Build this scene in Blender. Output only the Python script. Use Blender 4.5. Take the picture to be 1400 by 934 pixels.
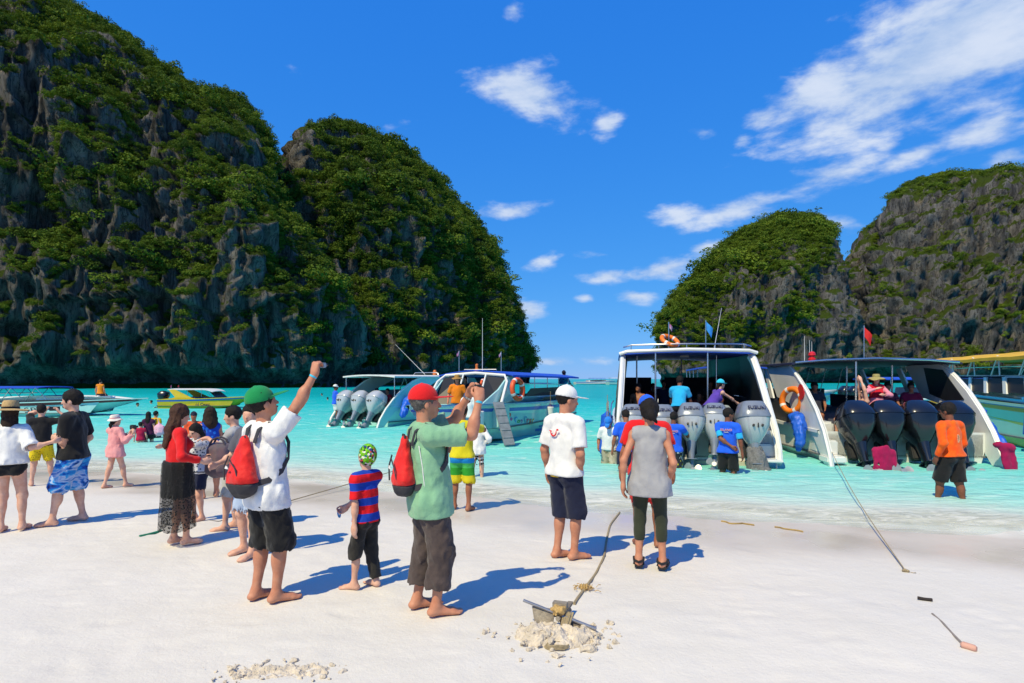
import bpy, bmesh, math, random
import numpy as np
from mathutils import Vector, Matrix, Euler

random.seed(7)
rng = np.random.default_rng(11)
R = math.radians
scene = bpy.context.scene
for o in list(bpy.data.objects):
    bpy.data.objects.remove(o)

# ------------------------------------------------------------------ camera, world, sun, exposure
FPX, CXP, HOR = 800.0, 700.0, 518.0        # focal length and horizon in photograph pixels
CAM_H = 1.75
cam_data = bpy.data.cameras.new("camera")
cam = bpy.data.objects.new("camera", cam_data)
scene.collection.objects.link(cam)
cam.location = (0, 0, CAM_H)
cam.rotation_euler = (R(90), 0, 0)
cam_data.sensor_width = 36.0
cam_data.lens = 36.0 * FPX / 1400.0
cam_data.shift_y = (HOR - 467.0) / 1400.0
cam_data.clip_start = 0.05
cam_data.clip_end = 20000
scene.camera = cam

SUN_AZ, SUN_EL = R(36), R(54)               # light travels towards +Y and +X
ldir = Vector((math.sin(SUN_AZ) * math.cos(SUN_EL), math.cos(SUN_AZ) * math.cos(SUN_EL), -math.sin(SUN_EL)))
sun_data = bpy.data.lights.new("sun", 'SUN')
sun_data.energy = 4.8
sun_data.angle = R(0.53)
sun_data.color = (1.0, 0.88, 0.54)
sun = bpy.data.objects.new("sun", sun_data)
scene.collection.objects.link(sun)
sun.rotation_euler = ldir.to_track_quat('-Z', 'Y').to_euler()

vs = scene.view_settings
vs.view_transform = 'Standard'
vs.look = 'None'
vs.gamma = 1.0
vs.exposure = 0.0
try:
    vs.use_curve_mapping = False
except Exception:
    pass

world = bpy.data.worlds.new("World")
scene.world = world
world.use_nodes = True

class NT:
    """small helper round a node tree"""
    def __init__(s, tree):
        s.t = tree
        s.t.nodes.clear()
    def n(s, typ, **kw):
        nd = s.t.nodes.new(typ)
        ins = kw.pop('ins', {})
        for k, v in kw.items():
            setattr(nd, k, v)
        for k, v in ins.items():
            sock = nd.inputs[k]
            if hasattr(v, 'is_linked'):
                s.t.links.new(v, sock)
            else:
                sock.default_value = v
        return nd
    def math(s, op, a, b=None, c=None, clamp=False):
        nd = s.t.nodes.new('ShaderNodeMath')
        nd.operation = op
        nd.use_clamp = clamp
        for i, v in enumerate((a, b, c)):
            if v is None:
                continue
            if hasattr(v, 'is_linked'):
                s.t.links.new(v, nd.inputs[i])
            else:
                nd.inputs[i].default_value = v
        return nd.outputs[0]
    def ramp(s, fac, stops, interp='LINEAR'):
        nd = s.t.nodes.new('ShaderNodeValToRGB')
        nd.color_ramp.interpolation = interp
        el = nd.color_ramp.elements
        while len(el) < len(stops):
            el.new(0.5)
        for e, (p, c) in zip(el, stops):
            e.position = p
            e.color = (*c, 1) if len(c) == 3 else c
        s.t.links.new(fac, nd.inputs[0])
        return nd.outputs[0]
    def mix(s, fac, a, b, blend='MIX'):
        nd = s.t.nodes.new('ShaderNodeMix')
        nd.data_type = 'RGBA'
        nd.blend_type = blend
        for i, v in ((0, fac), (6, a), (7, b)):
            if hasattr(v, 'is_linked'):
                s.t.links.new(v, nd.inputs[i])
            else:
                nd.inputs[i].default_value = v if i == 0 else ((*v, 1) if len(v) == 3 else v)
        return nd.outputs[2]
    def link(s, a, b):
        s.t.links.new(a, b)
    def sstep(s, v, lo, hi):
        nd = s.t.nodes.new('ShaderNodeMapRange')
        nd.interpolation_type = 'SMOOTHSTEP'
        s.t.links.new(v, nd.inputs[0])
        nd.inputs[1].default_value = lo
        nd.inputs[2].default_value = hi
        return nd.outputs[0]

# sky: Nishita air (polarised, so deeper and more saturated) with drifting clouds laid out by direction
W = NT(world.node_tree)
sky = W.n('ShaderNodeTexSky', sky_type='NISHITA', sun_disc=False)
sky.sun_elevation = SUN_EL
sky.sun_rotation = math.atan2(-ldir.x, -ldir.y)
sky.air_density = 1.0
sky.dust_density = 0.0
sky.ozone_density = 5.0
# the photograph's polarised sky is a deeper, flatter blue than clear air: each channel gets its own response
srgb_ = W.n('ShaderNodeSeparateColor', ins={0: sky.outputs[0]})
def chan(o, gain, power):
    return W.math('MULTIPLY', W.math('POWER', W.math('MULTIPLY', o, 0.13), power), gain / SKY_K)
SKY_K = 0.13
tint = W.n('ShaderNodeCombineColor', ins={0: chan(srgb_.outputs[0], 0.24, 1.0), 1: chan(srgb_.outputs[1], 0.48, 0.50), 2: chan(srgb_.outputs[2], 0.93, 0.20)}).outputs[0]
tc = W.n('ShaderNodeTexCoord')
sep = W.n('ShaderNodeSeparateXYZ', ins={0: tc.outputs['Generated']})
hx, hy, hz = sep.outputs
az = W.math('ARCTAN2', hx, hy)
hor = W.math('SQRT', W.math('ADD', W.math('MULTIPLY', hx, hx), W.math('MULTIPLY', hy, hy)))
el = W.math('ARCTAN2', hz, hor)
ae = W.n('ShaderNodeCombineXYZ', ins={0: az, 1: el})
def px_dir(u, v):
    x, z = (u - CXP) / FPX, (HOR - v) / FPX
    return math.atan2(x, 1), math.atan2(z, math.hypot(x, 1))
clouds = [  # picture x, y, half-length, half-height, tilt (degrees, up to the right), strength
    (1290, 65, 230, 75, 17, 1.35), (1200, 110, 110, 40, 15, 1.1), (1120, 125, 100, 34, 22, .95), (1045, 160, 42, 18, 15, .8), (1385, 30, 150, 75, 10, 1.3),
    (722, 126, 84, 36, -14, 1.1), (832, 172, 22, 20, 0, 0.92), (703, 11, 20, 12, 0, 0.82),
    (965, 181, 30, 11, -5, 0.84), (1014, 189, 18, 11, 0, 0.82),
    (1135, 240, 100, 22, 8, .8), (1350, 178, 80, 24, 12, .8), (1245, 215, 80, 14, 15, 0.77),
    (1010, 285, 100, 17, 14, 0.88), (1015, 292, 50, 16, 5, 0.82), (1380, 215, 40, 14, 5, 0.82),
    (718, 424, 38, 22, -18, 1.1), (868, 405, 38, 12, -6, .9), (702, 289, 56, 13, 6, 0.88),
    (905, 368, 88, 18, 10, 0.92), (830, 378, 40, 12, 12, 0.84), (960, 338, 30, 9, 5, 0.72), (740, 358, 30, 11, 15, 0.77), (825, 348, 40, 9, 0, 0.72),
    (756, 495, 42, 9, 0, 0.92), (812, 494, 30, 7, 0, 0.72), (1150, 305, 40, 14, -10, 0.77), (930, 295, 40, 14, 0, 0.72),
    (800, 408, 14, 7, 0, 0.72), (1215, 200, 24, 8, 0, 0.62)]
acc = None
for (u, v, rx, ry, rot, st) in clouds:
    a0, e0 = px_dir(u, v)
    mp = W.n('ShaderNodeMapping', vector_type='TEXTURE', ins={0: ae.outputs[0]})
    fx = math.cos(a0) ** 2
    mp.inputs[1].default_value = (a0, e0, 0)
    mp.inputs[2].default_value = (0, 0, R(rot))
    mp.inputs[3].default_value = (rx / FPX * math.sqrt(fx), ry / FPX, 1)
    ln = W.n('ShaderNodeVectorMath', operation='LENGTH', ins={0: mp.outputs[0]})
    d = W.math('MULTIPLY', W.math('SUBTRACT', 1.15, ln.outputs[1 if len(ln.outputs) > 1 else 0]), st)
    acc = d if acc is None else W.math('MAXIMUM', acc, d)
nvec = W.n('ShaderNodeMapping', ins={0: ae.outputs[0]})
nvec.inputs[2].default_value = (0, 0, -0.24)
nvec.inputs[3].default_value = (0.72, 1.75, 1)
nz = W.n('ShaderNodeTexNoise', ins={0: nvec.outputs[0], 'Scale': 11.0, 'Detail': 9.0, 'Roughness': 0.6, 'Distortion': 0.12})
nz2 = W.n('ShaderNodeTexNoise', ins={0: nvec.outputs[0], 'Scale': 2.2, 'Detail': 5.0, 'Roughness': 0.55})
# scattered fair-weather wisps everywhere else
far = W.math('MULTIPLY', W.math('SUBTRACT', nz2.outputs[0], 0.66), 2.6)
acc = W.math('MAXIMUM', W.math('MAXIMUM', acc, far), -0.6)
dens = W.math('ADD', acc, W.math('MULTIPLY', W.math('SUBTRACT', nz.outputs[0], 0.52), 3.0))
alpha = W.math('MULTIPLY', W.sstep(dens, 0.08, 1.0), 0.9)
cl_col = W.mix(W.sstep(nz.outputs[0], 0.35, 0.7), (3.4, 4.5, 6.4), (5.6, 6.2, 7.2))
final = W.mix(alpha, tint, cl_col)
bg = W.n('ShaderNodeBackground', ins={'Color': final, 'Strength': SKY_K})
wo = W.n('ShaderNodeOutputWorld', ins={0: bg.outputs[0]})

scene.render.engine = 'CYCLES'
scene.cycles.use_denoising = True
scene.cycles.max_bounces = 8
scene.cycles.transparent_max_bounces = 16
scene.cycles.caustics_reflective = False
scene.cycles.caustics_refractive = False

# ------------------------------------------------------------------ places
WATER_Z = -0.20
def shore_q(x, y):                      # metres beyond the waterline, positive = sea
    return (y - 9.6 + 0.36 * x + 0.25 * np.sin(x * 0.55 + 0.6) + 0.12 * np.sin(x * 1.7)) / 1.06
def ground_z(x, y):
    q = shore_q(x, y)
    up = WATER_Z * (1 - np.clip(-q / 4.2, 0, 1) ** 1.0)
    up = np.where(q < -4.2, np.minimum(0.02 * (-q - 4.2), 0.35) * 0.35, up)
    dn = WATER_Z - np.where(q < 9, 0.105 * q, 0.945 + 0.09 * (q - 9))
    z = np.where(q < 0, up, dn)
    return np.maximum(z, -5.0)
def gpt(u, v):
    """the point of the ground (beach or sea bed) seen at a photograph pixel"""
    lo, hi = 1.0, 400.0
    for _ in range(60):
        m = (lo + hi) / 2
        zr = CAM_H - (v - HOR) / FPX * m
        if zr > float(ground_z((u - CXP) / FPX * m, m)):
            lo = m
        else:
            hi = m
    x = (u - CXP) / FPX * lo
    return Vector((x, lo, float(ground_z(x, lo))))
def wpt(u, v, z=WATER_Z):
    d = FPX * (CAM_H - z) / (v - HOR)
    return Vector(((u - CXP) / FPX * d, d, z))
def upt(u, v, d):
    return Vector(((u - CXP) / FPX * d, d, CAM_H + (HOR - v) / FPX * d))

# ------------------------------------------------------------------ materials
MATS = {}
def M(name, col, rough=0.6, var=0.12, scale=6.0, bump=0.0, bscale=40.0, metal=0.0, spec=0.5, col2=None, trans=0.0, coat=0.0, sheen=0.0, sss=0.0):
    if name in MATS:
        return MATS[name]
    m = bpy.data.materials.new(name)
    m.use_nodes = True
    t = NT(m.node_tree)
    tc = t.n('ShaderNodeTexCoord')
    nz = t.n('ShaderNodeTexNoise', ins={0: tc.outputs['Object'], 'Scale': scale, 'Detail': 4.0, 'Roughness': 0.6})
    c2 = col2 if col2 else tuple(max(0, c * (1 - 2.2 * var)) for c in col)
    c = t.ramp(nz.outputs[0], [(0.3, c2), (0.65, col)])
    b = t.n('ShaderNodeBsdfPrincipled', ins={'Base Color': c, 'Roughness': rough, 'Metallic': metal, 'Specular IOR Level': spec})
    if coat: b.inputs['Coat Weight'].default_value = coat
    if sheen: b.inputs['Sheen Weight'].default_value = sheen
    if trans:
        b.inputs['Transmission Weight'].default_value = trans
    if sss:
        b.inputs['Subsurface Weight'].default_value = sss
        b.inputs['Subsurface Radius'].default_value = (0.012, 0.005, 0.003)
    if bump:
        n2 = t.n('ShaderNodeTexNoise', ins={0: tc.outputs['Object'], 'Scale': bscale, 'Detail': 3.0})
        bp = t.n('ShaderNodeBump', ins={'Strength': bump, 'Distance': 0.02, 'Height': n2.outputs[0]})
        t.link(bp.outputs[0], b.inputs['Normal'])
    t.n('ShaderNodeOutputMaterial', ins={0: b.outputs[0]})
    MATS[name] = m
    return m

# ------------------------------------------------------------------ objects
col = scene.collection
def tag(o, label=None, cat=None, group=None, kind=None):
    if label: o["label"] = label
    if cat: o["category"] = cat
    if group: o["group"] = group
    if kind: o["kind"] = kind
    return o
def empty(name, loc=(0, 0, 0), rz=0.0):
    o = bpy.data.objects.new(name, None)
    o.location = loc
    o.rotation_euler = (0, 0, rz)
    o.empty_display_size = 0.2
    col.objects.link(o)
    return o
def link_mesh(name, me, mat=None, parent=None, smooth=False):
    o = bpy.data.objects.new(name, me)
    if mat is not None:
        if not me.materials:
            me.materials.append(mat)
    if smooth:
        me.polygons.foreach_set('use_smooth', np.ones(len(me.polygons), bool))
    col.objects.link(o)
    if parent is not None:
        o.parent = parent
    return o
def np_mesh(name, V, F, smooth=False):
    """V (n,3), F (m,k) arrays of one polygon size"""
    V = np.ascontiguousarray(V, np.float32)
    F = np.ascontiguousarray(F, np.int32)
    me = bpy.data.meshes.new(name)
    me.vertices.add(len(V))
    me.vertices.foreach_set('co', V.ravel())
    k = F.shape[1]
    me.loops.add(F.size)
    me.loops.foreach_set('vertex_index', F.ravel())
    me.polygons.add(len(F))
    me.polygons.foreach_set('loop_start', np.arange(0, F.size, k, dtype=np.int32))
    me.polygons.foreach_set('loop_total', np.full(len(F), k, np.int32))
    if smooth:
        me.polygons.foreach_set('use_smooth', np.ones(len(F), bool))
    me.update()
    return me
def grid_faces(nu, nv, wrap=False):
    i = np.arange(nu - (0 if wrap else 1))[:, None]
    j = np.arange(nv - 1)[None, :]
    i2 = (i + 1) % nu
    return np.stack([(i * nv + j), (i2 * nv + j), (i2 * nv + j + 1), (i * nv + j + 1)], -1).reshape(-1, 4)

# vectorised gradient noise
_perm = rng.permutation(512).astype(np.int64)
_grad = rng.normal(size=(512, 3)); _grad /= np.linalg.norm(_grad, axis=1)[:, None]
def pnoise(P):
    P = np.asarray(P, float)
    I = np.floor(P).astype(np.int64)
    f = P - I
    u = f * f * f * (f * (f * 6 - 15) + 10)
    out = 0
    for dx in (0, 1):
        for dy in (0, 1):
            for dz in (0, 1):
                h = _perm[(_perm[(_perm[(I[..., 0] + dx) & 511] + I[..., 1] + dy) & 511] + I[..., 2] + dz) & 511]
                g = _grad[h]
                d = g[..., 0] * (f[..., 0] - dx) + g[..., 1] * (f[..., 1] - dy) + g[..., 2] * (f[..., 2] - dz)
                w = (u[..., 0] if dx else 1 - u[..., 0]) * (u[..., 1] if dy else 1 - u[..., 1]) * (u[..., 2] if dz else 1 - u[..., 2])
                out = out + d * w
    return out
def fbm(P, oct=4, gain=0.5, lac=2.03):
    s, a = 0, 1.0
    P = np.asarray(P, float)
    for _ in range(oct):
        s = s + a * pnoise(P)
        P = P * lac + 17.3
        a *= gain
    return s
# ------------------------------------------------------------------ beach and sea bed
def axis_grid(lo, hi, fine_lo, fine_hi, step, grow):
    xs = list(np.arange(fine_lo, fine_hi + 1e-6, step))
    s, x = step, xs[-1]
    while x < hi:
        s *= grow; x += s; xs.append(x)
    s, x = step, xs[0]
    pre = []
    while x > lo:
        s *= grow; x -= s; pre.append(x)
    return np.array(pre[::-1] + xs)
gx = axis_grid(-600, 600, -4.6, 4.6, 0.058, 1.075)
gy = axis_grid(-60, 900, 3.2, 7.2, 0.038, 1.06)
X, Y = np.meshgrid(gx, gy, indexing='ij')
Z = ground_z(X, Y)
q = shore_q(X, Y)
dry = np.clip((-q - 1.8) / 2.0, 0, 1)
wav = fbm(np.stack([X * 0.9, Y * 0.9, X * 0], -1), 3) * 0.022 + fbm(np.stack([X * 4.6, Y * 4.6, X * 0 + 5], -1), 3) * 0.008
Z = Z + wav * dry * np.exp(-np.maximum(0, -Y - 2) * 0.1) + fbm(np.stack([X * 0.5, Y * 0.5, X * 0 + 9], -1), 2) * 0.012 * (1 - dry) * (q < 3)
# trodden prints
for k in range(520):
    fx, fy = rng.uniform(-5.5, 5.5), rng.uniform(3.0, 8.6)
    if shore_q(fx, fy) > -2.0:
        continue
    a = rng.uniform(0, math.pi * 2)
    ln, wd, dp = rng.uniform(.10, .14), rng.uniform(.04, .055), rng.uniform(.002, .008)
    sel = (np.abs(X - fx) < .35) & (np.abs(Y - fy) < .35)
    dx, dy = X[sel] - fx, Y[sel] - fy
    uu = (dx * math.cos(a) + dy * math.sin(a)) / ln
    vv = (-dx * math.sin(a) + dy * math.cos(a)) / wd
    r2 = uu * uu + vv * vv
    Z[sel] += -dp * np.exp(-r2 * 1.2) + dp * 0.5 * np.exp(-(np.sqrt(r2) - 1.6) ** 2 * 3)
beach_me = np_mesh('beach', np.stack([X, Y, Z], -1).reshape(-1, 3), grid_faces(len(gx), len(gy)), True)
sm = bpy.data.materials.new('sand'); sm.use_nodes = True
t = NT(sm.node_tree)
tc = t.n('ShaderNodeTexCoord')
geo = t.n('ShaderNodeNewGeometry')
sp = t.n('ShaderNodeSeparateXYZ', ins={0: geo.outputs['Position']})
px_, py_, pz_ = sp.outputs
qn = t.math('ADD', t.math('MULTIPLY', px_, 0.36), t.math('SUBTRACT', py_, 9.6))
wob = t.n('ShaderNodeTexNoise', ins={0: tc.outputs['Object'], 'Scale': 0.55, 'Detail': 4.0})
qn = t.math('ADD', qn, t.math('MULTIPLY', t.math('SUBTRACT', wob.outputs[0], 0.5), 1.6))
wet = t.sstep(qn, -2.9, -1.9)
n1 = t.n('ShaderNodeTexNoise', ins={0: tc.outputs['Object'], 'Scale': 1.3, 'Detail': 6.0, 'Roughness': 0.65})
n2 = t.n('ShaderNodeTexNoise', ins={0: tc.outputs['Object'], 'Scale': 140.0, 'Detail': 3.0})
n3 = t.n('ShaderNodeTexVoronoi', ins={0: tc.outputs['Object'], 'Scale': 9.0})
dryc = t.mix(t.sstep(n1.outputs[0], .3, .7), (0.65, 0.61, 0.56), (0.68, 0.64, 0.595))
dryc = t.mix(t.sstep(n2.outputs[0], .62, .8), dryc, (0.48, 0.41, 0.33))
speck = t.math('MULTIPLY', t.sstep(n3.outputs[0], .045, .02), t.sstep(n1.outputs[0], .48, .6))
dryc = t.mix(speck, dryc, (0.36, 0.27, 0.18))
wetc = t.mix(n1.outputs[0], (0.57, 0.50, 0.425), (0.64, 0.575, 0.50))
wetc = t.mix(t.sstep(qn, -0.5, 0.3), wetc, (0.86, 0.82, 0.73))
sc_ = t.mix(wet, dryc, wetc)
rg = t.n('ShaderNodeMix', data_type='FLOAT')
t.link(wet, rg.inputs[0]); rg.inputs[2].default_value = 0.95
wr = t.n('ShaderNodeTexNoise', ins={0: tc.outputs['Object'], 'Scale': 0.8, 'Detail': 3.0})
wrr = t.n('ShaderNodeMapRange', ins={0: wr.outputs[0], 1: .35, 2: .65, 3: .16, 4: .5})
t.link(wrr.outputs[0], rg.inputs[3])
b = t.n('ShaderNodeBsdfPrincipled', ins={'Base Color': sc_, 'Roughness': rg.outputs[0], 'Specular IOR Level': 0.4})
n4 = t.n('ShaderNodeTexNoise', ins={0: tc.outputs['Object'], 'Scale': 30.0, 'Detail': 6.0, 'Roughness': 0.7})
n5 = t.n('ShaderNodeTexNoise', ins={0: tc.outputs['Object'], 'Scale': 7.0, 'Detail': 3.0, 'Roughness': 0.5})
bh = t.math('MULTIPLY', t.math('ADD', n4.outputs[0], t.math('MULTIPLY', n5.outputs[0], 1.3)), t.math('SUBTRACT', 1.0, t.math('MULTIPLY', wet, 0.93)))
bp = t.n('ShaderNodeBump', ins={'Strength': 0.35, 'Distance': 0.02, 'Height': bh})
t.link(bp.outputs[0], b.inputs['Normal'])
t.n('ShaderNodeOutputMaterial', ins={0: b.outputs[0]})
beach = link_mesh('beach', beach_me, sm)
tag(beach, 'white coral sand beach sloping into the shallow bay', 'beach', kind='structure')

# ------------------------------------------------------------------ sea
wx = axis_grid(-4200, 4200, -16, 16, 0.22, 1.085)
wy = axis_grid(3, 6000, 4.6, 20, 0.16, 1.06)
X, Y = np.meshgrid(wx, wy, indexing='ij')
Zg = ground_z(X, Y)
q = shore_q(X, Y)
depth = WATER_Z - Zg
amp = np.clip(q / 3.0, 0.0, 1) * np.clip(1.4 - Y / 60, 0.25, 1)
Zw = WATER_Z + amp * (0.035 * fbm(np.stack([X * 0.55, Y * 1.3, X * 0], -1), 3) + 0.018 * np.sin(q * 2.1 + 1.4 * fbm(np.stack([X * .2, Y * .2, X * 0 + 3], -1), 2)))
# one small swell running up the sand
Zw += 0.035 * np.exp(-((q - 0.75 - 0.3 * fbm(np.stack([X * .35, X * 0, X * 0 + 8], -1), 2)) / 0.28) ** 2)
Zw = np.where(q < -0.9, Zg - 0.08, np.maximum(Zw, np.where(q < 0.35, Zg + 0.004 - 0.05 * np.clip(-q - 0.25 + .35 * fbm(np.stack([X * .6, X * 0, X * 0 + 2], -1), 3), 0, 1), -9)))
sea_me = np_mesh('sea', np.stack([X, Y, Zw], -1).reshape(-1, 3), grid_faces(len(wx), len(wy)), True)
at_ = sea_me.attributes.new('depth', 'FLOAT', 'POINT')
at_.data.foreach_set('value', depth.ravel().astype(np.float32))
wm = bpy.data.materials.new('sea_water'); wm.use_nodes = True
t = NT(wm.node_tree)
tc = t.n('ShaderNodeTexCoord')
at = t.n('ShaderNodeAttribute', attribute_name='depth')
dep = at.outputs['Fac']
mp = t.n('ShaderNodeMapping', ins={0: tc.outputs['Object']}); mp.inputs[3].default_value = (0.55, 1.25, 1)
big = t.n('ShaderNodeTexNoise', ins={0: mp.outputs[0], 'Scale': 0.35, 'Detail': 5.0})
dn = t.math('ADD', dep, t.math('MULTIPLY', t.math('SUBTRACT', big.outputs[0], 0.5), t.math('MULTIPLY', dep, 0.9)))
c = t.ramp(t.math('DIVIDE', dn, 5.0), [(0.0, (0.90, 0.86, 0.77)), (0.010, (0.88, 0.87, 0.79)), (0.022, (0.68, 0.80, 0.73)), (0.04, (0.46, 0.77, 0.71)), (0.07, (0.30, 0.73, 0.67)), (0.14, (0.19, 0.69, 0.64)), (0.26, (0.09, 0.62, 0.61)), (0.55, (0.010, 0.48, 0.51)), (1.0, (0.0, 0.36, 0.41))])
opq = t.ramp(t.math('DIVIDE', dn, 5.0), [(0.0, (0.0,) * 3), (0.008, (0.35,) * 3), (0.022, (0.78,) * 3), (0.06, (0.90,) * 3), (0.2, (0.97,) * 3), (0.5, (0.99,) * 3)])
# ripples
mp2 = t.n('ShaderNodeMapping', ins={0: tc.outputs['Object']}); mp2.inputs[3].default_value = (0.75, 1.9, 1)
r1 = t.n('ShaderNodeTexNoise', ins={0: mp2.outputs[0], 'Scale': 2.2, 'Detail': 6.0, 'Roughness': 0.6, 'Distortion': 0.6})
r2 = t.n('ShaderNodeTexNoise', ins={0: mp.outputs[0], 'Scale': 0.45, 'Detail': 5.0, 'Roughness': 0.65})
hgt = t.math('ADD', r1.outputs[0], t.math('MULTIPLY', r2.outputs[0], 1.6))
bp = t.n('ShaderNodeBump', ins={'Strength': 0.85, 'Distance': 0.16, 'Height': hgt})
# light and dark ripple streaks painted into the colour, for glints and caustics
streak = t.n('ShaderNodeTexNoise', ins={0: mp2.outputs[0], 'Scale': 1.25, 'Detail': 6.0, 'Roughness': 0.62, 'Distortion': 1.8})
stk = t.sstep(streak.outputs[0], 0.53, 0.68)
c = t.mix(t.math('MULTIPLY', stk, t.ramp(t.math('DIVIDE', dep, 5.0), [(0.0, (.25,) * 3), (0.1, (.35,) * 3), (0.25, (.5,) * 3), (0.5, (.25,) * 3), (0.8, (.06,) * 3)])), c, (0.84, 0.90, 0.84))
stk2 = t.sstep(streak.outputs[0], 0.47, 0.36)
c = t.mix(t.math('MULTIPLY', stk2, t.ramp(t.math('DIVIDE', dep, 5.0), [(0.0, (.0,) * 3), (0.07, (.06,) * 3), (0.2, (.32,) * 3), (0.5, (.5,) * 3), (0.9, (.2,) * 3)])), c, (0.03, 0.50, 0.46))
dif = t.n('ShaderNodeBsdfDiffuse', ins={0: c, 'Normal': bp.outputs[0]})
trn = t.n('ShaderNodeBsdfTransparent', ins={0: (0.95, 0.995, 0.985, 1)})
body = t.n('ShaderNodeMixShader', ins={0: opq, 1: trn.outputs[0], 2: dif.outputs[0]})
gl = t.n('ShaderNodeBsdfGlossy', ins={'Roughness': 0.06, 'Normal': bp.outputs[0]})
fr = t.n('ShaderNodeFresnel', ins={0: 1.33, 'Normal': bp.outputs[0]})
frs = t.math('MULTIPLY', t.math('MINIMUM', fr.outputs[0], 0.6), t.ramp(t.math('DIVIDE', dep, 5.0), [(0.0, (.30,) * 3), (0.15, (.32,) * 3), (.5, (.34,) * 3), (1.0, (.62,) * 3)]))
sh = t.n('ShaderNodeMixShader', ins={0: frs, 1: body.outputs[0], 2: gl.outputs[0]})
# foam lace along the swash
foamn = t.n('ShaderNodeTexNoise', ins={0: mp2.outputs[0], 'Scale': 3.5, 'Detail': 8.0, 'Roughness': 0.75, 'Distortion': 0.8})
fband = t.ramp(t.math('ADD', t.math('DIVIDE', dep, 0.35), 0.3), [(0.0, (0,) * 3), (0.2, (.35,) * 3), (0.42, (.55,) * 3), (.62, (.3,) * 3), (1.0, (0.0,) * 3)])
foam = t.math('MULTIPLY', fband, t.sstep(foamn.outputs[0], 0.44, 0.66))
fd = t.n('ShaderNodeBsdfDiffuse', ins={0: (0.84, 0.83, 0.78, 1)})
sh2 = t.n('ShaderNodeMixShader', ins={0: foam, 1: sh.outputs[0], 2: fd.outputs[0]})
t.n('ShaderNodeOutputMaterial', ins={0: sh2.outputs[0]})
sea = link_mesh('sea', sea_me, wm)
tag(sea, 'clear turquoise water of the bay', 'sea', kind='structure')

# ------------------------------------------------------------------ limestone cliffs
def rock_mat(name, base, dark, warm, hfac):
    m = bpy.data.materials.new(name); m.use_nodes = True
    t = NT(m.node_tree)
    tc = t.n('ShaderNodeTexCoord')
    mp = t.n('ShaderNodeMapping', ins={0: tc.outputs['Object']}); mp.inputs[3].default_value = (1, 1, 0.16)
    st = t.n('ShaderNodeTexNoise', ins={0: mp.outputs[0], 'Scale': 0.32 * hfac, 'Detail': 7.0, 'Roughness': 0.68})
    pt = t.n('ShaderNodeTexNoise', ins={0: tc.outputs['Object'], 'Scale': 0.09 * hfac, 'Detail': 5.0, 'Roughness': 0.6})
    c = t.mix(t.sstep(st.outputs[0], .36, .64), dark, base)
    c = t.mix(t.math('MULTIPLY', t.sstep(pt.outputs[0], .56, .68), t.sstep(st.outputs[0], .42, .6)), c, warm)
    ck = t.n('ShaderNodeTexNoise', ins={0: mp.outputs[0], 'Scale': 0.75 * hfac, 'Detail': 6.0, 'Roughness': 0.6, 'Distortion': 0.4})
    crack = t.sstep(t.math('ABSOLUTE', t.math('SUBTRACT', ck.outputs[0], .5)), .035, .0)
    c = t.mix(t.math('MULTIPLY', crack, .75), c, (0.012, 0.012, 0.012))
    gr = t.n('ShaderNodeTexNoise', ins={0: tc.outputs['Object'], 'Scale': 0.22 * hfac, 'Detail': 6.0, 'Roughness': 0.7})
    geo = t.n('ShaderNodeNewGeometry')
    nz = t.n('ShaderNodeSeparateXYZ', ins={0: geo.outputs['Normal']}).outputs[2]
    gm = t.sstep(t.math('ADD', nz, t.math('MULTIPLY', t.math('SUBTRACT', gr.outputs[0], .5), 2.0)), .42, .62)
    c = t.mix(gm, c, (0.055, 0.085, 0.010))
    b = t.n('ShaderNodeBsdfPrincipled', ins={'Base Color': c, 'Roughness': 0.93, 'Specular IOR Level': 0.15})
    bn = t.n('ShaderNodeTexNoise', ins={0: mp.outputs[0], 'Scale': 1.1 * hfac, 'Detail': 10.0, 'Roughness': 0.8})
    bp = t.n('ShaderNodeBump', ins={'Strength': 1.0, 'Distance': 1.9 / hfac, 'Height': bn.outputs[0]})
    t.link(bp.outputs[0], b.inputs['Normal'])
    t.n('ShaderNodeOutputMaterial', ins={0: b.outputs[0]})
    return m
def leaf_mat(name, c1, c2, c3):
    m = bpy.data.materials.new(name); m.use_nodes = True
    t = NT(m.node_tree)
    tc = t.n('ShaderNodeTexCoord')
    at = t.n('ShaderNodeAttribute', attribute_name='tone')
    geo = t.n('ShaderNodeNewGeometry')
    nz = t.n('ShaderNodeTexNoise', ins={0: geo.outputs['Position'], 'Scale': 0.05, 'Detail': 3.0})
    oi = t.n('ShaderNodeObjectInfo')
    f = t.math('ADD', t.math('MULTIPLY', at.outputs['Fac'], 0.35), t.math('ADD', t.math('MULTIPLY', oi.outputs['Random'], .5), t.math('MULTIPLY', t.math('SUBTRACT', nz.outputs[0], .4), 1.0)))
    c = t.ramp(f, [(0.1, c1), (0.5, c2), (0.95, c3)])
    b = t.n('ShaderNodeBsdfPrincipled', ins={'Base Color': c, 'Roughness': 0.75, 'Specular IOR Level': 0.15})
    tr = t.n('ShaderNodeBsdfTranslucent', ins={0: t.mix(1.0, c, (1.0, 1.0, 0.35), 'MULTIPLY')})
    ms = t.n('ShaderNodeMixShader', ins={0: 0.22, 1: b.outputs[0], 2: tr.outputs[0]})
    t.n('ShaderNodeOutputMaterial', ins={0: ms.outputs[0]})
    return m

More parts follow.
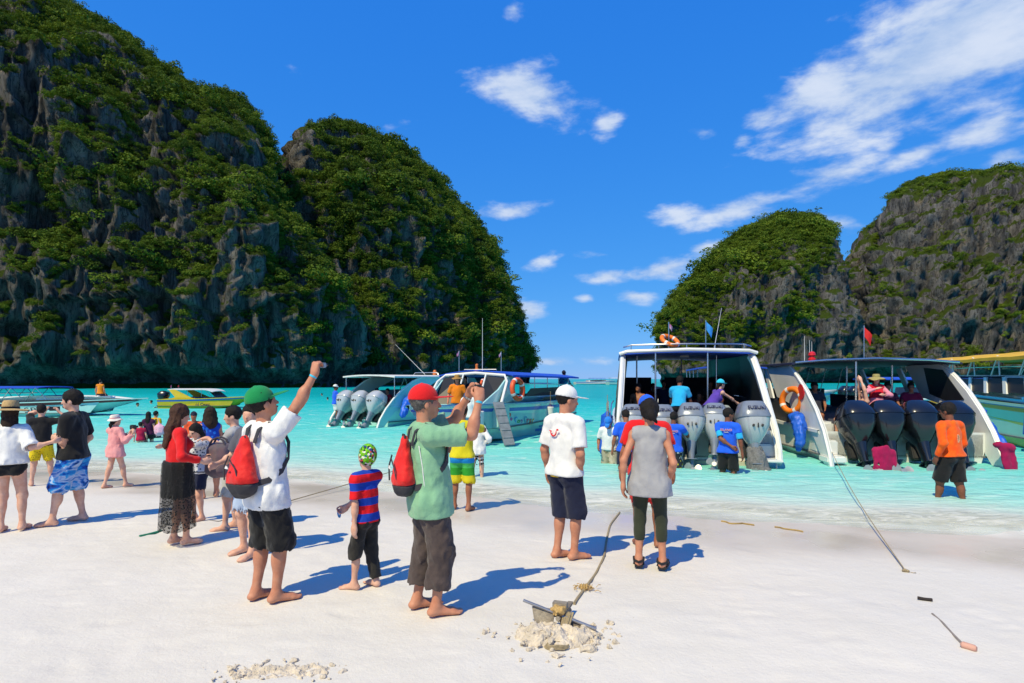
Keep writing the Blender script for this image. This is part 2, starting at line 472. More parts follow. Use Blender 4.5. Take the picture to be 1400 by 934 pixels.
def bush_mesh(k, per, rg):
    """one rounded clump of leaf-sized faces, about 1 m in radius, lobed like a small crown"""
    lob = rg.normal(size=(6, 3)) * np.array([.55, .55, .3]); lob[:, 2] = np.abs(lob[:, 2]) * .9
    d = rg.normal(size=(per, 3)); d /= np.linalg.norm(d, axis=1)[:, None]
    d[:, 2] = np.where(d[:, 2] < -.35, -d[:, 2], d[:, 2])
    p = lob[rg.integers(0, 6, per)] + d * rg.uniform(.38, .62, (per, 1))
    nn = d + rg.normal(size=d.shape) * .55
    nn /= np.linalg.norm(nn, axis=1)[:, None]
    a = np.cross(nn, rg.normal(size=d.shape)); a /= np.linalg.norm(a, axis=1)[:, None]
    b2 = np.cross(nn, a)
    sz = rg.uniform(.06, .135, (per, 1))
    V = np.stack([p + a * sz, p - a * sz * .6 + b2 * sz * .85, p - a * sz * .5 - b2 * sz * .9], 1).reshape(-1, 3)
    me = np_mesh('leaf_clump', V, np.arange(len(V)).reshape(-1, 3))
    tone = np.repeat(np.clip(rg.normal(.5, .22, per), 0, 1), 3)
    at = me.attributes.new('tone', 'FLOAT', 'POINT'); at.data.foreach_set('value', tone.astype(np.float32))
    return me
BUSH = {}
def bush_collection(key, lmat):
    if key in BUSH:
        return BUSH[key]
    c = bpy.data.collections.new('leaf_clumps_' + key)
    rg = np.random.default_rng(5)
    for k in range(5):
        me = bush_mesh(k, 430, rg)
        me.materials.append(lmat)
        c.objects.link(bpy.data.objects.new('leaf_clump', me))
    BUSH[key] = c
    return c
def scatter_group(c):
    g = bpy.data.node_groups.new('scatter_clumps', 'GeometryNodeTree')
    g.interface.new_socket('Geometry', in_out='INPUT', socket_type='NodeSocketGeometry')
    g.interface.new_socket('Geometry', in_out='OUTPUT', socket_type='NodeSocketGeometry')
    n = g.nodes
    gi, go = n.new('NodeGroupInput'), n.new('NodeGroupOutput')
    ci = n.new('GeometryNodeCollectionInfo'); ci.inputs[0].default_value = c
    ci.inputs['Separate Children'].default_value = True
    ci.inputs['Reset Children'].default_value = True
    ip = n.new('GeometryNodeInstanceOnPoints'); ip.inputs['Pick Instance'].default_value = True
    def attr(name, typ):
        a = n.new('GeometryNodeInputNamedAttribute'); a.data_type = typ; a.inputs[0].default_value = name
        return a.outputs[0]
    L = g.links.new
    L(gi.outputs[0], ip.inputs['Points'])
    L(ci.outputs[0], ip.inputs['Instance'])
    L(attr('rot', 'FLOAT_VECTOR'), ip.inputs['Rotation'])
    L(attr('scl', 'FLOAT_VECTOR'), ip.inputs['Scale'])
    L(attr('pick', 'INT'), ip.inputs['Instance Index'])
    L(ip.outputs[0], go.inputs[0])
    return g

def cliff(label, ridge, base, n_s, n_t, mat, lmat, prof, ampl, veg, n_bush, r_bush, per, seed, foliage_label, drop=12, bare_edge=None, lump=1.0):
    """ridge: (u, v, depth) along the skyline, base: (u, depth) of the foot below it, both left to right"""
    rg = np.random.default_rng(seed)
    ridge = [(u, v + (drop if v < 480 else 0), d) for u, v, d in ridge]
    Rr = np.array([[(u - CXP) / FPX * d, d, CAM_H + (HOR - v) / FPX * d] for u, v, d in ridge])
    Bb = np.array([[(u - CXP) / FPX * d, d, -3.0] for u, d in base])
    def resample(P, n):
        L = np.r_[0, np.cumsum(np.linalg.norm(np.diff(P, axis=0), axis=1))]
        return np.stack([np.interp(np.linspace(0, L[-1], n), L, P[:, k]) for k in range(3)], 1)
    # ridge and foot are matched control point by control point
    L = np.r_[0, np.cumsum(np.linalg.norm(np.diff(Rr, axis=0), axis=1))]
    s = np.linspace(0, L[-1], n_s)
    Rs = np.stack([np.interp(s, L, Rr[:, k]) for k in range(3)], 1)
    Bs = np.stack([np.interp(s, L, Bb[:, k]) for k in range(3)], 1)
    ker = np.hanning(9); ker /= ker.sum()
    for A in (Rs, Bs):
        for k in range(3):
            A[:, k] = np.convolve(np.pad(A[:, k], 4, mode='edge'), ker, 'valid')
    n_b = max(8, n_t // 4)
    tt = np.linspace(0, 1, n_t)
    # face: foot to ridge; prof maps height fraction to how far back the face leans
    hz = tt ** 0.92
    hb = np.interp(hz, [p[0] for p in prof], [p[1] for p in prof])
    F1 = Bs[:, None, :] * np.array([1, 1, 0]) * (1 - hb)[None, :, None] + Rs[:, None, :] * np.array([1, 1, 0]) * hb[None, :, None]
    zf = Bs[:, None, 2] + (Rs[:, None, 2] - Bs[:, None, 2]) * hz[None, :]
    F1[..., 2] = zf
    # back: ridge down to the sea behind
    tb = np.linspace(0, 1, n_b + 1)[1:]
    back_dir = (Rs - Bs) * np.array([1, 1, 0])
    F2 = Rs[:, None, :] + back_dir[:, None, :] * (tb ** 0.7)[None, :, None] * 1.0
    F2[..., 2] = Rs[:, None, 2] + (-3 - Rs[:, None, 2]) * (tb ** 1.8)[None, :]
    P = np.concatenate([F1, F2], 1)
    nS, nT = P.shape[:2]
    # outward normals of the smooth form
    du = np.gradient(P, axis=0); dv = np.gradient(P, axis=1)
    N = np.cross(du, dv); N /= (np.linalg.norm(N, axis=2)[..., None] + 1e-9)
    sgn = np.sign(-N[nS // 2, n_t // 2, 1]); N *= sgn
    sc = ampl
    st = np.array([1, 1, 0.32])
    Q = P * st
    rid = 1 - np.abs(fbm(Q / 26 + seed, 4)) * 2.4
    disp = sc * (9.0 * fbm(P / 46 + seed, 3) + 6.0 * (rid - 0.6) + 3.4 * (1 - 2.6 * np.abs(fbm(Q / 10 + 3, 3))) * (.5 + .5 * lump) + 2.0 * lump * fbm(P * np.array([1, 1, 1.4]) / 6.0, 4) + 1.5 * (1 - 3 * np.abs(fbm(Q / 2.6 + 7, 2))) + 2.4 * (1 - 2.8 * np.abs(fbm(P * np.array([1, 1, .12]) / 5.0 + 21, 3))))
    lz = P[..., 2] / 9.0 + 1.6 * fbm(P / 34 + 9, 2)
    ledge = sc * 4.2 * lump * (lz - np.floor(lz) - .5) * -np.clip(.3 + 1.6 * fbm(P / 30 + 1, 2), 0, 1)
    edge = np.clip(np.abs(P[..., 2]) / 6.0, 0.15, 1)
    disp = (disp + ledge) * edge
    # gentler towards the skyline so that its outline keeps
    tcol = np.r_[np.clip((1.0 - hz) / 0.34, 0.07, 1), np.full(n_b, 0.3)]
    disp *= tcol[None, :]
    if lump < 1:
        ends = np.clip(np.minimum(np.arange(nS), (nS - 1 - np.arange(nS)) if seed == 21 else nS) / (nS * .16), .12, 1)
        disp *= ends[:, None]
    # wave-cut notch
    notch = np.clip(1 - np.abs(P[..., 2] - 0.8) / 3.0, 0, 1) * sc * 4.5
    P2 = P + N * disp[..., None]
    P2[..., 1] += notch
    V = P2.reshape(-1, 3)
    Fq = grid_faces(nS, nT)
    if sgn > 0:
        pass
    me = np_mesh('cliff', V, Fq, False)
    o = link_mesh('cliff', me, mat)
    tag(o, label, 'cliff', kind='structure')
    # vegetation
    du = np.gradient(P2, axis=0); dv = np.gradient(P2, axis=1)
    Nn = np.cross(du, dv); area = np.linalg.norm(Nn, axis=2); Nn /= (area[..., None] + 1e-9); Nn *= sgn
    dens = veg(P2, Nn, hz, n_t, disp / sc)
    dens = np.where(P2[..., 2] < 5 * sc, 0, dens) * area
    dens[:, n_t + n_b // 2:] *= 0.3
    if bare_edge is not None:
        dens = dens * np.where(bare_edge(P2), .06, 1)
    pr = dens.ravel() / dens.sum()
    idx = rg.choice(len(pr), n_bush, p=pr)
    cen = V[idx] + Nn.reshape(-1, 3)[idx] * 0.25 * r_bush + rg.normal(0, .3 * r_bush, (n_bush, 3))
    rad = r_bush * rg.lognormal(-.06, .48, n_bush)
    nb = Nn.reshape(-1, 3)[idx]
    lm = bpy.data.meshes.new('vegetation')
    lm.vertices.add(n_bush); lm.vertices.foreach_set('co', cen.astype(np.float32).ravel())
    def put(name, typ, arr, prop):
        a = lm.attributes.new(name, typ, 'POINT'); a.data.foreach_set(prop, np.ascontiguousarray(arr).ravel())
    rot = np.stack([rg.normal(0, .25, n_bush) - nb[:, 1] * .0, rg.normal(0, .25, n_bush), rg.uniform(0, 6.28, n_bush)], 1)
    put('rot', 'FLOAT_VECTOR', rot.astype(np.float32), 'vector')
    put('scl', 'FLOAT_VECTOR', (rad[:, None] * np.array([1, 1, .8]) * rg.uniform(.8, 1.2, (n_bush, 3))).astype(np.float32), 'vector')
    put('pick', 'INT', rg.integers(0, 5, n_bush).astype(np.int32), 'value')
    lo = link_mesh('vegetation', lm, lmat)
    md = lo.modifiers.new('scatter', 'NODES'); md.node_group = scatter_group(bush_collection(lmat.name, lmat))
    tag(lo, foliage_label, 'vegetation', kind='stuff')
    return o

rockA = rock_mat('limestone_grey', (0.27, 0.25, 0.23), (0.06, 0.056, 0.052), (0.38, 0.28, 0.19), 1.0)
rockC = rock_mat('limestone_blue_grey', (0.24, 0.228, 0.23), (0.075, 0.073, 0.08), (0.34, 0.27, 0.21), 0.7)
leafA = leaf_mat('jungle_leaves', (0.030, 0.056, 0.007), (0.076, 0.130, 0.012), (0.165, 0.225, 0.022))
leafC = leaf_mat('scrub_leaves', (0.046, 0.082, 0.009), (0.098, 0.160, 0.014), (0.19, 0.25, 0.022))

def veg_mass(rock_low, thr):
    def f(P, N, hz, n_t, disp):
        hh = np.r_[hz, np.ones(P.shape[1] - n_t)][None, :]
        n = fbm(P / np.array([11, 11, 24.0]) + 4, 4)
        v = n * 2.6 + (N[..., 2] - 0.2) * 1.5 + np.minimum(hh - rock_low, .28) * 1.7
        return np.clip((v - thr) * 1.5, 0, 0.5) + 0.010 * (v > thr - .5)
    return f
base_prof = [(0, 0), (.06, .05), (.35, .16), (.6, .33), (.8, .55), (.93, .8), (1, 1)]
cliff('tall jungle-covered limestone cliff rising out of frame at the left of the bay',
      [(-420, -120, 150), (-250, -230, 158), (-60, -120, 165), (60, -18, 168), (110, 12, 168), (165, 40, 168), (205, 78, 166), (262, 112, 164), (326, 130, 160), (350, 164, 156), (368, 212, 151), (384, 262, 148), (410, 305, 146), (440, 348, 146), (463, 405, 146), (480, 460, 148), (490, 512, 150)],
      [(-560, 80), (-380, 92), (-130, 104), (0, 110), (55, 113), (110, 115), (160, 117), (215, 118), (275, 119), (310, 120), (340, 121), (372, 123), (400, 126), (428, 131), (452, 138), (472, 146), (486, 155)],
      350, 235, rockA, leafA, base_prof, 0.95, veg_mass(0.40, 0.16), 25000, .84, 24, 3, 'dense dark jungle scrub growing over the tall left cliff', 8)
def veg_b(P, N, hz, n_t, disp):
    v = veg_mass(0.22, 0.08)(P, N, hz, n_t, disp)
    bare = np.clip((P[..., 2] - 56) / 8, 0, 1) * np.clip((-53 - .25 * (P[..., 2] - 60) - P[..., 0]) / 6, 0, 1)
    return v * (1 - .985 * bare)
cliff('steep green headland behind the tall left cliff with a bare grey summit',
      [(394, 330, 215), (400, 250, 215), (405, 198, 215), (424, 168, 218), (455, 166, 222), (500, 180, 228), (545, 200, 232), (585, 234, 236), (612, 268, 238), (640, 292, 240), (662, 322, 242), (678, 362, 243), (690, 402, 243), (698, 432, 243), (710, 462, 242), (717, 490, 240), (720, 516, 238)],
      [(400, 165), (405, 160), (415, 155), (430, 152), (455, 152), (490, 154), (530, 160), (565, 168), (590, 175), (615, 182), (638, 190), (658, 198), (674, 206), (686, 212), (698, 218), (708, 224), (716, 230)],
      230, 200, rockA, leafA, base_prof, 1.15, veg_b, 22000, 1.05, 24, 8, 'bright jungle scrub clothing the headland behind the tall left cliff', 6)
def veg_dome(P, N, hz, n_t, disp):
    hh = np.r_[hz, np.ones(P.shape[1] - n_t)][None, :]
    n = fbm(P / np.array([20, 20, 20.0]) + 2, 3)
    top = np.clip((hh - .60) * 4.5 + n * 1.5, 0, 1)
    lowb = np.exp(-((hh - .36) / .08) ** 2) * np.clip(.5 + n * 2, 0, 1) * .8
    lft = np.clip(((1000 - CXP) / FPX - P[..., 0] / P[..., 1]) * 14, 0, 1) * np.clip((hh - .25) * 5 + n, 0, 1)
    return np.clip(top + lowb + lft * .6, 0, 1) + 0.008
cliff('dome-shaped limestone island with a green cap at the far side of the bay',
      [(908, 512, 300), (909, 470, 300), (912, 432, 300), (926, 398, 302), (945, 382, 304), (965, 360, 306), (990, 330, 308), (1020, 308, 310), (1060, 294, 312), (1085, 289, 313), (1112, 291, 313), (1130, 300, 312), (1140, 330, 310), (1146, 365, 308), (1151, 410, 306), (1158, 460, 304), (1164, 515, 302)],
      [(905, 290), (908, 284), (914, 278), (926, 272), (944, 268), (964, 264), (988, 262), (1016, 260), (1050, 260), (1080, 260), (1110, 262), (1132, 264), (1146, 268), (1156, 272), (1164, 278), (1170, 284), (1176, 290)],
      180, 135, rockC, leafC, [(0, 0), (.1, .06), (.5, .2), (.75, .42), (.9, .7), (1, 1)], 1.2, veg_dome, 11500, 1.2, 22, 21, 'light green scrub on the dome-shaped island', 7, lambda P: P[..., 0] / P[..., 1] > (1137 - CXP) / FPX, .55)
def veg_right(P, N, hz, n_t, disp):
    hh = np.r_[hz, np.ones(P.shape[1] - n_t)][None, :]
    n = fbm(P / np.array([34, 34, 26.0]) + 7, 4)
    v = n * 2.0 + (N[..., 2] - .3) * 1.1 + (hh > .93) * .35
    return np.clip(v - .15, 0, .7) + 0.012
cliff('broad bare grey limestone massif with green ledges at the far right',
      [(1146, 515, 340), (1156, 440, 340), (1163, 375, 342), (1172, 325, 345), (1190, 300, 348), (1216, 284, 352), (1226, 256, 354), (1245, 240, 356), (1290, 230, 360), (1345, 228, 362), (1400, 226, 364), (1480, 215, 366), (1600, 240, 370), (1760, 300, 372), (1900, 380, 374)],
      [(1150, 330), (1150, 318), (1154, 306), (1160, 294), (1176, 284), (1204, 276), (1220, 270), (1240, 264), (1290, 256), (1345, 250), (1400, 244), (1500, 236), (1650, 230), (1850, 226), (2050, 230)],
      230, 140, rockC, leafC, [(0, 0), (.1, .05), (.5, .22), (.75, .42), (.9, .7), (1, 1)], 1.45, veg_right, 10500, 1.25, 22, 33, 'green scrub on the ledges of the far right massif', 9, lambda P: P[..., 0] / P[..., 1] < (1186 - CXP) / FPX, .6)
# ------------------------------------------------------------------ implicit surfaces: tapered limbs blended into one skin
V3 = lambda *a: np.array(a, float)
def nrm(v):
    v = np.asarray(v, float)
    return v / (np.linalg.norm(v) + 1e-12)
def rc(a, b, ra, rb, fn=None, ff=1.0, clip=None, k=None):
    return dict(t='rc', a=np.asarray(a, float), b=np.asarray(b, float), ra=ra, rb=rb, fn=None if fn is None else nrm(fn), ff=ff, clip=clip or [], k=k)
def ell(c, r, Rm=None, clip=None, k=None):
    return dict(t='el', c=np.asarray(c, float), r=np.asarray(r, float), R=np.eye(3) if Rm is None else np.asarray(Rm, float), clip=clip or [], k=k)
def rbox(c, half, rr, Rm=None, clip=None, k=None):
    return dict(t='bx', c=np.asarray(c, float), r=np.asarray(half, float), rr=rr, R=np.eye(3) if Rm is None else np.asarray(Rm, float), clip=clip or [], k=k)
def bounds(p, g=0.0):
    if p['t'] == 'rc':
        r = max(p['ra'], p['rb']) + g
        return np.minimum(p['a'], p['b']) - r, np.maximum(p['a'], p['b']) + r
    r = (np.linalg.norm(p['r']) if p['t'] == 'bx' else max(p['r'])) + g
    return p['c'] - r, p['c'] + r
def pdist(p, P, g):
    if p['t'] == 'rc':
        w = P - p['a']; ba = p['b'] - p['a']
        if p['fn'] is not None and p['ff'] != 1.0:
            n = p['fn']; q = 1.0 / p['ff'] - 1.0
            w = w + (w @ n)[..., None] * n * q
            ba = ba + (ba @ n) * n * q
        L2 = ba @ ba + 1e-12
        tt = np.clip((w @ ba) / L2, 0, 1)
        d = np.sqrt(((w - tt[..., None] * ba) ** 2).sum(-1)) - (p['ra'] + (p['rb'] - p['ra']) * tt) - g
        if p['ff'] < 1: d = d * (0.5 + 0.5 * p['ff'])
    elif p['t'] == 'el':
        w = (P - p['c']) @ p['R']
        r = p['r'] + g
        k0 = np.sqrt(((w / r) ** 2).sum(-1)) + 1e-9
        k1 = np.sqrt(((w / (r * r)) ** 2).sum(-1)) + 1e-9
        d = k0 * (k0 - 1) / k1
    else:
        w = np.abs((P - p['c']) @ p['R']) - (p['r'] - p['rr'])
        d = np.sqrt((np.maximum(w, 0) ** 2).sum(-1)) + np.minimum(w.max(-1), 0) - p['rr'] - g
    for (c, n) in p['clip']:
        d = np.maximum(d, (P - c) @ n)
    return d
EDGES = [(0, 1), (2, 3), (4, 5), (6, 7), (0, 2), (1, 3), (4, 6), (5, 7), (0, 4), (1, 5), (2, 6), (3, 7)]
CORN = np.array([[(c >> 0) & 1, (c >> 1) & 1, (c >> 2) & 1] for c in range(8)])
def sdf_mesh(name, prims, h, grow=0.0, k=0.03, clips=(), carve=(), folds=None, relax=1):
    lo = np.min([bounds(p, grow)[0] for p in prims], 0) - 3 * h
    hi = np.max([bounds(p, grow)[1] for p in prims], 0) + 3 * h
    n = np.ceil((hi - lo) / h).astype(int) + 1
    D = np.full(n, 0.5, np.float32)
    ax = [lo[i] + np.arange(n[i]) * h for i in range(3)]
    def block(p, g, pad):
        a, b = bounds(p, g)
        i0 = np.clip(np.floor((a - pad - lo) / h).astype(int), 0, n - 1)
        i1 = np.clip(np.ceil((b + pad - lo) / h).astype(int) + 1, 1, n)
        if np.any(i1 <= i0):
            return None, None
        sl = tuple(slice(i0[i], i1[i]) for i in range(3))
        G = np.stack(np.meshgrid(*[ax[i][sl[i]] for i in range(3)], indexing='ij'), -1)
        return sl, G
    for p in prims:
        kk = p['k'] if p['k'] is not None else k
        sl, G = block(p, grow, kk + 2 * h)
        if sl is None: continue
        d = pdist(p, G, grow)
        s = D[sl]
        if kk > 0:
            hh = np.maximum(kk - np.abs(s - d), 0) / kk
            D[sl] = np.minimum(s, d) - hh * hh * kk * 0.25
        else:
            D[sl] = np.minimum(s, d)
    if folds is not None or clips:
        G = None
        ii = np.argwhere(np.abs(D) < 0.06 + h)
        P = lo + ii * h
        vals = D[ii[:, 0], ii[:, 1], ii[:, 2]]
        if folds is not None:
            for (amp, fr, off) in folds:
                vals = vals + amp * np.minimum(fbm(P * np.asarray(fr, float) + off, 2), .22)
        D[ii[:, 0], ii[:, 1], ii[:, 2]] = vals
        for (c, nn) in clips:
            nn = np.asarray(nn, float)
            pl = (ax[0] - c[0])[:, None, None] * nn[0] + (ax[1] - c[1])[None, :, None] * nn[1] + (ax[2] - c[2])[None, None, :] * nn[2]
            D = np.maximum(D, pl.astype(np.float32))
    for p in carve:
        sl, G = block(p, 0, 3 * h)
        if sl is None: continue
        D[sl] = np.maximum(D[sl], -pdist(p, G, 0))
    return nets(name, D, lo, h, relax)
def nets(name, D, lo, h, relax=1):
    S = D < 0
    a = S[:-1, :-1, :-1]
    cnt = np.zeros(a.shape, np.int8)
    for c in CORN:
        cnt += S[c[0]:c[0] + a.shape[0], c[1]:c[1] + a.shape[1], c[2]:c[2] + a.shape[2]]
    cells = np.argwhere((cnt > 0) & (cnt < 8))
    if len(cells) == 0:
        return bpy.data.meshes.new(name)
    vals = np.stack([D[cells[:, 0] + c[0], cells[:, 1] + c[1], cells[:, 2] + c[2]] for c in CORN], 1)
    acc = np.zeros((len(cells), 3)); w = np.zeros(len(cells))
    for (i, j) in EDGES:
        m = (vals[:, i] < 0) != (vals[:, j] < 0)
        den = vals[:, i] - vals[:, j]
        tt = np.where(m, vals[:, i] / np.where(m, den, 1), 0)
        pt = CORN[i] + tt[:, None] * (CORN[j] - CORN[i])
        acc += np.where(m[:, None], pt, 0); w += m
    V = lo + (cells + acc / w[:, None]) * h
    idx = np.full(a.shape, -1, np.int64)
    idx[cells[:, 0], cells[:, 1], cells[:, 2]] = np.arange(len(cells))
    quads = []
    for axx in range(3):
        s0 = [slice(None)] * 3; s1 = [slice(None)] * 3
        s0[axx] = slice(0, -1); s1[axx] = slice(1, None)
        A, B = S[tuple(s0)], S[tuple(s1)]
        e = np.argwhere(A != B)
        o1, o2 = [(1, 2), (2, 0), (0, 1)][axx]
        ok = (e[:, o1] > 0) & (e[:, o2] > 0) & (e[:, o1] < idx.shape[o1]) & (e[:, o2] < idx.shape[o2]) & (e[:, axx] < idx.shape[axx])
        e = e[ok]
        def cell(d1, d2):
            c = e.copy(); c[:, o1] += d1; c[:, o2] += d2
            return idx[c[:, 0], c[:, 1], c[:, 2]]
        qd = np.stack([cell(-1, -1), cell(0, -1), cell(0, 0), cell(-1, 0)], 1)
        flip = ~A[e[:, 0], e[:, 1], e[:, 2]]
        qd[flip] = qd[flip][:, ::-1]
        quads.append(qd)
    Q = np.concatenate(quads)
    Q = Q[(Q >= 0).all(1)]
    for _ in range(relax):
        sm = np.zeros_like(V); ct = np.zeros(len(V))
        for i in range(4):
            np.add.at(sm, Q[:, i], V[Q[:, (i + 1) % 4]]); np.add.at(ct, Q[:, i], 1)
            np.add.at(sm, Q[:, i], V[Q[:, (i - 1) % 4]]); np.add.at(ct, Q[:, i], 1)
        V = np.where(ct[:, None] > 0, 0.5 * V + 0.5 * sm / np.maximum(ct, 1)[:, None], V)
    return np_mesh(name, V, Q, True)

# ------------------------------------------------------------------ mesh builder for made things
class MB:
    def __init__(s):
        s.v, s.f = [], []
    def add(s, V, F):
        o = len(s.v)
        s.v.extend([tuple(map(float, p)) for p in V])
        s.f.extend([tuple(int(i) + o for i in f) for f in F])
        return s
    def box(s, c, d, Rm=None, bev=0.0):
        """box with chamfered long edges"""
        hx, hy, hz = d[0] / 2, d[1] / 2, d[2] / 2
        if bev <= 0:
            V = [(-hx, -hy, -hz), (hx, -hy, -hz), (hx, hy, -hz), (-hx, hy, -hz), (-hx, -hy, hz), (hx, -hy, hz), (hx, hy, hz), (-hx, hy, hz)]
            F = [(0, 3, 2, 1), (4, 5, 6, 7), (0, 1, 5, 4), (1, 2, 6, 5), (2, 3, 7, 6), (3, 0, 4, 7)]
        else:
            bm = bmesh.new()
            bmesh.ops.create_cube(bm, size=1.0)
            bmesh.ops.scale(bm, vec=d, verts=bm.verts)
            bmesh.ops.bevel(bm, geom=list(bm.edges), offset=bev, segments=2, affect='EDGES')
            bm.verts.index_update()
            V = [v.co[:] for v in bm.verts]; F = [[v.index for v in f.verts] for f in bm.faces]
            bm.free()
        V = np.array(V)
        if Rm is not None:
            V = V @ np.asarray(Rm).T
        return s.add(V + np.asarray(c, float), F)
    def tube(s, pts, r, n=8, closed=False, cap=True):
        P = np.asarray(pts, float)
        m = len(P)
        rr = np.full(m, r) if np.isscalar(r) else np.asarray(r, float)
        T = np.gradient(P, axis=0) if not closed else (np.roll(P, -1, 0) - np.roll(P, 1, 0))
        T /= (np.linalg.norm(T, axis=1)[:, None] + 1e-12)
        up = V3(0, 0, 1) if abs(T[0][2]) < 0.9 else V3(1, 0, 0)
        A = np.cross(T[0], up); A /= np.linalg.norm(A)
        rings = []
        for i in range(m):
            A = A - T[i] * (A @ T[i]); A /= (np.linalg.norm(A) + 1e-12)
            B = np.cross(T[i], A)
            th = np.arange(n) / n * 2 * math.pi
            rings.append(P[i] + rr[i] * (np.cos(th)[:, None] * A + np.sin(th)[:, None] * B))
        V = np.concatenate(rings)
        F = []
        for i in range(m if closed else m - 1):
            j = (i + 1) % m
            for k2 in range(n):
                l = (k2 + 1) % n
                F.append((i * n + k2, i * n + l, j * n + l, j * n + k2))
        if cap and not closed:
            F.append(tuple(range(n - 1, -1, -1)))
            F.append(tuple(range((m - 1) * n, m * n)))
        return s.add(V, F)
    def loft(s, rings, cap=True, closed_ring=True):
        m, n = len(rings), len(rings[0])
        V = np.concatenate([np.asarray(r, float) for r in rings])
        F = []
        for i in range(m - 1):
            for k2 in range(n if closed_ring else n - 1):
                l = (k2 + 1) % n
                F.append((i * n + k2, i * n + l, (i + 1) * n + l, (i + 1) * n + k2))
        if cap and closed_ring:
            F.append(tuple(range(n - 1, -1, -1)))
            F.append(tuple(range((m - 1) * n, m * n)))
        return s.add(V, F)
    def prism(s, poly, a0, a1, axis=0):
        """extrude a 2-D polygon between a0 and a1 along an axis"""
        n = len(poly)
        def P(p, a):
            q = list(p); q.insert(axis, a); return q
        V = [P(p, a0) for p in poly] + [P(p, a1) for p in poly]
        F = [tuple(range(n - 1, -1, -1)), tuple(range(n, 2 * n))]
        for i in range(n):
            j = (i + 1) % n
            F.append((i, j, n + j, n + i))
        return s.add(V, F)
    def disc(s, c, r, n=16, nrm_=(0, 0, 1), th=0.02):
        a = np.asarray(c, float); nn = nrm(nrm_)
        return s.tube([a - nn * th / 2, a + nn * th / 2], r, n)
    def lathe(s, prof, c=(0, 0, 0), n=24, Rm=None):
        th = np.arange(n) / n * 2 * math.pi
        rings = [np.stack([r * np.cos(th), r * np.sin(th), np.full(n, z)], 1) for r, z in prof]
        if Rm is not None:
            rings = [q @ np.asarray(Rm).T for q in rings]
        return s.loft([q + np.asarray(c, float) for q in rings])
    def build(s, name, mat=None, parent=None, smooth=False, flip=True):
        me = bpy.data.meshes.new(name)
        me.from_pydata(s.v, [], s.f)
        bm = bmesh.new(); bm.from_mesh(me)
        bmesh.ops.recalc_face_normals(bm, faces=bm.faces)
        bm.to_mesh(me); bm.free()
        me.update()
        o = link_mesh(name, me, mat, parent, False)
        if smooth:
            me.polygons.foreach_set('use_smooth', np.ones(len(me.polygons), bool))
            try:
                me.set_sharp_from_angle(angle=R(40))
            except Exception:
                pass
        return o
def rot(ax, deg):
    return np.array(Matrix.Rotation(R(deg), 3, ax))
def text_mesh(name, body, size, mat, parent, mat4, extrude=0.002, spacing=1.0, shear=0.0):
    cu = bpy.data.curves.new(name, 'FONT')
    cu.body = body; cu.size = size; cu.extrude = extrude; cu.align_x = 'CENTER'; cu.align_y = 'CENTER'
    cu.space_character = spacing; cu.shear = shear; cu.resolution_u = 3
    tmp = bpy.data.objects.new(name, cu)
    col.objects.link(tmp)
    dg = bpy.context.evaluated_depsgraph_get()
    me = bpy.data.meshes.new_from_object(tmp.evaluated_get(dg))
    bpy.data.objects.remove(tmp); bpy.data.curves.remove(cu)
    me.materials.clear()
    me.transform(mat4)
    return link_mesh(name, me, mat, parent)
def frame4(o, x, y, z):
    return Matrix(((x[0], y[0], z[0], o[0]), (x[1], y[1], z[1], o[1]), (x[2], y[2], z[2], o[2]), (0, 0, 0, 1)))

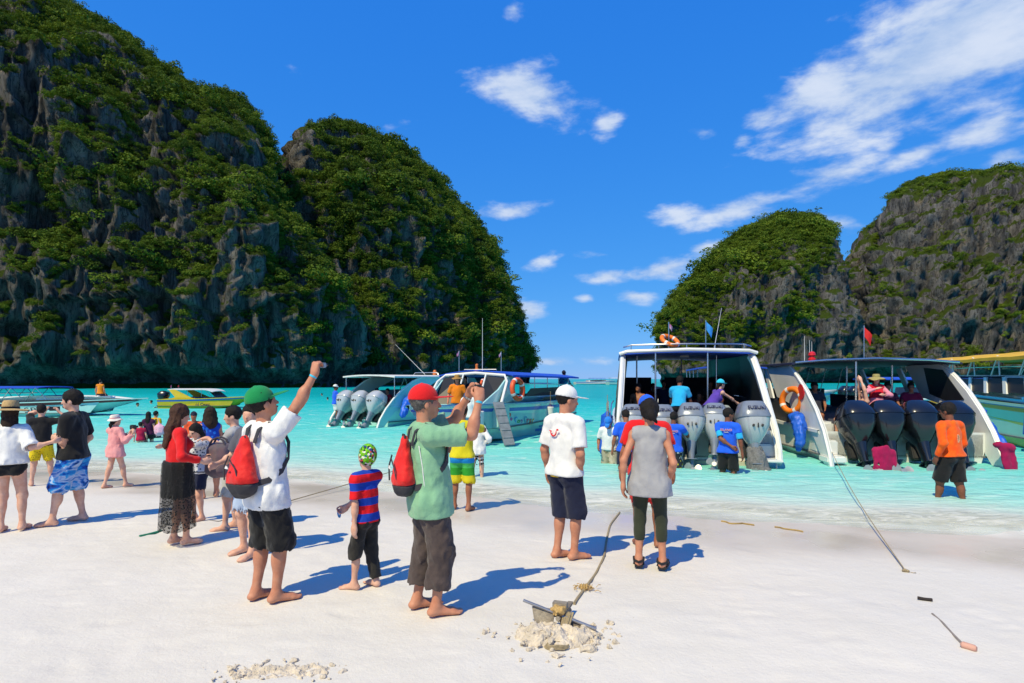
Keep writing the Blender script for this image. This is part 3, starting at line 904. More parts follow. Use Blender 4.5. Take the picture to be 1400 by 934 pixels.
# ------------------------------------------------------------------ figures
def ik(a, b, l1, l2, pole):
    a, b = np.asarray(a, float), np.asarray(b, float)
    d = b - a; L = np.linalg.norm(d)
    L2 = min(L, (l1 + l2) * 0.998)
    u = d / (L + 1e-9)
    x = (l1 * l1 - l2 * l2 + L2 * L2) / (2 * L2)
    hh = math.sqrt(max(l1 * l1 - x * x, 0))
    p = np.asarray(pole, float); p = p - u * (p @ u); p = nrm(p)
    return a + u * x + p * hh, a + u * L2
def fig(H=1.72, sex='m', build=1.0, lean=0.0, side=0.0, twist=0.0, pel=(0, 0), pelz=None, feet=((-.1, 0), (.1, 0)), fyaw=(8, -8), footz=(0, 0), knee=(0, 1, 0),
        armL=None, armR=None, head=(0, 0, 0), belly=0.0, toes=False, fingers=True, heads=1.0):
    s = H / 1.72
    f = dict(s=s, H=H, sex=sex, build=build)
    bw = build
    w = sex == 'w'
    pc = V3(pel[0], pel[1], (0.885 * s if pelz is None else pelz))
    Rt = rot('Z', twist) @ rot('Y', side) @ rot('X', -lean)
    u, rt, fw = Rt @ V3(0, 0, 1), Rt @ V3(1, 0, 0), Rt @ V3(0, 1, 0)
    f.update(pc=pc, u=u, rt=rt, fw=fw)
    at = lambda a, b, c: pc + rt * a * s + fw * b * s + u * c * s
    f['at'] = at
    shw = (.158 if w else .186) * (0.6 + .4 * bw)
    hipw = .172 if w else .158
    tor = [ell(at(0, -.005, .0), V3(hipw * bw, .112 * bw, .13) * s, Rt),
           rc(at(0, 0, .05), at(0, 0.0, .2), (.125 if w else .138) * s * bw, (.122 if w else .142) * s * bw, fw, .72),
           ell(at(0, .0, .33), V3((.145 if w else .16) * bw, .108 * bw, .175) * s, Rt),
           rc(at(-shw * .82, -.01, .475), at(shw * .82, -.01, .475), .058 * s, .058 * s),
           rc(at(0, -.02, .5), at(-shw * .8, -.015, .475), .05 * s, .05 * s), rc(at(0, -.02, .5), at(shw * .8, -.015, .475), .05 * s, .05 * s)]
    if w:
        tor += [ell(at(-.07, .085, .33), V3(.058, .06, .06) * s, Rt), ell(at(.07, .085, .33), V3(.058, .06, .06) * s, Rt)]
    if belly:
        tor += [ell(at(0, .045, .13), V3(.13, .09 + belly, .15) * s, Rt)]
    f['torso'] = tor
    # head
    Rh = rot('Z', head[0]) @ rot('X', head[1]) @ rot('Y', head[2])
    nb = at(0, -.01, .5)
    hc = nb + nrm(u * .6 + V3(0, 0, .4)) * .105 * s + Rh @ V3(0, .02, .09) * s * heads
    f.update(Rh=Rh, hc=hc)
    hs = s * heads
    f['hs'] = hs
    hp = lambda a, b, c: hc + Rh @ (V3(a, b, c) * hs)
    f['hp'] = hp
    f['neck'] = [rc(nb, hp(0, -.02, -.05), (.05 if w else .056) * s, (.048 if w else .053) * s)]
    f['head'] = [ell(hp(0, -.008, .035), V3(.075, .095, .094) * hs, Rh), ell(hp(0, .024, -.028), V3(.061, .070, .088) * hs, Rh),
                 ell(hp(0, .058, -.088), V3(.034, .03, .026) * hs, Rh), rc(hp(-.034, .080, .018), hp(.034, .080, .018), .014 * hs, .014 * hs),
                 rc(hp(0, .094, .002), hp(0, .113, -.034), .009 * hs, .0145 * hs, k=.012), ell(hp(0, .089, -.064), V3(.024, .013, .013) * hs, Rh, k=.01),
                 ell(hp(-.077, -.008, -.012), V3(.010, .021, .032) * hs, Rh, k=.008), ell(hp(.077, -.008, -.012), V3(.010, .021, .032) * hs, Rh, k=.008),
                 ell(hp(-.035, .062, -.022), V3(.025, .022, .022) * hs, Rh), ell(hp(.035, .062, -.022), V3(.025, .022, .022) * hs, Rh)]
    # legs
    legs = {}
    for i, sd in ((0, -1), (1, 1)):
        hip = pc + rt * sd * .085 * s * bw + V3(0, 0, -.035 * s)
        fy = rot('Z', fyaw[i])
        fp = V3(feet[i][0], feet[i][1], footz[i])
        ank = fp + V3(0, 0, .078 * s)
        kn, ank2 = ik(hip, ank, (.389 * s), .390 * s, fy @ np.asarray(knee, float))
        ff = lambda a, b, c, fp=fp, fy=fy: fp + fy @ (V3(a, b, c) * s)
        tw = (.088 if w else .083) * bw
        thigh = [rc(hip, kn, tw * s, .056 * s * bw), ell(hip + V3(0, -.045, -.015) * s, V3(.085, .08, .09) * s * bw)]
        cd = nrm(ank - kn)
        bk = fy @ V3(0, -1, 0)
        shin = [rc(kn, ank, .051 * s * bw, .034 * s), ell(kn + cd * .125 * s + bk * .014 * s, V3(.047 * bw, .05 * bw, .105) * s), ell(kn, V3(.053, .055, .06) * s * bw)]
        foot = [rc(ank, ff(0, -.03, .034), .034 * s, .033 * s), rc(ff(0, -.03, .030), ff(sd * -.004, .125, .022), .034 * s, .040 * s, (0, 0, 1), .62), rc(ff(0, .0, .062), ff(0, .11, .026), .03 * s, .026 * s)]
        if toes:
            for q, (tx, ty, tr) in enumerate(((-.030, .198, .0135), (-.010, .200, .0105), (.007, .193, .010), (.022, .183, .0095), (.035, .170, .009))):
                foot.append(rc(ff(sd * tx * .9, .125, .02), ff(sd * tx * 1.08, ty, .012), .015 * s, tr * s, k=.008))
        else:
            foot.append(rc(ff(-.016 * sd, .125, .020), ff(-.016 * sd, .185, .014), .026 * s, .018 * s)); foot.append(rc(ff(.02 * sd, .125, .020), ff(.02 * sd, .168, .013), .022 * s, .016 * s))
        legs[sd] = dict(hip=hip, kn=kn, ank=ank, fp=fp, fy=fy, thigh=thigh, shin=shin, foot=foot, ff=ff)
    f['legs'] = legs
    # arms
    arms = {}
    for sd, spec in ((-1, armL), (1, armR)):
        spec = dict(spec or {})
        sh = at(sd * shw, -.012, .462)
        tgt = spec.get('to')
        if tgt is None:
            tgt = sh + (rt * sd * .10 + fw * .05 - u * .53) * s
        tgt = np.asarray(tgt, float)
        pole = spec.get('pole', rt * sd * .35 - fw * 1.0)
        el, wr = ik(sh, tgt, .292 * s, .262 * s, pole)
        d = nrm(spec.get('dir', wr - el))
        pn = spec.get('palm')
        pn = (-rt * sd) if pn is None else np.asarray(pn, float)
        pn = nrm(pn - d * (pn @ d))
        aw = (.84 if w else 1.0) * bw
        upper = [rc(sh, el, .050 * s * aw, .039 * s * aw), ell(sh, V3(.057, .056, .06) * s * aw)]
        fore = [rc(el, wr, .038 * s * aw, .026 * s * (.9 if w else 1)), ell(el + (wr - el) * .28, V3(.041, .041, .06) * s * aw)]
        hand = hand_prims(wr, d, pn, sd, spec.get('curl', .35), s * (.93 if w else 1.0), fingers, spec.get('spread', 0.0))
        arms[sd] = dict(sh=sh, el=el, wr=wr, dir=d, palm=pn, upper=upper, fore=fore, hand=hand)
    f['arms'] = arms
    return f
def hand_prims(wr, d, pn, sd, curl, s, fingers=True, spread=0.0):
    lat = np.cross(d, pn) * sd       # towards the thumb side
    lat = nrm(lat)
    P = []
    P.append(rc(wr, wr + d * .03 * s, .026 * s, .028 * s, pn, .72))
    P.append(rc(wr + d * .03 * s + lat * .012 * s, wr + d * .078 * s + lat * .022 * s, .026 * s, .020 * s, pn, .62))
    P.append(rc(wr + d * .03 * s - lat * .010 * s, wr + d * .074 * s - lat * .020 * s, .026 * s, .019 * s, pn, .62))
    if not fingers:
        P.append(rc(wr + d * .07 * s, wr + d * (.15 - .05 * curl) * s + pn * .05 * curl * s, .034 * s, .022 * s, pn, .5))
        return P
    for off, ln in ((.032, .074), (.011, .082), (-.010, .077), (-.030, .060)):
        b = wr + d * (.082 - abs(off) * .25) * s + lat * off * s
        dd = d + lat * off * 4 * spread
        dd = nrm(dd)
        ang = 0
        p0 = b
        for i, fr in enumerate((.45, .32, .26)):
            ang += curl * (1.25, 1.35, 1.0)[i]
            vv = dd * math.cos(ang) + pn * math.sin(ang)
            p1 = p0 + vv * ln * fr * s
            P.append(rc(p0, p1, (.0098 - .0008 * i) * s, (.0092 - .001 * i) * s, k=.006))
            p0 = p1
    # thumb leaves the side of the palm near its base
    t0 = wr + d * .022 * s + lat * .024 * s + pn * .008 * s
    a = nrm(d * .75 + lat * (.85 - .3 * curl) + pn * (.25 + .5 * curl))
    t1 = t0 + a * .042 * s
    b = nrm(d * .9 + lat * (.35 - .5 * curl) + pn * (.15 + .6 * curl))
    t2 = t1 + b * .032 * s
    t3 = t2 + nrm(b + d * .3 - lat * .4 * curl) * .024 * s
    P += [rc(t0, t1, .0155 * s, .0125 * s, k=.01), rc(t1, t2, .012 * s, .0105 * s, k=.006), rc(t2, t3, .0105 * s, .0085 * s, k=.006)]
    return P
def body_prims(f):
    P = list(f['torso']) + f['neck'] + f['head']
    for l in f['legs'].values():
        P += l['thigh'] + l['shin'] + l['foot']
    for a in f['arms'].values():
        P += a['upper'] + a['fore'] + a['hand']
    return P
BLEND = .028
def skin_mat(tone):
    tones = {'light': (0.70, 0.42, 0.31), 'mid': (0.60, 0.31, 0.20), 'tan': (0.54, 0.25, 0.155), 'dark': (0.21, 0.080, 0.045), 'brown': (0.33, 0.14, 0.08), 'pink': (0.66, 0.35, 0.26)}
    c = tones[tone]
    return M('skin_' + tone, c, rough=0.55, spec=0.35, scale=14, col2=(c[0] * .84, c[1] * .68, c[2] * .62), bump=.06, bscale=160)
CLOTH = {}
def cloth_mat(name, c, rough=.85, bump=.25, c2=None):
    return M('cloth_' + name, c, rough=rough, spec=.2, scale=9, var=.07, bump=bump, bscale=120, col2=c2, sheen=.15)

def person(label, f, loc, yaw, tone='mid', h=.012, name='person'):
    me = sdf_mesh(name, body_prims(f), h, k=BLEND, relax=1)
    o = link_mesh(name, me, skin_mat(tone), None, True)
    loc = Vector(loc) + Vector((0, 0, .008))
    o.location = loc
    o.rotation_euler = (0, 0, R(yaw))
    tag(o, label, 'person')
    f['root'] = o
    f['h'] = h
    f['mat'] = Matrix.Translation(Vector(loc)) @ Matrix.Rotation(R(yaw), 4, 'Z')
    return o
def wear(f, name, mat, prims, h=None, grow=0.0, k=.035, clips=(), carve=(), folds=None, label=None):
    me = sdf_mesh(name, prims, h or max(f['h'], .008), grow=grow, k=k, clips=clips, carve=carve, folds=folds)
    o = link_mesh(name, me, mat, f['root'], True)
    if label: o['label'] = label
    return o
def shirt(f, mat, hem=-.06, sleeve=.6, off=.013, loose=.02, name='shirt', folds=.010, collar=.0, vneck=0.0, h=None, tank=False, flare=0.0, hem_tilt=0.0):
    s, at, fw, rt, u = f['s'], f['at'], f['fw'], f['rt'], f['u']
    bw = f['build']
    P = [dict(p) for p in f['torso']]
    for p in P:
        if p['t'] == 'rc': p['ra'] += off; p['rb'] += off
        else: p['r'] = p['r'] + off
    carve = []
    hipw_ = (.172 if f['sex'] == 'w' else .158) * bw
    rb = max((.148 + loose + flare) * (.35 + .65 * bw), (hipw_ + off + .016 + flare * .5) if hem < .02 else 0) * s
    fl = .80
    P.append(rc(at(0, .0, .26), at(0, 0, hem - .03), (.143 + loose * .6) * s * (.35 + .65 * bw), rb, fw, fl))
    hn = nrm(-u + fw * hem_tilt)
    clips = [(at(0, 0, hem), hn)]
    carve.append(rc(at(0, 0, hem - .26), at(0, 0, hem - rb / s * .90), rb - .014 * s, rb - .016 * s, fw, fl))
    if hem < -.01:
        for l in f['legs'].values():
            p = dict(l['thigh'][1]); p['r'] = p['r'] + (off + .018) * s ** 3; P.append(p)
            P.append(rc(l['hip'], l['hip'] + (l['kn'] - l['hip']) * .25, l['thigh'][0]['ra'] + (off + .024) * s ** 3, l['thigh'][0]['ra'] + (off + .024) * s ** 3))
    for sd, a in f['arms'].items():
        if tank:
            continue
        sh, el, wr = a['sh'], a['el'], a['wr']
        r0, r1 = (.056 + off) * s * bw, (.050 + off + loose * .55) * s * bw
        if sleeve <= 1.0:
            e = sh + (el - sh) * sleeve
            P.append(rc(sh, e + nrm(el - sh) * .03, r0, r1, clip=[(e, nrm(el - sh))]))
            carve.append(rc(e - nrm(el - sh) * .012, e + nrm(el - sh) * .08, r1 - .017, r1 - .014))
        else:
            P.append(rc(sh, el, r0, (.043 + off) * s * bw))
            e = el + (wr - el) * min(sleeve - 1.0, 1.0)
            P.append(rc(el, e + nrm(wr - el) * .02, (.043 + off) * s * bw, (.032 + off) * s * bw, clip=[(e, nrm(wr - el))]))
            carve.append(rc(e - nrm(wr - el) * .008, e + nrm(wr - el) * .06, (.024 + off) * s * bw, (.024 + off) * s * bw))
    if tank:
        for sd, a in f['arms'].items():
            carve.append(rc(a['sh'] + rt * sd * .035 * s + u * .02 * s, a['sh'] + rt * sd * .03 * s - u * .10 * s, .062 * s, .05 * s))
    nb = at(0, -.01, .515)
    if collar:
        P.append(rc(at(0, -.012, .49), at(0, -.018, .535), .062 * s, .060 * s, clip=[(at(0, -.015, .495 + collar), nrm(u))]))
        carve.append(rc(at(0, .03, .50), at(0, .02, .60), .040 * s, .058 * s))
    else:
        carve.append(ell(at(0, .012, .535), V3(.068, .066, .032) * s))
    if vneck:
        carve.append(rc(at(0, .10, .50), at(0, .12, .50 - vneck), .045 * s, .02 * s))
    fo = None if not folds else [(folds * 1.25, V3(9, 9, 4.5) / s, 3.1 + f['H'] * 7), (folds * .8, V3(19, 19, 11) / s, 1.7)]
    return wear(f, name, mat, P, h=h, clips=clips, carve=carve, folds=fo)
def trousers(f, mat, waist=.07, length=.9, off=.012, loose=.025, name='shorts', folds=.010, h=None, cuff=0.0, tight=False):
    """length: 0..1 down the thigh, 1..2 down the shin"""
    s, at, fw, u = f['s'], f['at'], f['fw'], f['u']
    bw = f['build']
    P = []
    for p in f['torso'][:2]:
        p = dict(p)
        if p['t'] == 'rc': p['ra'] += off; p['rb'] += off
        else: p['r'] = p['r'] + off
        P.append(p)
    clips = [(at(0, 0, waist), nrm(u))]
    carve = []
    lens = length if isinstance(length, (tuple, list)) else (length, length)
    for (sd, l), ln in zip(sorted(f['legs'].items()), lens):
        hip, kn, ank = l['hip'], l['kn'], l['ank']
        for p in l['thigh'][1:]:
            p = dict(p); p['r'] = p['r'] + off; P.append(p)
        rk = (.056 * bw + off + loose) * s
        rh = (.088 * bw + off + loose * .25) * s
        if ln <= 1.0:
            e = hip + (kn - hip) * ln; ax = nrm(kn - hip)
            r1 = rh + (rk - rh) * ln * .8
            P.append(rc(hip, e + ax * .03, rh, r1, clip=[(e, ax)]))
            carve.append(rc(e - ax * .02, e + ax * .08, r1 - .011 * s, r1 - .009 * s))
        else:
            P.append(rc(hip, kn, rh, rk))
            e = kn + (ank - kn) * (ln - 1.0); ax = nrm(ank - kn)
            r1 = (.040 + off + (0.0 if tight else loose)) * s + (.010 * s * (2 - ln))
            P.append(rc(kn, e + ax * .02, rk, r1, clip=[(e, ax)]))
            if cuff:
                P.append(rc(e - ax * .075 * s, e - ax * .02 * s, r1 + cuff, r1 + cuff * .8, clip=[(e, ax)]))
            carve.append(rc(e - ax * .012, e + ax * .06, max(r1 - .010, .03), max(r1 - .008, .03)))
            if tight:
                for p in l['shin'][1:2]:
                    p = dict(p); p['r'] = p['r'] + off; p['clip'] = [(e, ax)]; P.append(p)
    fo = None if not folds else [(folds * 1.2, V3(9, 9, 5) / s, 5.3 + f['H'] * 3), (folds * .8, V3(20, 20, 13) / s, 2.7)]
    return wear(f, name, mat, P, h=h, k=.03, clips=clips, carve=carve, folds=fo)
def skirt(f, mat, top=.10, length=.55, r0=.14, r1=.24, name='skirt', folds=.02, flat=.8, h=None, pleat=14.0, thin=.012):
    s, at, fw = f['s'], f['at'], f['fw']
    a, b = at(0, 0, top), at(0, 0, top) - V3(0, 0, length * s)
    P = [rc(a, b - V3(0, 0, .02), r0 * s, r1 * s, fw, flat, clip=[(b, V3(0, 0, -1)), (a, nrm(f['u']))])]
    carve = [rc(a - V3(0, 0, length * .45 * s), b - V3(0, 0, .1), (r0 + (r1 - r0) * .45 - thin * 1.4) * s, (r1 - thin) * s + (r1 - r0) / length * .1 * s, fw, flat)]
    return wear(f, name, mat, P, h=h, k=0, carve=carve, folds=[(folds, V3(pleat, pleat, 1.2), 4.4)])
def hair(f, mat, style='short', h=None, vol=.013, extra=()):
    hp, hs, Rh = f['hp'], f['hs'], f['Rh']
    P = [ell(hp(0, -.012, .038), V3(.075 + vol, .096 + vol, .094 + vol) * hs, Rh)]
    carve = [ell(hp(0, .105, -.055), V3(.082, .085, .098) * hs, Rh), ell(hp(0, .03, -.13), V3(.12, .08, .085) * hs, Rh)]
    for sd in (-1, 1):
        carve.append(ell(hp(sd * .083, .012, -.02), V3(.022, .030, .040) * hs, Rh))
    fo = [(.014, V3(26, 26, 14) / hs, 2.2), (.010, V3(60, 60, 22) / hs, 8.2)]
    if style == 'short':
        carve.append(ell(hp(0, -.06, -.15), V3(.13, .12, .085) * hs, Rh))
    elif style == 'long':
        P += [rc(hp(0, -.055, .0), hp(0, -.085, -.18), .075 * hs, .088 * hs, Rh @ V3(0, 1, 0), .6), rc(hp(0, -.085, -.18), hp(0, -.10, -.36), .088 * hs, .06 * hs, Rh @ V3(0, 1, 0), .5),
              rc(hp(-.072, -.02, .0), hp(-.08, -.03, -.2), .028 * hs, .028 * hs), rc(hp(.072, -.02, .0), hp(.08, -.03, -.2), .028 * hs, .028 * hs)]
        carve = carve[:1]
    elif style == 'mid':
        P += [rc(hp(0, -.055, .0), hp(0, -.075, -.13), .075 * hs, .07 * hs, Rh @ V3(0, 1, 0), .65), rc(hp(-.072, -.02, .0), hp(-.074, -.03, -.13), .026 * hs, .022 * hs), rc(hp(.072, -.02, .0), hp(.074, -.03, -.13), .026 * hs, .022 * hs)]
        carve = carve[:1]
    elif style == 'curly':
        P += [rc(hp(0, -.05, .02), hp(0, -.08, -.16), .10 * hs, .115 * hs, Rh @ V3(0, 1, 0), .7), rc(hp(-.08, -.02, .0), hp(-.1, -.03, -.18), .04 * hs, .04 * hs), rc(hp(.08, -.02, .0), hp(.1, -.03, -.18), .04 * hs, .04 * hs)]
        carve = carve[:1]
        fo = [(.018, V3(26, 26, 26) / hs, 2.2), (.010, V3(60, 60, 60) / hs, 8.2)]
    elif style == 'bun':
        P += [rc(hp(.01, -.06, -.005), hp(.045, -.135, -.02), .065 * hs, .055 * hs), rc(hp(.05, -.12, -.02), hp(.085, -.10, -.10), .03 * hs, .012 * hs)]
        carve.append(ell(hp(0, -.05, -.16), V3(.13, .11, .095) * hs, Rh))
    elif style == 'pony':
        P += [rc(hp(0, -.08, .0), hp(0, -.12, -.08), .04 * hs, .04 * hs), rc(hp(0, -.12, -.08), hp(0.0, -.12, -.22), .036 * hs, .018 * hs)]
        carve.append(ell(hp(0, -.03, -.16), V3(.13, .09, .095) * hs, Rh))
    for e in extra:
        P.append(rc(hp(*e[0]), hp(*e[1]), e[2] * hs, e[3] * hs))
    return wear(f, 'hair', mat, P, h=h or max(f['h'] * .8, .006), k=.02, carve=carve, folds=fo)
def cap(f, mat, h=None, brim=.085, pitch=0, backwards=False, name='cap', mat2=None):
    hp, hs, Rh = f['hp'], f['hs'], f['Rh']
    sg = -1 if backwards else 1
    up = Rh @ V3(0, 0, 1)
    P = [ell(hp(0, -.012, .045), V3(.094, .114, .108) * hs, Rh, clip=[(hp(0, 0, .028), -nrm(up + Rh @ V3(0, .12 * sg, 0)))])]
    fr = Rh @ rot('X', pitch)
    b0, b1 = hp(0, sg * .055, .038), hp(0, sg * (.10 + brim), .030)
    P.append(rc(b0, b1, .082 * hs, .055 * hs, nrm(np.cross(Rh @ V3(1, 0, 0), b1 - b0)), .10))
    P.append(ell(hp(0, -.012, .152), V3(.012, .012, .006) * hs, Rh))
    carve = [ell(hp(0, -.012, .036), V3(.080, .100, .098) * hs, Rh)]
    return wear(f, name, mat, P, h=h or max(f['h'] * .7, .006), k=.008, carve=carve)
def sunhat(f, mat, band, brim=.18, droop=.03, crown=.115, wav=.01, tilt=0, name='hat'):
    hp, hs, Rh = f['hp'], f['hs'], f['Rh']
    n = 28
    th = np.arange(n) / n * 2 * math.pi
    prof = [(brim, -droop - .004), (brim, -droop), (brim * .78, -droop * .35 + .002), (.094, .012), (.092, .03), (.088, crown * .75), (.070, crown * .97), (.03, crown), (.0005, crown - .004)]
    Rr = Rh @ rot('X', tilt)
    rings = []
    for r, z in prof:
        ov = 1.18 if r < .15 else 1.05
        zz = z + (wav * np.sin(th * 3 + 1) + wav * .6 * np.sin(th * 5)) * (r > .1) * (r / brim) ** 2
        ring = np.stack([r * np.cos(th), r * ov * np.sin(th), zz], 1) * hs
        rings.append(ring @ Rr.T + hp(0, -.012, .055))
    prof_in = [(.088, .012), (brim * .76, -droop * .35 - .004)]
    m = MB(); m.loft(rings)
    o = m.build(name, mat, f['root'], True)
    if band:
        m = MB()
        rr = []
        for r, z in ((.0945, .012), (.0945, .036), (.0905, .036), (.0905, .012)):
            ring = np.stack([(r + .002) * np.cos(th), (r + .002) * 1.18 * np.sin(th), np.full(n, z)], 1) * hs
            rr.append(ring @ Rr.T + hp(0, -.012, .055))
        m.loft(rr, cap=False)
        b = m.build('hat_band', band, o, True)
    return o
def eyes(f):
    hp, hs, Rh = f['hp'], f['hs'], f['Rh']
    for sd in (-1, 1):
        m = MB()
        c = hp(sd * .031, .083, -.003)
        n = 8
        Rq = Rh @ rot('X', -90)
        m.lathe([(.0005, .0065), (.007, .005), (.0115, 0), (.007, -.004)], c, 10, Rq @ np.diag([1, .55, 1.0]) * hs)
        m.build('eye', M('eye_dark', (.02, .014, .012), rough=.25), f['root'], True)
        m = MB()
        m.tube([hp(sd * .016, .094, .017), hp(sd * .033, .0915, .022), hp(sd * .048, .081, .018)], [.0028 * hs, .0036 * hs, .002 * hs], 6)
        m.build('eyebrow', M('hair_black', (.014, .011, .010), rough=.5, scale=40, var=.2), f['root'], True)
    m = MB()
    m.tube([hp(-.022, .096, -.064), hp(-.008, .1035, -.062), hp(0, .1045, -.063), hp(.008, .1035, -.062), hp(.022, .096, -.064)], [.003 * hs, .0055 * hs, .005 * hs, .0055 * hs, .003 * hs], 6)
    m.build('lips', M('lips', (.36, .12, .10), rough=.5), f['root'], True)
def glasses(f, mat):
    hp, hs = f['hp'], f['hs']
    m = MB()
    for sd in (-1, 1):
        ring = [hp(sd * (.032 + .024 * math.cos(a)), .102 - .012 * abs(math.cos(a)) * (math.cos(a) > 0), -.002 + .017 * math.sin(a)) for a in np.arange(10) / 10 * 2 * math.pi]
        cen = np.mean(ring, 0)
        ring2 = [p + f['Rh'] @ V3(0, -.006, 0) * hs for p in ring]
        m.loft([ring2, ring])
        m.tube([hp(sd * .056, .090, .004), hp(sd * .079, .04, .006), hp(sd * .080, -.02, .0)], .003 * hs, 6)
    m.tube([hp(-.01, .102, .004), hp(.01, .102, .004)], .003 * hs, 6)
    return m.build('glasses', mat, f['root'], True)
def band(f, sd, mat, t=.92, name='wristband', r=.031, w=.012):
    a = f['arms'][sd]
    s = f['s']
    p = a['el'] + (a['wr'] - a['el']) * t
    d = nrm(a['wr'] - a['el'])
    m = MB()
    q0, q1 = p - d * w / 2, p + d * w / 2
    m.tube([q0, q1], r * s, 14)
    return m.build(name, mat, f['root'], True)
def place(u, v):
    return gpt(u, v)
def L2W(f, p):
    return f['mat'] @ Vector(p)
def W2L(f, p):
    return np.array(f['mat'].inverted() @ Vector(p))
# ------------------------------------------------------------------ cloth patterns
def pattern_mat(name, fn, rough=.85):
    if name in MATS: return MATS[name]
    m = bpy.data.materials.new(name); m.use_nodes = True
    t = NT(m.node_tree)
    tc = t.n('ShaderNodeTexCoord')
    obj = tc.outputs['Object']
    sp = t.n('ShaderNodeSeparateXYZ', ins={0: obj})
    c = fn(t, obj, sp.outputs)
    b = t.n('ShaderNodeBsdfPrincipled', ins={'Base Color': c, 'Roughness': rough, 'Specular IOR Level': .2})
    n2 = t.n('ShaderNodeTexNoise', ins={0: obj, 'Scale': 110.0, 'Detail': 3.0})
    bp = t.n('ShaderNodeBump', ins={'Strength': .2, 'Distance': .02, 'Height': n2.outputs[0]})
    t.link(bp.outputs[0], b.inputs['Normal'])
    t.n('ShaderNodeOutputMaterial', ins={0: b.outputs[0]})
    MATS[name] = m
    return m
def bands(stops, z0, z1):
    """hard colour bands over height"""
    def fn(t, obj, xyz):
        f = t.math('DIVIDE', t.math('SUBTRACT', xyz[2], z0), z1 - z0)
        return t.ramp(f, stops, 'CONSTANT')
    return fn
def repeat_stripes(c1, c2, period, duty=.5):
    def fn(t, obj, xyz):
        f = t.math('FRACT', t.math('DIVIDE', xyz[2], period))
        return t.mix(t.math('GREATER_THAN', f, duty), c1, c2)
    return fn
def spots(c1, c2, scale, thr, c3=None):
    def fn(t, obj, xyz):
        v = t.n('ShaderNodeTexVoronoi', ins={0: obj, 'Scale': scale})
        c = t.mix(t.sstep(v.outputs[0], thr, thr * .7), c1, c2)
        if c3:
            n = t.n('ShaderNodeTexNoise', ins={0: obj, 'Scale': scale * .5, 'Detail': 4.0})
            c = t.mix(t.sstep(n.outputs[0], .55, .62), c, c3)
        return c
    return fn
def dye(cols, scale, stretch=(1, 1, 1)):
    def fn(t, obj, xyz):
        mp = t.n('ShaderNodeMapping', ins={0: obj}); mp.inputs[3].default_value = stretch
        n = t.n('ShaderNodeTexNoise', ins={0: mp.outputs[0], 'Scale': scale, 'Detail': 3.0, 'Distortion': .8})
        k = len(cols)
        return t.ramp(n.outputs[0], [(.3 + .4 * i / (k - 1), c) for i, c in enumerate(cols)])
    return fn
HB = M('hair_black', (.014, .011, .010), rough=.7, spec=.25, scale=40, var=.2, bump=.5, bscale=180)
HBR = M('hair_brown', (.075, .028, .014), rough=.6, spec=.3, scale=50, var=.25, bump=.5, bscale=150)
HDB = M('hair_dark_brown', (.03, .017, .011), rough=.7, spec=.25, bump=.5, bscale=150, scale=40, var=.25)
HGR = M('hair_grey', (.16, .15, .14), rough=.75, spec=.2, bump=.5, bscale=180, scale=60, var=.3)
WHITE = cloth_mat('white', (.80, .80, .80))
BLACK = cloth_mat('black', (.012, .012, .014))
NAVY = cloth_mat('navy', (.012, .016, .045))
RED = cloth_mat('red', (.72, .012, .016))
ROYAL = cloth_mat('royal_blue', (.015, .12, .80))
SKYB = cloth_mat('sky_blue', (.02, .42, .78))
STRAW = M('straw', (.56, .38, .17), rough=.9, scale=60, var=.15, bump=.4, bscale=150)
DARKPL = M('dark_plastic', (.02, .02, .022), rough=.35)
STRAP = M('strap_charcoal', (.035, .035, .045), rough=.8)

def A(u, v, dd=0.0, pole=None, **kw):
    d = dict(px=(u, v, dd)); d.update(kw)
    if pole is not None: d['pole'] = V3(*pole)
    return d
def mk(label, u, v, top, yaw, tone='mid', h=.012, hat=0.0, water=False, base=None, H=None, arms_px=True, **kw):
    loc = base if base is not None else None
    if loc is None:
        if water:
            w = wpt(u, v); loc = Vector((w.x, w.y, float(ground_z(w.x, w.y))))
        else:
            loc = gpt(u, v)
    loc = Vector(loc)
    yaw = yaw - math.degrees(math.atan2(loc.x, loc.y))      # yaw is given as seen from where the picture was taken
    if H is None:
        H = (CAM_H + (HOR - top) / FPX * loc.y) - loc.z - hat
    mt = Matrix.Translation(loc) @ Matrix.Rotation(R(yaw), 4, 'Z')
    inv = mt.inverted()
    for key in ('armL', 'armR'):
        a = kw.get(key)
        if a and 'px' in a:
            uu, vv, dd = a.pop('px')
            a['to'] = np.array(inv @ upt(uu, vv, loc.y + dd))
    f = fig(H=H, **kw)
    person(label, f, loc, yaw, tone, h)
    return f

def held(name, label, cat, f, sd, d, fwd=.09, up=0.0, lat=0.0, mat=DARKPL, Rm=None):
    """a small box-bodied device in the hand of arm sd, with a lens"""
    a = f['arms'][sd]
    p = a['wr'] + a['dir'] * fwd + a['palm'] * up + nrm(np.cross(a['dir'], a['palm'])) * lat
    w = L2W(f, p)
    root = empty(name, w, 0)
    Rq = Matrix.Rotation(f['root'].rotation_euler[2], 3, 'Z')
    if Rm is not None: Rq = Rq @ Matrix(Rm)
    m = MB(); m.box((0, 0, 0), d, np.array(Rq), bev=min(d) * .2); m.build('body', mat, root, True)
    m = MB()
    ax = np.array(Rq) @ V3(0, 1, 0)
    q = np.array(Rq) @ V3(d[0] * .22, d[1] / 2, d[2] * .1)
    m.tube([q, q + ax * d[1] * .5], min(d[0], d[2]) * .22, 12); m.build('lens', M('lens_glass', (.01, .01, .015), rough=.08), root, True)
    return tag(root, label, cat)
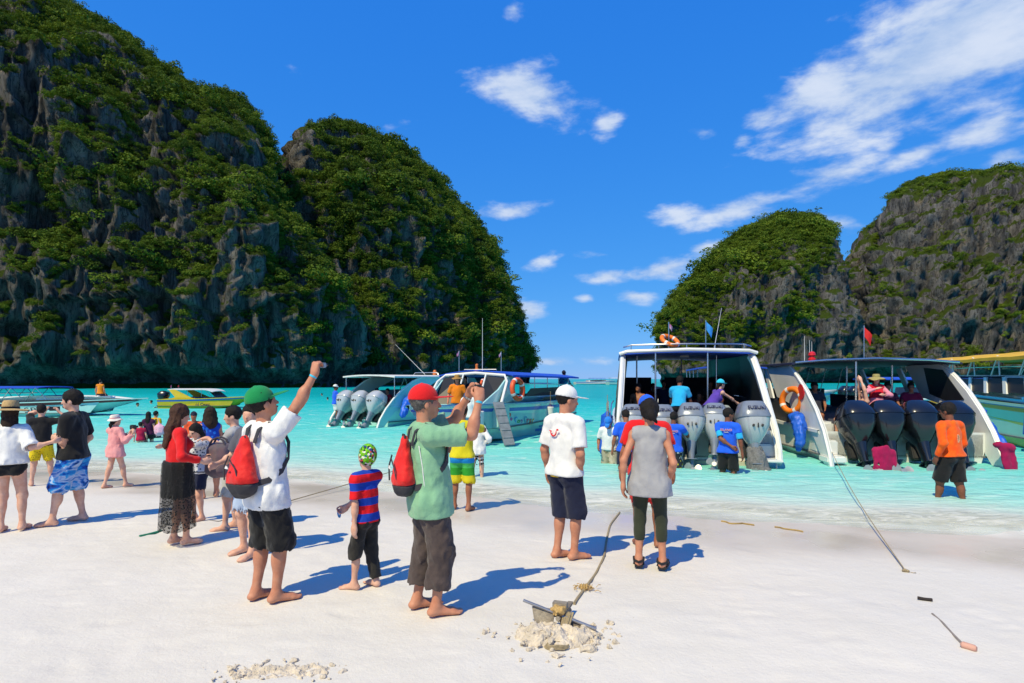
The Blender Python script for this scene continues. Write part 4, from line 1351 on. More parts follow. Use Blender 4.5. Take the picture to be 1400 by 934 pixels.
def strap_on(f, pts, w, mat, root, name='strap', th=.004):
    """flat webbing through local points pts [(point, normal)]"""
    P = np.array([p for p, n in pts]); N = np.array([nrm(n) for p, n in pts])
    T = np.gradient(P, axis=0); T /= np.linalg.norm(T, axis=1)[:, None]
    B = np.cross(T, N); B /= np.linalg.norm(B, axis=1)[:, None]
    rings = [np.array([P[i] + B[i] * w / 2, P[i] + B[i] * w / 2 + N[i] * th, P[i] - B[i] * w / 2 + N[i] * th, P[i] - B[i] * w / 2]) for i in range(len(P))]
    mt = np.array(f['mat'])
    rings = [r @ mt[:3, :3].T + mt[:3, 3] for r in rings]
    m = MB(); m.loft([r - np.array(root.location) for r in rings])
    return m.build(name, mat, root, True)
def backpack(f, label, body_c, trim_c, size=(.26, .14, .42), drop=.03, cat='backpack', mark=True):
    s, at, fw, rt, u = f['s'], f['at'], f['fw'], f['rt'], f['u']
    c = at(0, -.115 - size[1] * .5, .27 - drop)
    w = L2W(f, c)
    root = empty('backpack', w, 0)
    mt = np.array(f['mat'])
    Rw = mt[:3, :3] @ np.stack([rt, fw, u], 1)
    hx, hy, hz = size[0] / 2, size[1] / 2, size[2] / 2
    tp = lambda *p: Rw @ V3(*p)
    bd = [rc(tp(0, .025, hz * .72), tp(0, 0, -hz * .38), hx * .42, hx * 1.0, Rw[:, 1], .58), rc(tp(0, -hy * .35, -hz * .05), tp(0, -hy * .45, -hz * .35), hx * .5, hx * .72, Rw[:, 1], .6)]
    fo_ = [(.022, V3(9, 9, 7), 1.0), (.012, V3(22, 22, 16), 3.0)]
    me = sdf_mesh('bag_body', bd, .009, k=.03, clips=[(tp(0, 0, -hz * .52), -Rw[:, 2])], folds=fo_)
    link_mesh('bag_body', me, body_c, root, True)
    me = sdf_mesh('bag_bottom', bd, .009, grow=.003, k=.03, clips=[(tp(0, 0, -hz * .52), Rw[:, 2])], folds=fo_)
    link_mesh('bag_bottom', me, trim_c, root, True)
    zc = -hx * .60 - .012
    m = MB(); m.tube([tp(-hx * .30, zc * .72, hz * .40), tp(-hx * .36, zc * 1.0, hz * .05), tp(-hx * .30, zc * 1.06, -hz * .40)], .006, 8); m.build('zip', trim_c, root, True)
    m = MB(); m.tube([tp(hx * .05, zc * .9, hz * .30), tp(hx * .5, zc * .86, hz * .02), tp(hx * .62, zc * .80, -hz * .3)], .005, 8); m.build('zip', trim_c, root, True)
    m = MB(); m.tube([tp(-.03, 0.02, hz * .9), tp(-.02, .02, hz * 1.02), tp(.02, .02, hz * 1.02), tp(.03, .02, hz * .9)], .008, 6); m.build('grab_loop', trim_c, root, True)
    if mark:
        m = MB(); m.prism([(-.02, 0), (.0, .024), (.008, .012), (.014, .018), (.028, 0)], -.003, .003, 1)
        V = np.array(m.v) @ Rw.T + tp(-hx * .05, zc * 1.08, hz * .0); m.v = [tuple(x) for x in V]
        m.build('emblem', WHITE, root)
    for sd in (-1, 1):
        pts = [(at(sd * .07, -.13, .40), -fw), (at(sd * .085, -.10, .50), u - fw), (at(sd * .09, -.02, .553), u), (at(sd * .105, .08, .50), fw + u), (at(sd * .115, .125, .38), fw), (at(sd * .15, .10, .26), fw + rt * sd), (at(sd * .178, .02, .17), rt * sd), (at(sd * .16, -.07, .11), rt * sd - fw), (at(sd * .11, -.14, .09), -fw)]
        strap_on(f, pts, .044, trim_c, root, 'shoulder_strap', .006)
    return tag(root, label, cat)

# ================================================================== the people on the sand, nearest first
# man in red cap photographing the bay
f = mk('man in red cap, sage polo and rolled brown trousers, raising a camera with both hands', 588, 838, 524, -74, 'tan', .0085, hat=.02, lean=-4, build=1.06, belly=.02, toes=True,
       feet=((-.11, -.07), (.09, .02)), fyaw=(10, -6), head=(0, 6, 0),
       armR=A(655, 548, -.10, (.2, .3, -1), dir=V3(-.15, .1, 1), palm=V3(-1, .1, 0), curl=.75), armL=A(642, 540, .16, (-.5, .1, -1), dir=V3(.35, .35, .8), palm=V3(1, .2, 0), curl=.6))
shirt(f, cloth_mat('sage', (.24, .47, .29), c2=(.19, .39, .24)), hem=-.14, sleeve=.82, loose=.035, flare=.03, collar=.03, folds=.016)
trousers(f, cloth_mat('brown', (.085, .062, .058), c2=(.055, .04, .038)), waist=-.10, length=(1.70, 1.66), loose=.022, off=.016, name='trousers', folds=.022, cuff=.012)
hair(f, HGR, 'short', vol=.010)
cap(f, RED, brim=.08)
eyes(f)
band(f, 1, M('band_cyan', (.05, .55, .75)), .93, w=.016)
m = MB(); a = f['arms'][-1]; pw = a['el'] + (a['wr'] - a['el']) * .88; dw = nrm(a['wr'] - a['el'])
m.tube([pw - dw * .008, pw + dw * .008], .034, 14); m.disc(pw - a['palm'] * .034, .02, 14, a['palm'], .012)
m.build('wristwatch', M('steel', (.45, .45, .46), rough=.3, metal=.9), f['root'], True)
backpack(f, 'small red backpack with charcoal straps worn by the man in the sage polo', cloth_mat('bag_red', (.74, .018, .016), rough=.6), STRAP, (.27, .15, .46))
held('camera', 'small black compact camera held up by the man in the red cap', 'camera', f, 1, (.10, .03, .065), .085, .045)
m = MB()
s_, at_f = f['s'], f['at']
for sd in (1,):
    m.tube([at_f(.135, -.095, .40), at_f(.155, -.085, .25), at_f(.165, -.08, .05), at_f(.17, -.08, -.10)], .0035, 5)
m.build('seam_piping', WHITE, f['root'])
MAN_RED = f

# man in green cap
f = mk('man in green cap, white T-shirt and black shorts, stretching an arm up with a camera', 366, 822, 526, -62, 'tan', .0085, hat=.02, lean=-2, build=1.04, toes=True,
       feet=((-.09, -.05), (.09, .02)), fyaw=(6, -14), head=(-6, 20, 0),
       armR=A(431, 511, -.05, (.1, .9, -.8), dir=V3(.0, .12, 1), palm=V3(-.2, 1, 0), curl=.8))
shirt(f, WHITE, hem=-.13, sleeve=.72, loose=.038, folds=.016)
trousers(f, BLACK, waist=-.09, length=1.10, loose=.030, off=.016, folds=.018)
hair(f, HB, 'short', vol=.012)
cap(f, cloth_mat('green_cap', (.008, .26, .075)), brim=.085)
eyes(f)
band(f, 1, M('band_cyan', (.05, .55, .75)), .90, w=.014)
band(f, 1, M('band_black', (.01, .01, .01)), .99, w=.007, r=.029)
backpack(f, 'bright red backpack with a small white emblem worn by the man in the green cap', cloth_mat('bag_red', (.74, .018, .016), rough=.6), STRAP, (.32, .17, .44), drop=.05)
held('camera', 'little silver camera at the end of the arm of the man in the green cap', 'camera', f, 1, (.055, .035, .04), .075, .075, mat=M('camera_silver', (.35, .37, .42), rough=.3, metal=.6))
MAN_GREEN = f

# boy in striped shirt
STRIPES = pattern_mat('boy_stripes', repeat_stripes((.70, .012, .02), (.012, .055, .42), .128, .5))
f = mk('young boy in red and blue striped T-shirt with one trouser leg rolled up', 500, 806, 612, 42, 'light', .008, hat=.01, heads=1.16, build=.86, toes=True,
       feet=((-.07, .06), (.09, -.02)), fyaw=(25, -5), head=(-25, 4, 6),
       armL=A(484, 736, -.14, (-.5, -1, 0), curl=.3), armR=A(470, 698, .12, (1, -.3, -.8), curl=.6))
shirt(f, STRIPES, hem=-.06, sleeve=.78, loose=.03, collar=.018, folds=.008)
trousers(f, cloth_mat('black_denim', (.014, .014, .016), c2=(.03, .028, .025)), waist=-.03, length=(1.22, 1.92), loose=.018, name='trousers', folds=.012)
hair(f, HDB, 'short', vol=.008)
CAPG = pattern_mat('boy_cap_print', lambda t, obj, xyz: t.ramp(t.n('ShaderNodeTexVoronoi', ins={0: obj, 'Scale': 60.0}).outputs[1], [(.0, (.02, .02, .04)), (.25, (.12, .42, .01)), (.5, (.22, .55, .02)), (.62, (.6, .05, .06)), (.70, (.75, .75, .7)), (.80, (.02, .06, .25)), (.90, (.65, .55, .03))], 'CONSTANT'))
hp, hs, Rh = f['hp'], f['hs'], f['Rh']
wear(f, 'cap', CAPG, [ell(hp(0, -.022, .035), V3(.094, .112, .122) * hs, Rh), rc(hp(0, .07, .075), hp(0, .15, .065), .07 * hs, .05 * hs, Rh @ V3(0, 0, 1), .12)], h=.007, k=.01, clips=[(hp(0, .03, -.01), -nrm(Rh @ V3(0, -.55, .85)))], carve=[ell(hp(0, -.018, .026), V3(.080, .098, .108) * hs, Rh)])
m = MB(); a = f['arms'][1]; c_ = a['wr'] + a['dir'] * .085
m.tube([c_ + .032 * (math.cos(q_) * V3(0, .3, .95) + math.sin(q_) * V3(.8, .6, 0)) for q_ in np.arange(14) / 14 * 2 * math.pi], .007, 8, closed=True)
V = [L2W(f, p) for p in m.v]; m.v = [tuple(p) for p in V]
tag(m.build('swim_goggle_ring', M('ring_blue', (.03, .33, .75), rough=.3), None, True), 'small light blue ring held in the hand of the striped boy', 'ring')
BOY = f

# man in white polo
f = mk('man in white polo with red smile emblem and navy cropped trousers, hand on hip', 773, 764, 526, -44, 'tan', .0095, hat=.02, build=1.02, toes=True,
       feet=((-.07, -.05), (.09, .03)), fyaw=(-6, -14), head=(-22, -4, 0),
       armR=A(793, 652, -.08, (1, -.9, .1), dir=V3(-.8, .1, -.45), palm=V3(-.2, 1, 0), curl=.25))
shirt(f, WHITE, hem=-.05, sleeve=.78, loose=.018, collar=.03, folds=.011)
trousers(f, NAVY, waist=-.035, length=1.16, loose=.026, name='cropped_trousers', folds=.012)
hair(f, HB, 'short', vol=.009)
cap(f, WHITE, brim=.085)
eyes(f)
band(f, -1, M('band_cyan', (.05, .55, .75)), .95, w=.010)
at_ = f['at']; s_ = f['s']
REDP = M('red_print', (.80, .02, .03), rough=.8)
m = MB()
cy = -.119
pts = []
for q_ in np.linspace(-.15, math.pi + .25, 12):
    pts.append(at_(-.025 - .038 * math.cos(q_) - .0, -.144 + .0 * q_, .385 - .042 * math.sin(q_)))
m.tube(pts, [.004 + .0045 * math.sin(i / 11 * math.pi) for i in range(12)], 6)
m.tube([at_(-.081, -.142, .392), at_(-.050, -.144, .388)], .0055, 6)
m.disc(at_(.030, -.144, .405), .010, 10, f['fw'], .012)
m.build('smile_emblem', REDP, f['root'])
m = MB()
for q_ in range(3):
    m.box(at_(.235, .015 + .012 * q_ - .012, .30), (.006, .006, .05)); 
m.build('sleeve_print', REDP, f['root'])
m = MB(); m.box(at_(-.02, -.133, -.055), (.10, .014, .014), np.stack([f['rt'], f['fw'], f['u']], 1)); m.build('waist_tab', M('tab_yellow', (.75, .5, .02)), f['root'])
MAN_POLO = f

# woman in grey tank top
f = mk('woman seen from behind in grey sleeveless top, olive leggings and dark sandals', 888, 778, 550, -4, 'tan', .0095, sex='w', build=1.02,
       feet=((-.10, 0), (.12, 0)), fyaw=(4, -6), head=(-8, -3, 0), armL=A(852, 668, -.02, (-.6, -1, 0), curl=.3), armR=A(914, 664, -.02, (.6, -1, 0), curl=.3))
shirt(f, cloth_mat('heather_grey', (.36, .36, .38), c2=(.30, .30, .33)), hem=-.15, tank=True, loose=.026, flare=.05, off=.016, folds=.012, name='tank_top')
trousers(f, cloth_mat('olive', (.035, .042, .026)), waist=.08, length=1.52, off=.004, loose=.0, name='leggings', folds=.004, tight=True)
hair(f, HB, 'bun', vol=.022)
band(f, 1, M('band_cyan', (.05, .55, .75)), .97, w=.010)
f['root'].location.z += .02
SAND_M = M('sandal_black', (.016, .014, .016), rough=.7)
for sd, l in f['legs'].items():
    ff = l['ff']
    m = MB()
    ring = lambda z, g: [ff(x * (1 + g), y, z) for x, y in ((-.034, -.06), (.034, -.06), (.04, .04), (.046, .13), (.026, .2), (-.026, .205), (-.046, .13), (-.038, .04))]
    m.loft([ring(-.006, .16), ring(.020, .16)])
    so = m.build('sandal', SAND_M, f['root'])
    for y_, z_ in ((.12, .052), (.03, .088), (-.02, .082)):
        m = MB(); m.tube([ff(-.050, y_, .012), ff(-.036, y_ + .01, z_ * .75), ff(0, y_ + .015, z_ + .006), ff(.036, y_ + .01, z_ * .75), ff(.050, y_, .012)], .009, 6)
        m.build('strap', SAND_M, so, True)
    m = MB(); m.tube([ff(-.05, .03, .075), ff(-.046, -.04, .06), ff(0, -.078, .055), ff(.046, -.04, .06), ff(.05, .03, .075)], .012, 6); m.build('heel_strap', SAND_M, so, True)

# person in red in front of her
f = mk('man in red T-shirt, red shorts and royal blue cap, hidden behind the woman in grey', 885, 748, 539, 4, 'brown', .017, hat=.02, build=1.05, feet=((-.10, 0), (.11, 0)), head=(10, -8, 0))
shirt(f, RED, hem=-.08, sleeve=.7, loose=.02)
trousers(f, RED, waist=.0, length=.95, loose=.02)
hair(f, HB, 'short'); 
cap(f, ROYAL, brim=.08)
m = MB(); hp = f['hp']
text_mesh('cap_letter', 'F', .05, M('letter_orange', (.8, .25, .08)), f['root'], frame4(hp(.035, -.112, .075), (.93, .3, 0), (0, .25, .97), (.3, -.95, .2)), .008)
f = mk('man in royal blue T-shirt wading just beyond the woman in grey', 856, 0, 563, 10, 'brown', .02, base=(2.34, 12.0, float(ground_z(2.34, 12.0))), H=1.66, head=(0, -20, 0))
shirt(f, ROYAL, sleeve=.7); trousers(f, NAVY, length=.9); hair(f, HB, 'short')

# yellow T-shirt man
SURF = pattern_mat('board_short_bands', bands([(0, (.68, .58, .02)), (.2, (.03, .30, .03)), (.38, (.06, .42, .10)), (.5, (.01, .25, .62)), (.72, (.01, .12, .45)), (.82, (.02, .03, .07))], .38, .98))
f = mk('man in yellow T-shirt and yellow, green and blue banded board shorts', 632, 698, 552, -12, 'brown', .0135, feet=((-.13, .06), (.10, -.05)), fyaw=(10, -18), armL=dict(to=V3(-.24, .12, .85)), armR=dict(to=V3(.12, .38, 1.18), pole=V3(1, -.3, -.4)), head=(0, -5, 0))
shirt(f, cloth_mat('yellow', (.68, .60, .015)), hem=-.04, sleeve=.75, loose=.022, folds=.012)
trousers(f, SURF, waist=.02, length=1.02, loose=.03)
hair(f, HB, 'short', vol=.016)
strap_on(f, [(f['at'](.09, -.05, .535), V3(0, -.5, 1)), (f['at'](.02, -.128, .40), -f['fw']), (f['at'](-.08, -.125, .26), -f['fw'])], .018, BLACK, f['root'], 'sling')
for o_ in f['root'].children:
    if o_.name.startswith('sling'):
        o_.matrix_parent_inverse = Matrix.Identity(4)
        o_.data.transform(f['mat'].inverted() @ Matrix.Translation(f['root'].location))

# ---- group on the left
f = mk('woman in wide straw hat, white blouse and black bikini bottom, holding a hand out', 14, 727, 548, -22, 'light', .0125, sex='w', hat=.035, build=1.04, feet=((-.09, 0), (.10, .03)), head=(0, -4, 0),
       armR=A(75, 604, .05, (.3, -.6, -1), dir=V3(.5, .9, .2), curl=.4), armL=dict(to=V3(-.24, .2, .9)))
shirt(f, WHITE, hem=.02, sleeve=.98, loose=.045, folds=.02, name='blouse')
trousers(f, BLACK, waist=.03, length=.02, off=.006, loose=.0, name='bikini_bottom', folds=None)
hair(f, HDB, 'mid'); sunhat(f, STRAW, BLACK, brim=.20, droop=.012, crown=.125, wav=.006)
WOMAN_HAT = f
f = mk('man in black T-shirt and blue tie-dyed board shorts facing the woman in the straw hat', 100, 715, 534, 66, 'light', .0125, build=1.12, belly=.02, feet=((-.13, .16), (.10, -.06)), fyaw=(10, -10), head=(6, 0, 0),
       armL=A(80, 600, .02, (-.6, -.4, -1), dir=V3(.2, 1, .1), curl=.55), armR=dict(to=V3(.24, .12, .84)))
shirt(f, BLACK, hem=-.05, sleeve=.78, loose=.03, folds=.014)
TIE = pattern_mat('tie_dye_blue', dye([(.006, .012, .09), (.01, .08, .45), (.02, .30, .70), (.45, .55, .75), (.02, .16, .55), (.008, .02, .12)], 5.0, (1, 1, 2.2)))
trousers(f, TIE, waist=.02, length=1.02, loose=.045, folds=.014)
hair(f, HB, 'short', vol=.02)
f = mk('man in black T-shirt and yellow printed shorts, back turned, holding a phone overhead', 57, 664, 553, -10, 'light', .015, feet=((-.14, 0), (.14, .02)), fyaw=(14, -14), head=(-6, 4, 0),
       armR=A(80, 563, .12, (1, -.2, -.5), dir=V3(-.4, .3, .8), curl=.6), armL=A(62, 562, .16, (-1, -.2, -.4), dir=V3(.4, .3, .8), curl=.6))
shirt(f, BLACK, hem=-.04, sleeve=.8, loose=.03)
YEL = pattern_mat('yellow_print', spots((.68, .52, .015), (.12, .05, .02), 34.0, .30))
trousers(f, YEL, waist=.02, length=.86, loose=.03)
hair(f, HB, 'short', vol=.012)
held('phone', 'dark phone lifted by the man in yellow printed shorts', 'phone', f, 1, (.15, .012, .075), .09, .03, lat=-.06)
f = mk('woman in pink tunic and white sun hat with pink band, taking a picture', 158, 667, 566, -58, 'light', .0135, sex='w', hat=.03, build=1.0, feet=((-.08, -.14), (.08, .12)), fyaw=(0, 0), head=(0, 4, 0),
       armR=A(183, 592, -.05, (.7, 0, -1), dir=V3(-.2, .3, .9), curl=.6), armL=A(178, 593, .08, (-.7, 0, -1), dir=V3(.3, .3, .9), curl=.6))
PINK = cloth_mat('pink', (.80, .36, .36), c2=(.72, .27, .28))
shirt(f, PINK, hem=-.16, sleeve=1.8, off=.02, loose=.04, flare=.05, folds=.018, name='tunic')
hair(f, HB, 'pony'); sunhat(f, cloth_mat('hat_white', (.78, .72, .66)), PINK, brim=.155, droop=.03, crown=.10)
held('camera', 'black camera held up by the woman in the pink tunic', 'camera', f, 1, (.12, .06, .08), .10, .04)

# red top and black lace skirt
f = mk('woman with long brown hair in red knit top and long black dotted lace skirt', 243, 745, 553, -74, 'light', .010, sex='w', build=.98, feet=((-.07, -.02), (.07, .06)), fyaw=(0, 0), head=(0, -10, 0),
       armR=A(278, 632, -.04, (.4, -1, -.2), dir=V3(0, 1, -.1), curl=.55), armL=A(276, 628, .15, (-.4, -1, -.2), dir=V3(0, 1, 0), curl=.55))
shirt(f, RED, hem=.10, sleeve=1.82, off=.010, loose=.012, folds=.010, name='knit_top')
skirt(f, BLACK, top=.14, length=.44, r0=.178, r1=.20, flat=.9, name='skirt_lining', folds=.012, pleat=16)
lm = bpy.data.materials.new('lace_black'); lm.use_nodes = True
t = NT(lm.node_tree); tc = t.n('ShaderNodeTexCoord')
vo = t.n('ShaderNodeTexVoronoi', ins={0: tc.outputs['Object'], 'Scale': 34.0})
dots = t.sstep(vo.outputs[0], .34, .28)
fac = t.math('MAXIMUM', dots, .38)
bs = t.n('ShaderNodeBsdfPrincipled', ins={'Base Color': (.010, .010, .011, 1), 'Roughness': .8})
tr = t.n('ShaderNodeBsdfTransparent')
mx = t.n('ShaderNodeMixShader', ins={0: fac, 1: tr.outputs[0], 2: bs.outputs[0]})
t.n('ShaderNodeOutputMaterial', ins={0: mx.outputs[0]})
skirt(f, lm, top=.12, length=.82, r0=.192, r1=.225, flat=.9, name='lace_overskirt', folds=.03, pleat=14, h=.012, thin=.02)
hair(f, HBR, 'long', vol=.016)
me = sdf_mesh('tote_bag', [rbox(V3(0, 0, -.14), V3(.13, .09, .17), .07), ell(V3(.02, .0, -.24), V3(.13, .10, .11))], .012, k=.05, folds=[(.03, V3(7, 7, 5), 1.0), (.012, V3(18, 18, 10), 3.0)])
bag = empty('tote_bag', L2W(f, V3(.04, .40, 1.0)), 0)
link_mesh('bag_body', me, cloth_mat('bag_grey', (.10, .09, .11), c2=(.17, .10, .12)), bag, True)
m = MB()
for q_ in (-.04, .04):
    m.tube([(-.09, q_, .0), (-.06, q_, .07), (0, q_, .10), (.06, q_, .07), (.09, q_, .0)], .012, 6)
m.build('handles', cloth_mat('bag_grey2', (.07, .06, .08)), bag, True)
tag(bag, 'slouchy grey fabric bag held open between the red-topped woman and the pointing youth', 'bag')

f = mk('woman in sunglasses and patterned top peering into the bag beside the red-topped woman', 271, 712, 578, 120, 'light', .016, sex='w', feet=((-.08, 0), (.08, 0)), head=(0, -22, 0), armL=dict(to=V3(-.1, .4, .95)), armR=dict(to=V3(.12, .4, .95)))
shirt(f, pattern_mat('check_grey', spots((.55, .55, .58), (.05, .06, .10), 30.0, .4)), sleeve=.7); trousers(f, NAVY, length=.8); hair(f, HB, 'mid'); glasses(f, DARKPL)
f = mk('woman with big curly dark hair in royal blue floral dress', 287, 681, 556, 18, 'tan', .015, sex='w', hat=.02, feet=((-.10, 0), (.10, .04)), fyaw=(10, -40), head=(-15, 0, 0), armL=dict(to=V3(-.18, .24, .98)))
FLOR = pattern_mat('blue_floral', spots((.012, .06, .42), (.03, .22, .75), 16.0, .42, (.02, .02, .10)))
shirt(f, FLOR, hem=-.02, sleeve=.3, tank=True, loose=.02, name='dress_top'); skirt(f, FLOR, top=.10, length=.46, r0=.15, r1=.20, name='dress_skirt')
hair(f, HDB, 'curly', vol=.03)
f = mk('small child in white T-shirt and flowered shorts beside the blue floral dress', 303, 674, 600, 8, 'tan', .011, heads=1.18, build=.85, feet=((-.06, 0), (.08, .02)))
shirt(f, WHITE, hem=-.10, sleeve=.75, loose=.03); trousers(f, pattern_mat('flower_shorts', spots((.75, .7, .5), (.6, .08, .06), 22.0, .35, (.10, .35, .12))), length=.9, loose=.02); hair(f, HB, 'short')
for q_ in (.36, .24):
    m = MB()
    m.prism([(-.045, .028), (0, .008), (.045, .028), (.045, -.028), (0, -.008), (-.045, -.028)], -.124, -.112, 1)
    m.v = [tuple(f['at'](p[0], p[1], p[2] + q_)) for p in m.v]
    m.build('bow_print', BLACK, f['root'])
f = mk('youth in grey T-shirt with black and orange straps pointing at the bag', 320, 724, 556, 78, 'light', .0125, feet=((-.08, .08), (.09, .0)), fyaw=(6, -6), head=(10, -4, 0),
       armL=A(284, 600, .0, (-.2, -.3, -1), dir=V3(-.1, 1, -.1), palm=V3(0, 0, -1), curl=.25), armR=A(300, 642, .10, (.5, -1, 0), curl=.5))
shirt(f, cloth_mat('grey_tee', (.42, .42, .44)), hem=-.05, sleeve=.75, loose=.02); trousers(f, cloth_mat('light_grey', (.48, .48, .47)), length=.98, loose=.03); hair(f, HB, 'short', vol=.016)
for dx_, mm in ((.0, cloth_mat('strap_orange', (.75, .25, .02))), (.035, BLACK)):
    pts = [(f['at'](-.06 - dx_, -.12, .30), -f['fw']), (f['at'](-.075 - dx_, -.125, .42), -f['fw']), (f['at'](-.085 - dx_, -.04, .55), f['u']), (f['at'](-.09 - dx_, .10, .47), f['fw']), (f['at'](-.10 - dx_, .13, .30), f['fw']), (f['at'](-.12 - dx_, .12, .12), f['fw'])]
    strap_on(f, pts, .03, mm, f['root'], 'bag_strap', .008)
    o_ = [c for c in f['root'].children if c.name.startswith('bag_strap')][-1]
    o_.data.transform(f['mat'].inverted() @ Matrix.Translation(f['root'].location))
held('tablet_stick', 'black folded stick in the low hand of the pointing youth', 'stick', f, 1, (.03, .26, .03), .06, .02)
f = mk('black-haired man looking back past the green-capped man, in pale blue shorts', 343, 758, 552, 128, 'light', .014, feet=((-.12, .08), (.10, 0)), head=(26, 2, 0), armR=dict(to=V3(.2, .25, .9)), armL=dict(to=V3(-.22, .12, .85)))
shirt(f, cloth_mat('slate', (.10, .10, .13)), sleeve=.7); trousers(f, cloth_mat('pale_blue', (.42, .52, .70)), length=1.0, loose=.03); hair(f, HB, 'short', vol=.016); eyes(f)
f = mk('bather in navy cap and red shirt standing in the water behind the left group', 265, 640, 562, 170, 'brown', .02, water=True, hat=.02)
shirt(f, cloth_mat('coral', (.75, .10, .03)), sleeve=.7); trousers(f, NAVY); cap(f, NAVY); hair(f, HB, 'short')

# ---- waders
f = mk('wader in white T-shirt and blue cap looking down beside the silver-engined boat', 833, 634, 567, 168, 'brown', .015, water=True, hat=.02, head=(0, -38, 0), lean=6, armL=dict(to=V3(-.22, .16, .85)), armR=dict(to=V3(.22, .16, .85)), feet=((-.12, .05), (.12, -.1)))
shirt(f, WHITE, hem=-.02, sleeve=.75, loose=.028); trousers(f, pattern_mat('camouflage', spots((.42, .36, .26), (.22, .18, .11), 12.0, .4, (.5, .44, .34))), length=1.05, loose=.035); hair(f, HB, 'short'); cap(f, cloth_mat('cap_azure', (.02, .22, .75)))
def crew(label, u, v, top, yaw, mshorts, **kw):
    f = mk(label, u, v, top, yaw, 'dark', .016, water=True, **kw)
    shirt(f, ROYAL, hem=-.06, sleeve=.45, loose=.022)
    P = []; carve = []
    for sd, a in f['arms'].items():
        e0, e1 = a['sh'] + (a['el'] - a['sh']) * .40, a['sh'] + (a['el'] - a['sh']) * .85
        ax = nrm(a['el'] - a['sh'])
        me = sdf_mesh('sleeve', [rc(e0, e1 + ax * .02, .066 * f['s'], .066 * f['s'], clip=[(e1, ax), (e0, -ax)])], .011, carve=[rc(e1 - ax * .01, e1 + ax * .05, .056, .057)])
        link_mesh('sleeve', me, SKYB, f['root'], True)
    trousers(f, mshorts, waist=.0, length=1.0, loose=.03)
    hair(f, HB, 'short', vol=.012)
    at_ = f['at']
    m = MB()
    n_ = 20
    m.tube([at_(.172 * math.cos(q_), .122 * math.sin(q_), -.062) for q_ in np.arange(n_) / n_ * 2 * math.pi], .006, 6, closed=True)
    m.build('hem_trim', M('trim_magenta', (.70, .02, .16)), f['root'], True)
    fr = lambda z, s_: frame4(at_(0, -.140, z), f['rt'], f['u'], -f['fw'])
    text_mesh('back_print', 'ISLAND', .062, M('print_orange', (.85, .35, .20)), f['root'], fr(.40, 1) @ Matrix.Scale(1.1, 4, (1, 0, 0)), .012)
    text_mesh('back_print_small', 'TRAVEL', .026, M('print_white', (.8, .8, .8)), f['root'], fr(.355, 1), .010)
    return f
CHECK = pattern_mat('check_shorts', lambda t, obj, xyz: t.ramp(t.n('ShaderNodeTexVoronoi', ins={0: obj, 'Scale': 15.0}, distance='CHEBYCHEV').outputs[1], [(0, (.03, .03, .04)), (.4, (.30, .31, .34)), (.55, (.65, .65, .65)), (.68, (.72, .55, .02)), (.76, (.03, .03, .04))], 'CONSTANT'))
f = crew('crewman in royal blue shirt and checked shorts reaching for an outboard', 921, 640, 563, -8, CHECK, head=(-10, -6, 0), armR=A(944, 603, .35, (1, -.2, -.3), curl=.4), armL=dict(to=V3(-.25, .25, .95)))
f = crew('crewman in royal blue shirt and black shorts with one arm behind his back', 995, 649, 558, -12, BLACK, head=(-55, 0, 0), armL=dict(to=V3(.12, -.17, .98), pole=V3(-1, -.5, -.2), palm=V3(0, -1, 0)), armR=dict(to=V3(.30, -.06, .80), pole=V3(.6, -1, 0)), feet=((-.13, .02), (.12, -.02)))
f = mk('man in orange long-sleeved shirt and black shorts wading past the black engines', 1300, 680, 551, 52, 'dark', .011, water=True, build=1.08, head=(12, -6, 0), lean=3, feet=((-.12, .14), (.14, -.12)), armL=dict(to=V3(-.28, .02, .88), pole=V3(-.4, -1, 0)), armR=dict(to=V3(.27, .16, .88)))
ORANGE = cloth_mat('orange', (.85, .075, .006), c2=(.84, .14, .008))
shirt(f, ORANGE, hem=-.02, sleeve=1.86, off=.010, loose=.016, collar=.02); trousers(f, BLACK, waist=.0, length=1.0, loose=.035); hair(f, HB, 'short', vol=.018); glasses(f, DARKPL)
m = MB()
for q_ in range(7):
    m.disc(f['at'](.0 + .012 * (q_ % 2), -.128, .22 + .016 * q_), .024 - .002 * abs(q_ - 3), 10, f['fw'], .012)
m.build('back_motif', M('motif_peach', (.85, .42, .22)), f['root'])
# three waders further left
f = mk('wader with black hair in purple top and black shorts, pink bag on her arm', 203, 604, 563, -20, 'light', .02, water=True, sex='w'); shirt(f, cloth_mat('purple', (.06, .008, .05)), sleeve=.35); trousers(f, BLACK, length=.5); hair(f, HB, 'long')
me = sdf_mesh('shoulder_bag', [ell(V3(0, 0, 0), V3(.17, .10, .19)), rc(V3(0, 0, .1), V3(-.06, 0, .42), .02, .015)], .02, k=.05, folds=[(.03, V3(8, 8, 8), 1)])
o_ = link_mesh('shoulder_bag', me, pattern_mat('pink_flowers', spots((.75, .42, .55), (.6, .1, .25), 14.0, .3)), None, True); o_.location = upt(218, 588, f['root'].location.y - .1); tag(o_, 'pink flowered shoulder bag carried by the purple-topped wader', 'bag')
f = mk('child in crimson top wading hand in hand with the purple-topped wader', 192, 605, 578, -10, 'light', .02, water=True, heads=1.15); shirt(f, cloth_mat('crimson', (.5, .01, .06)), sleeve=.5, hem=-.1); hair(f, HB, 'short')
f = mk('wader in yellow top carrying an orange-red backpack beyond the purple-topped wader', 213, 598, 562, -40, 'tan', .02, water=True); shirt(f, cloth_mat('amber', (.7, .42, .01)), sleeve=.5); trousers(f, NAVY); hair(f, HB, 'short')
backpack(f, 'orange-red backpack on the wader in the yellow top', cloth_mat('bag_orange', (.75, .07, .015)), STRAP, (.30, .18, .46), mark=False)
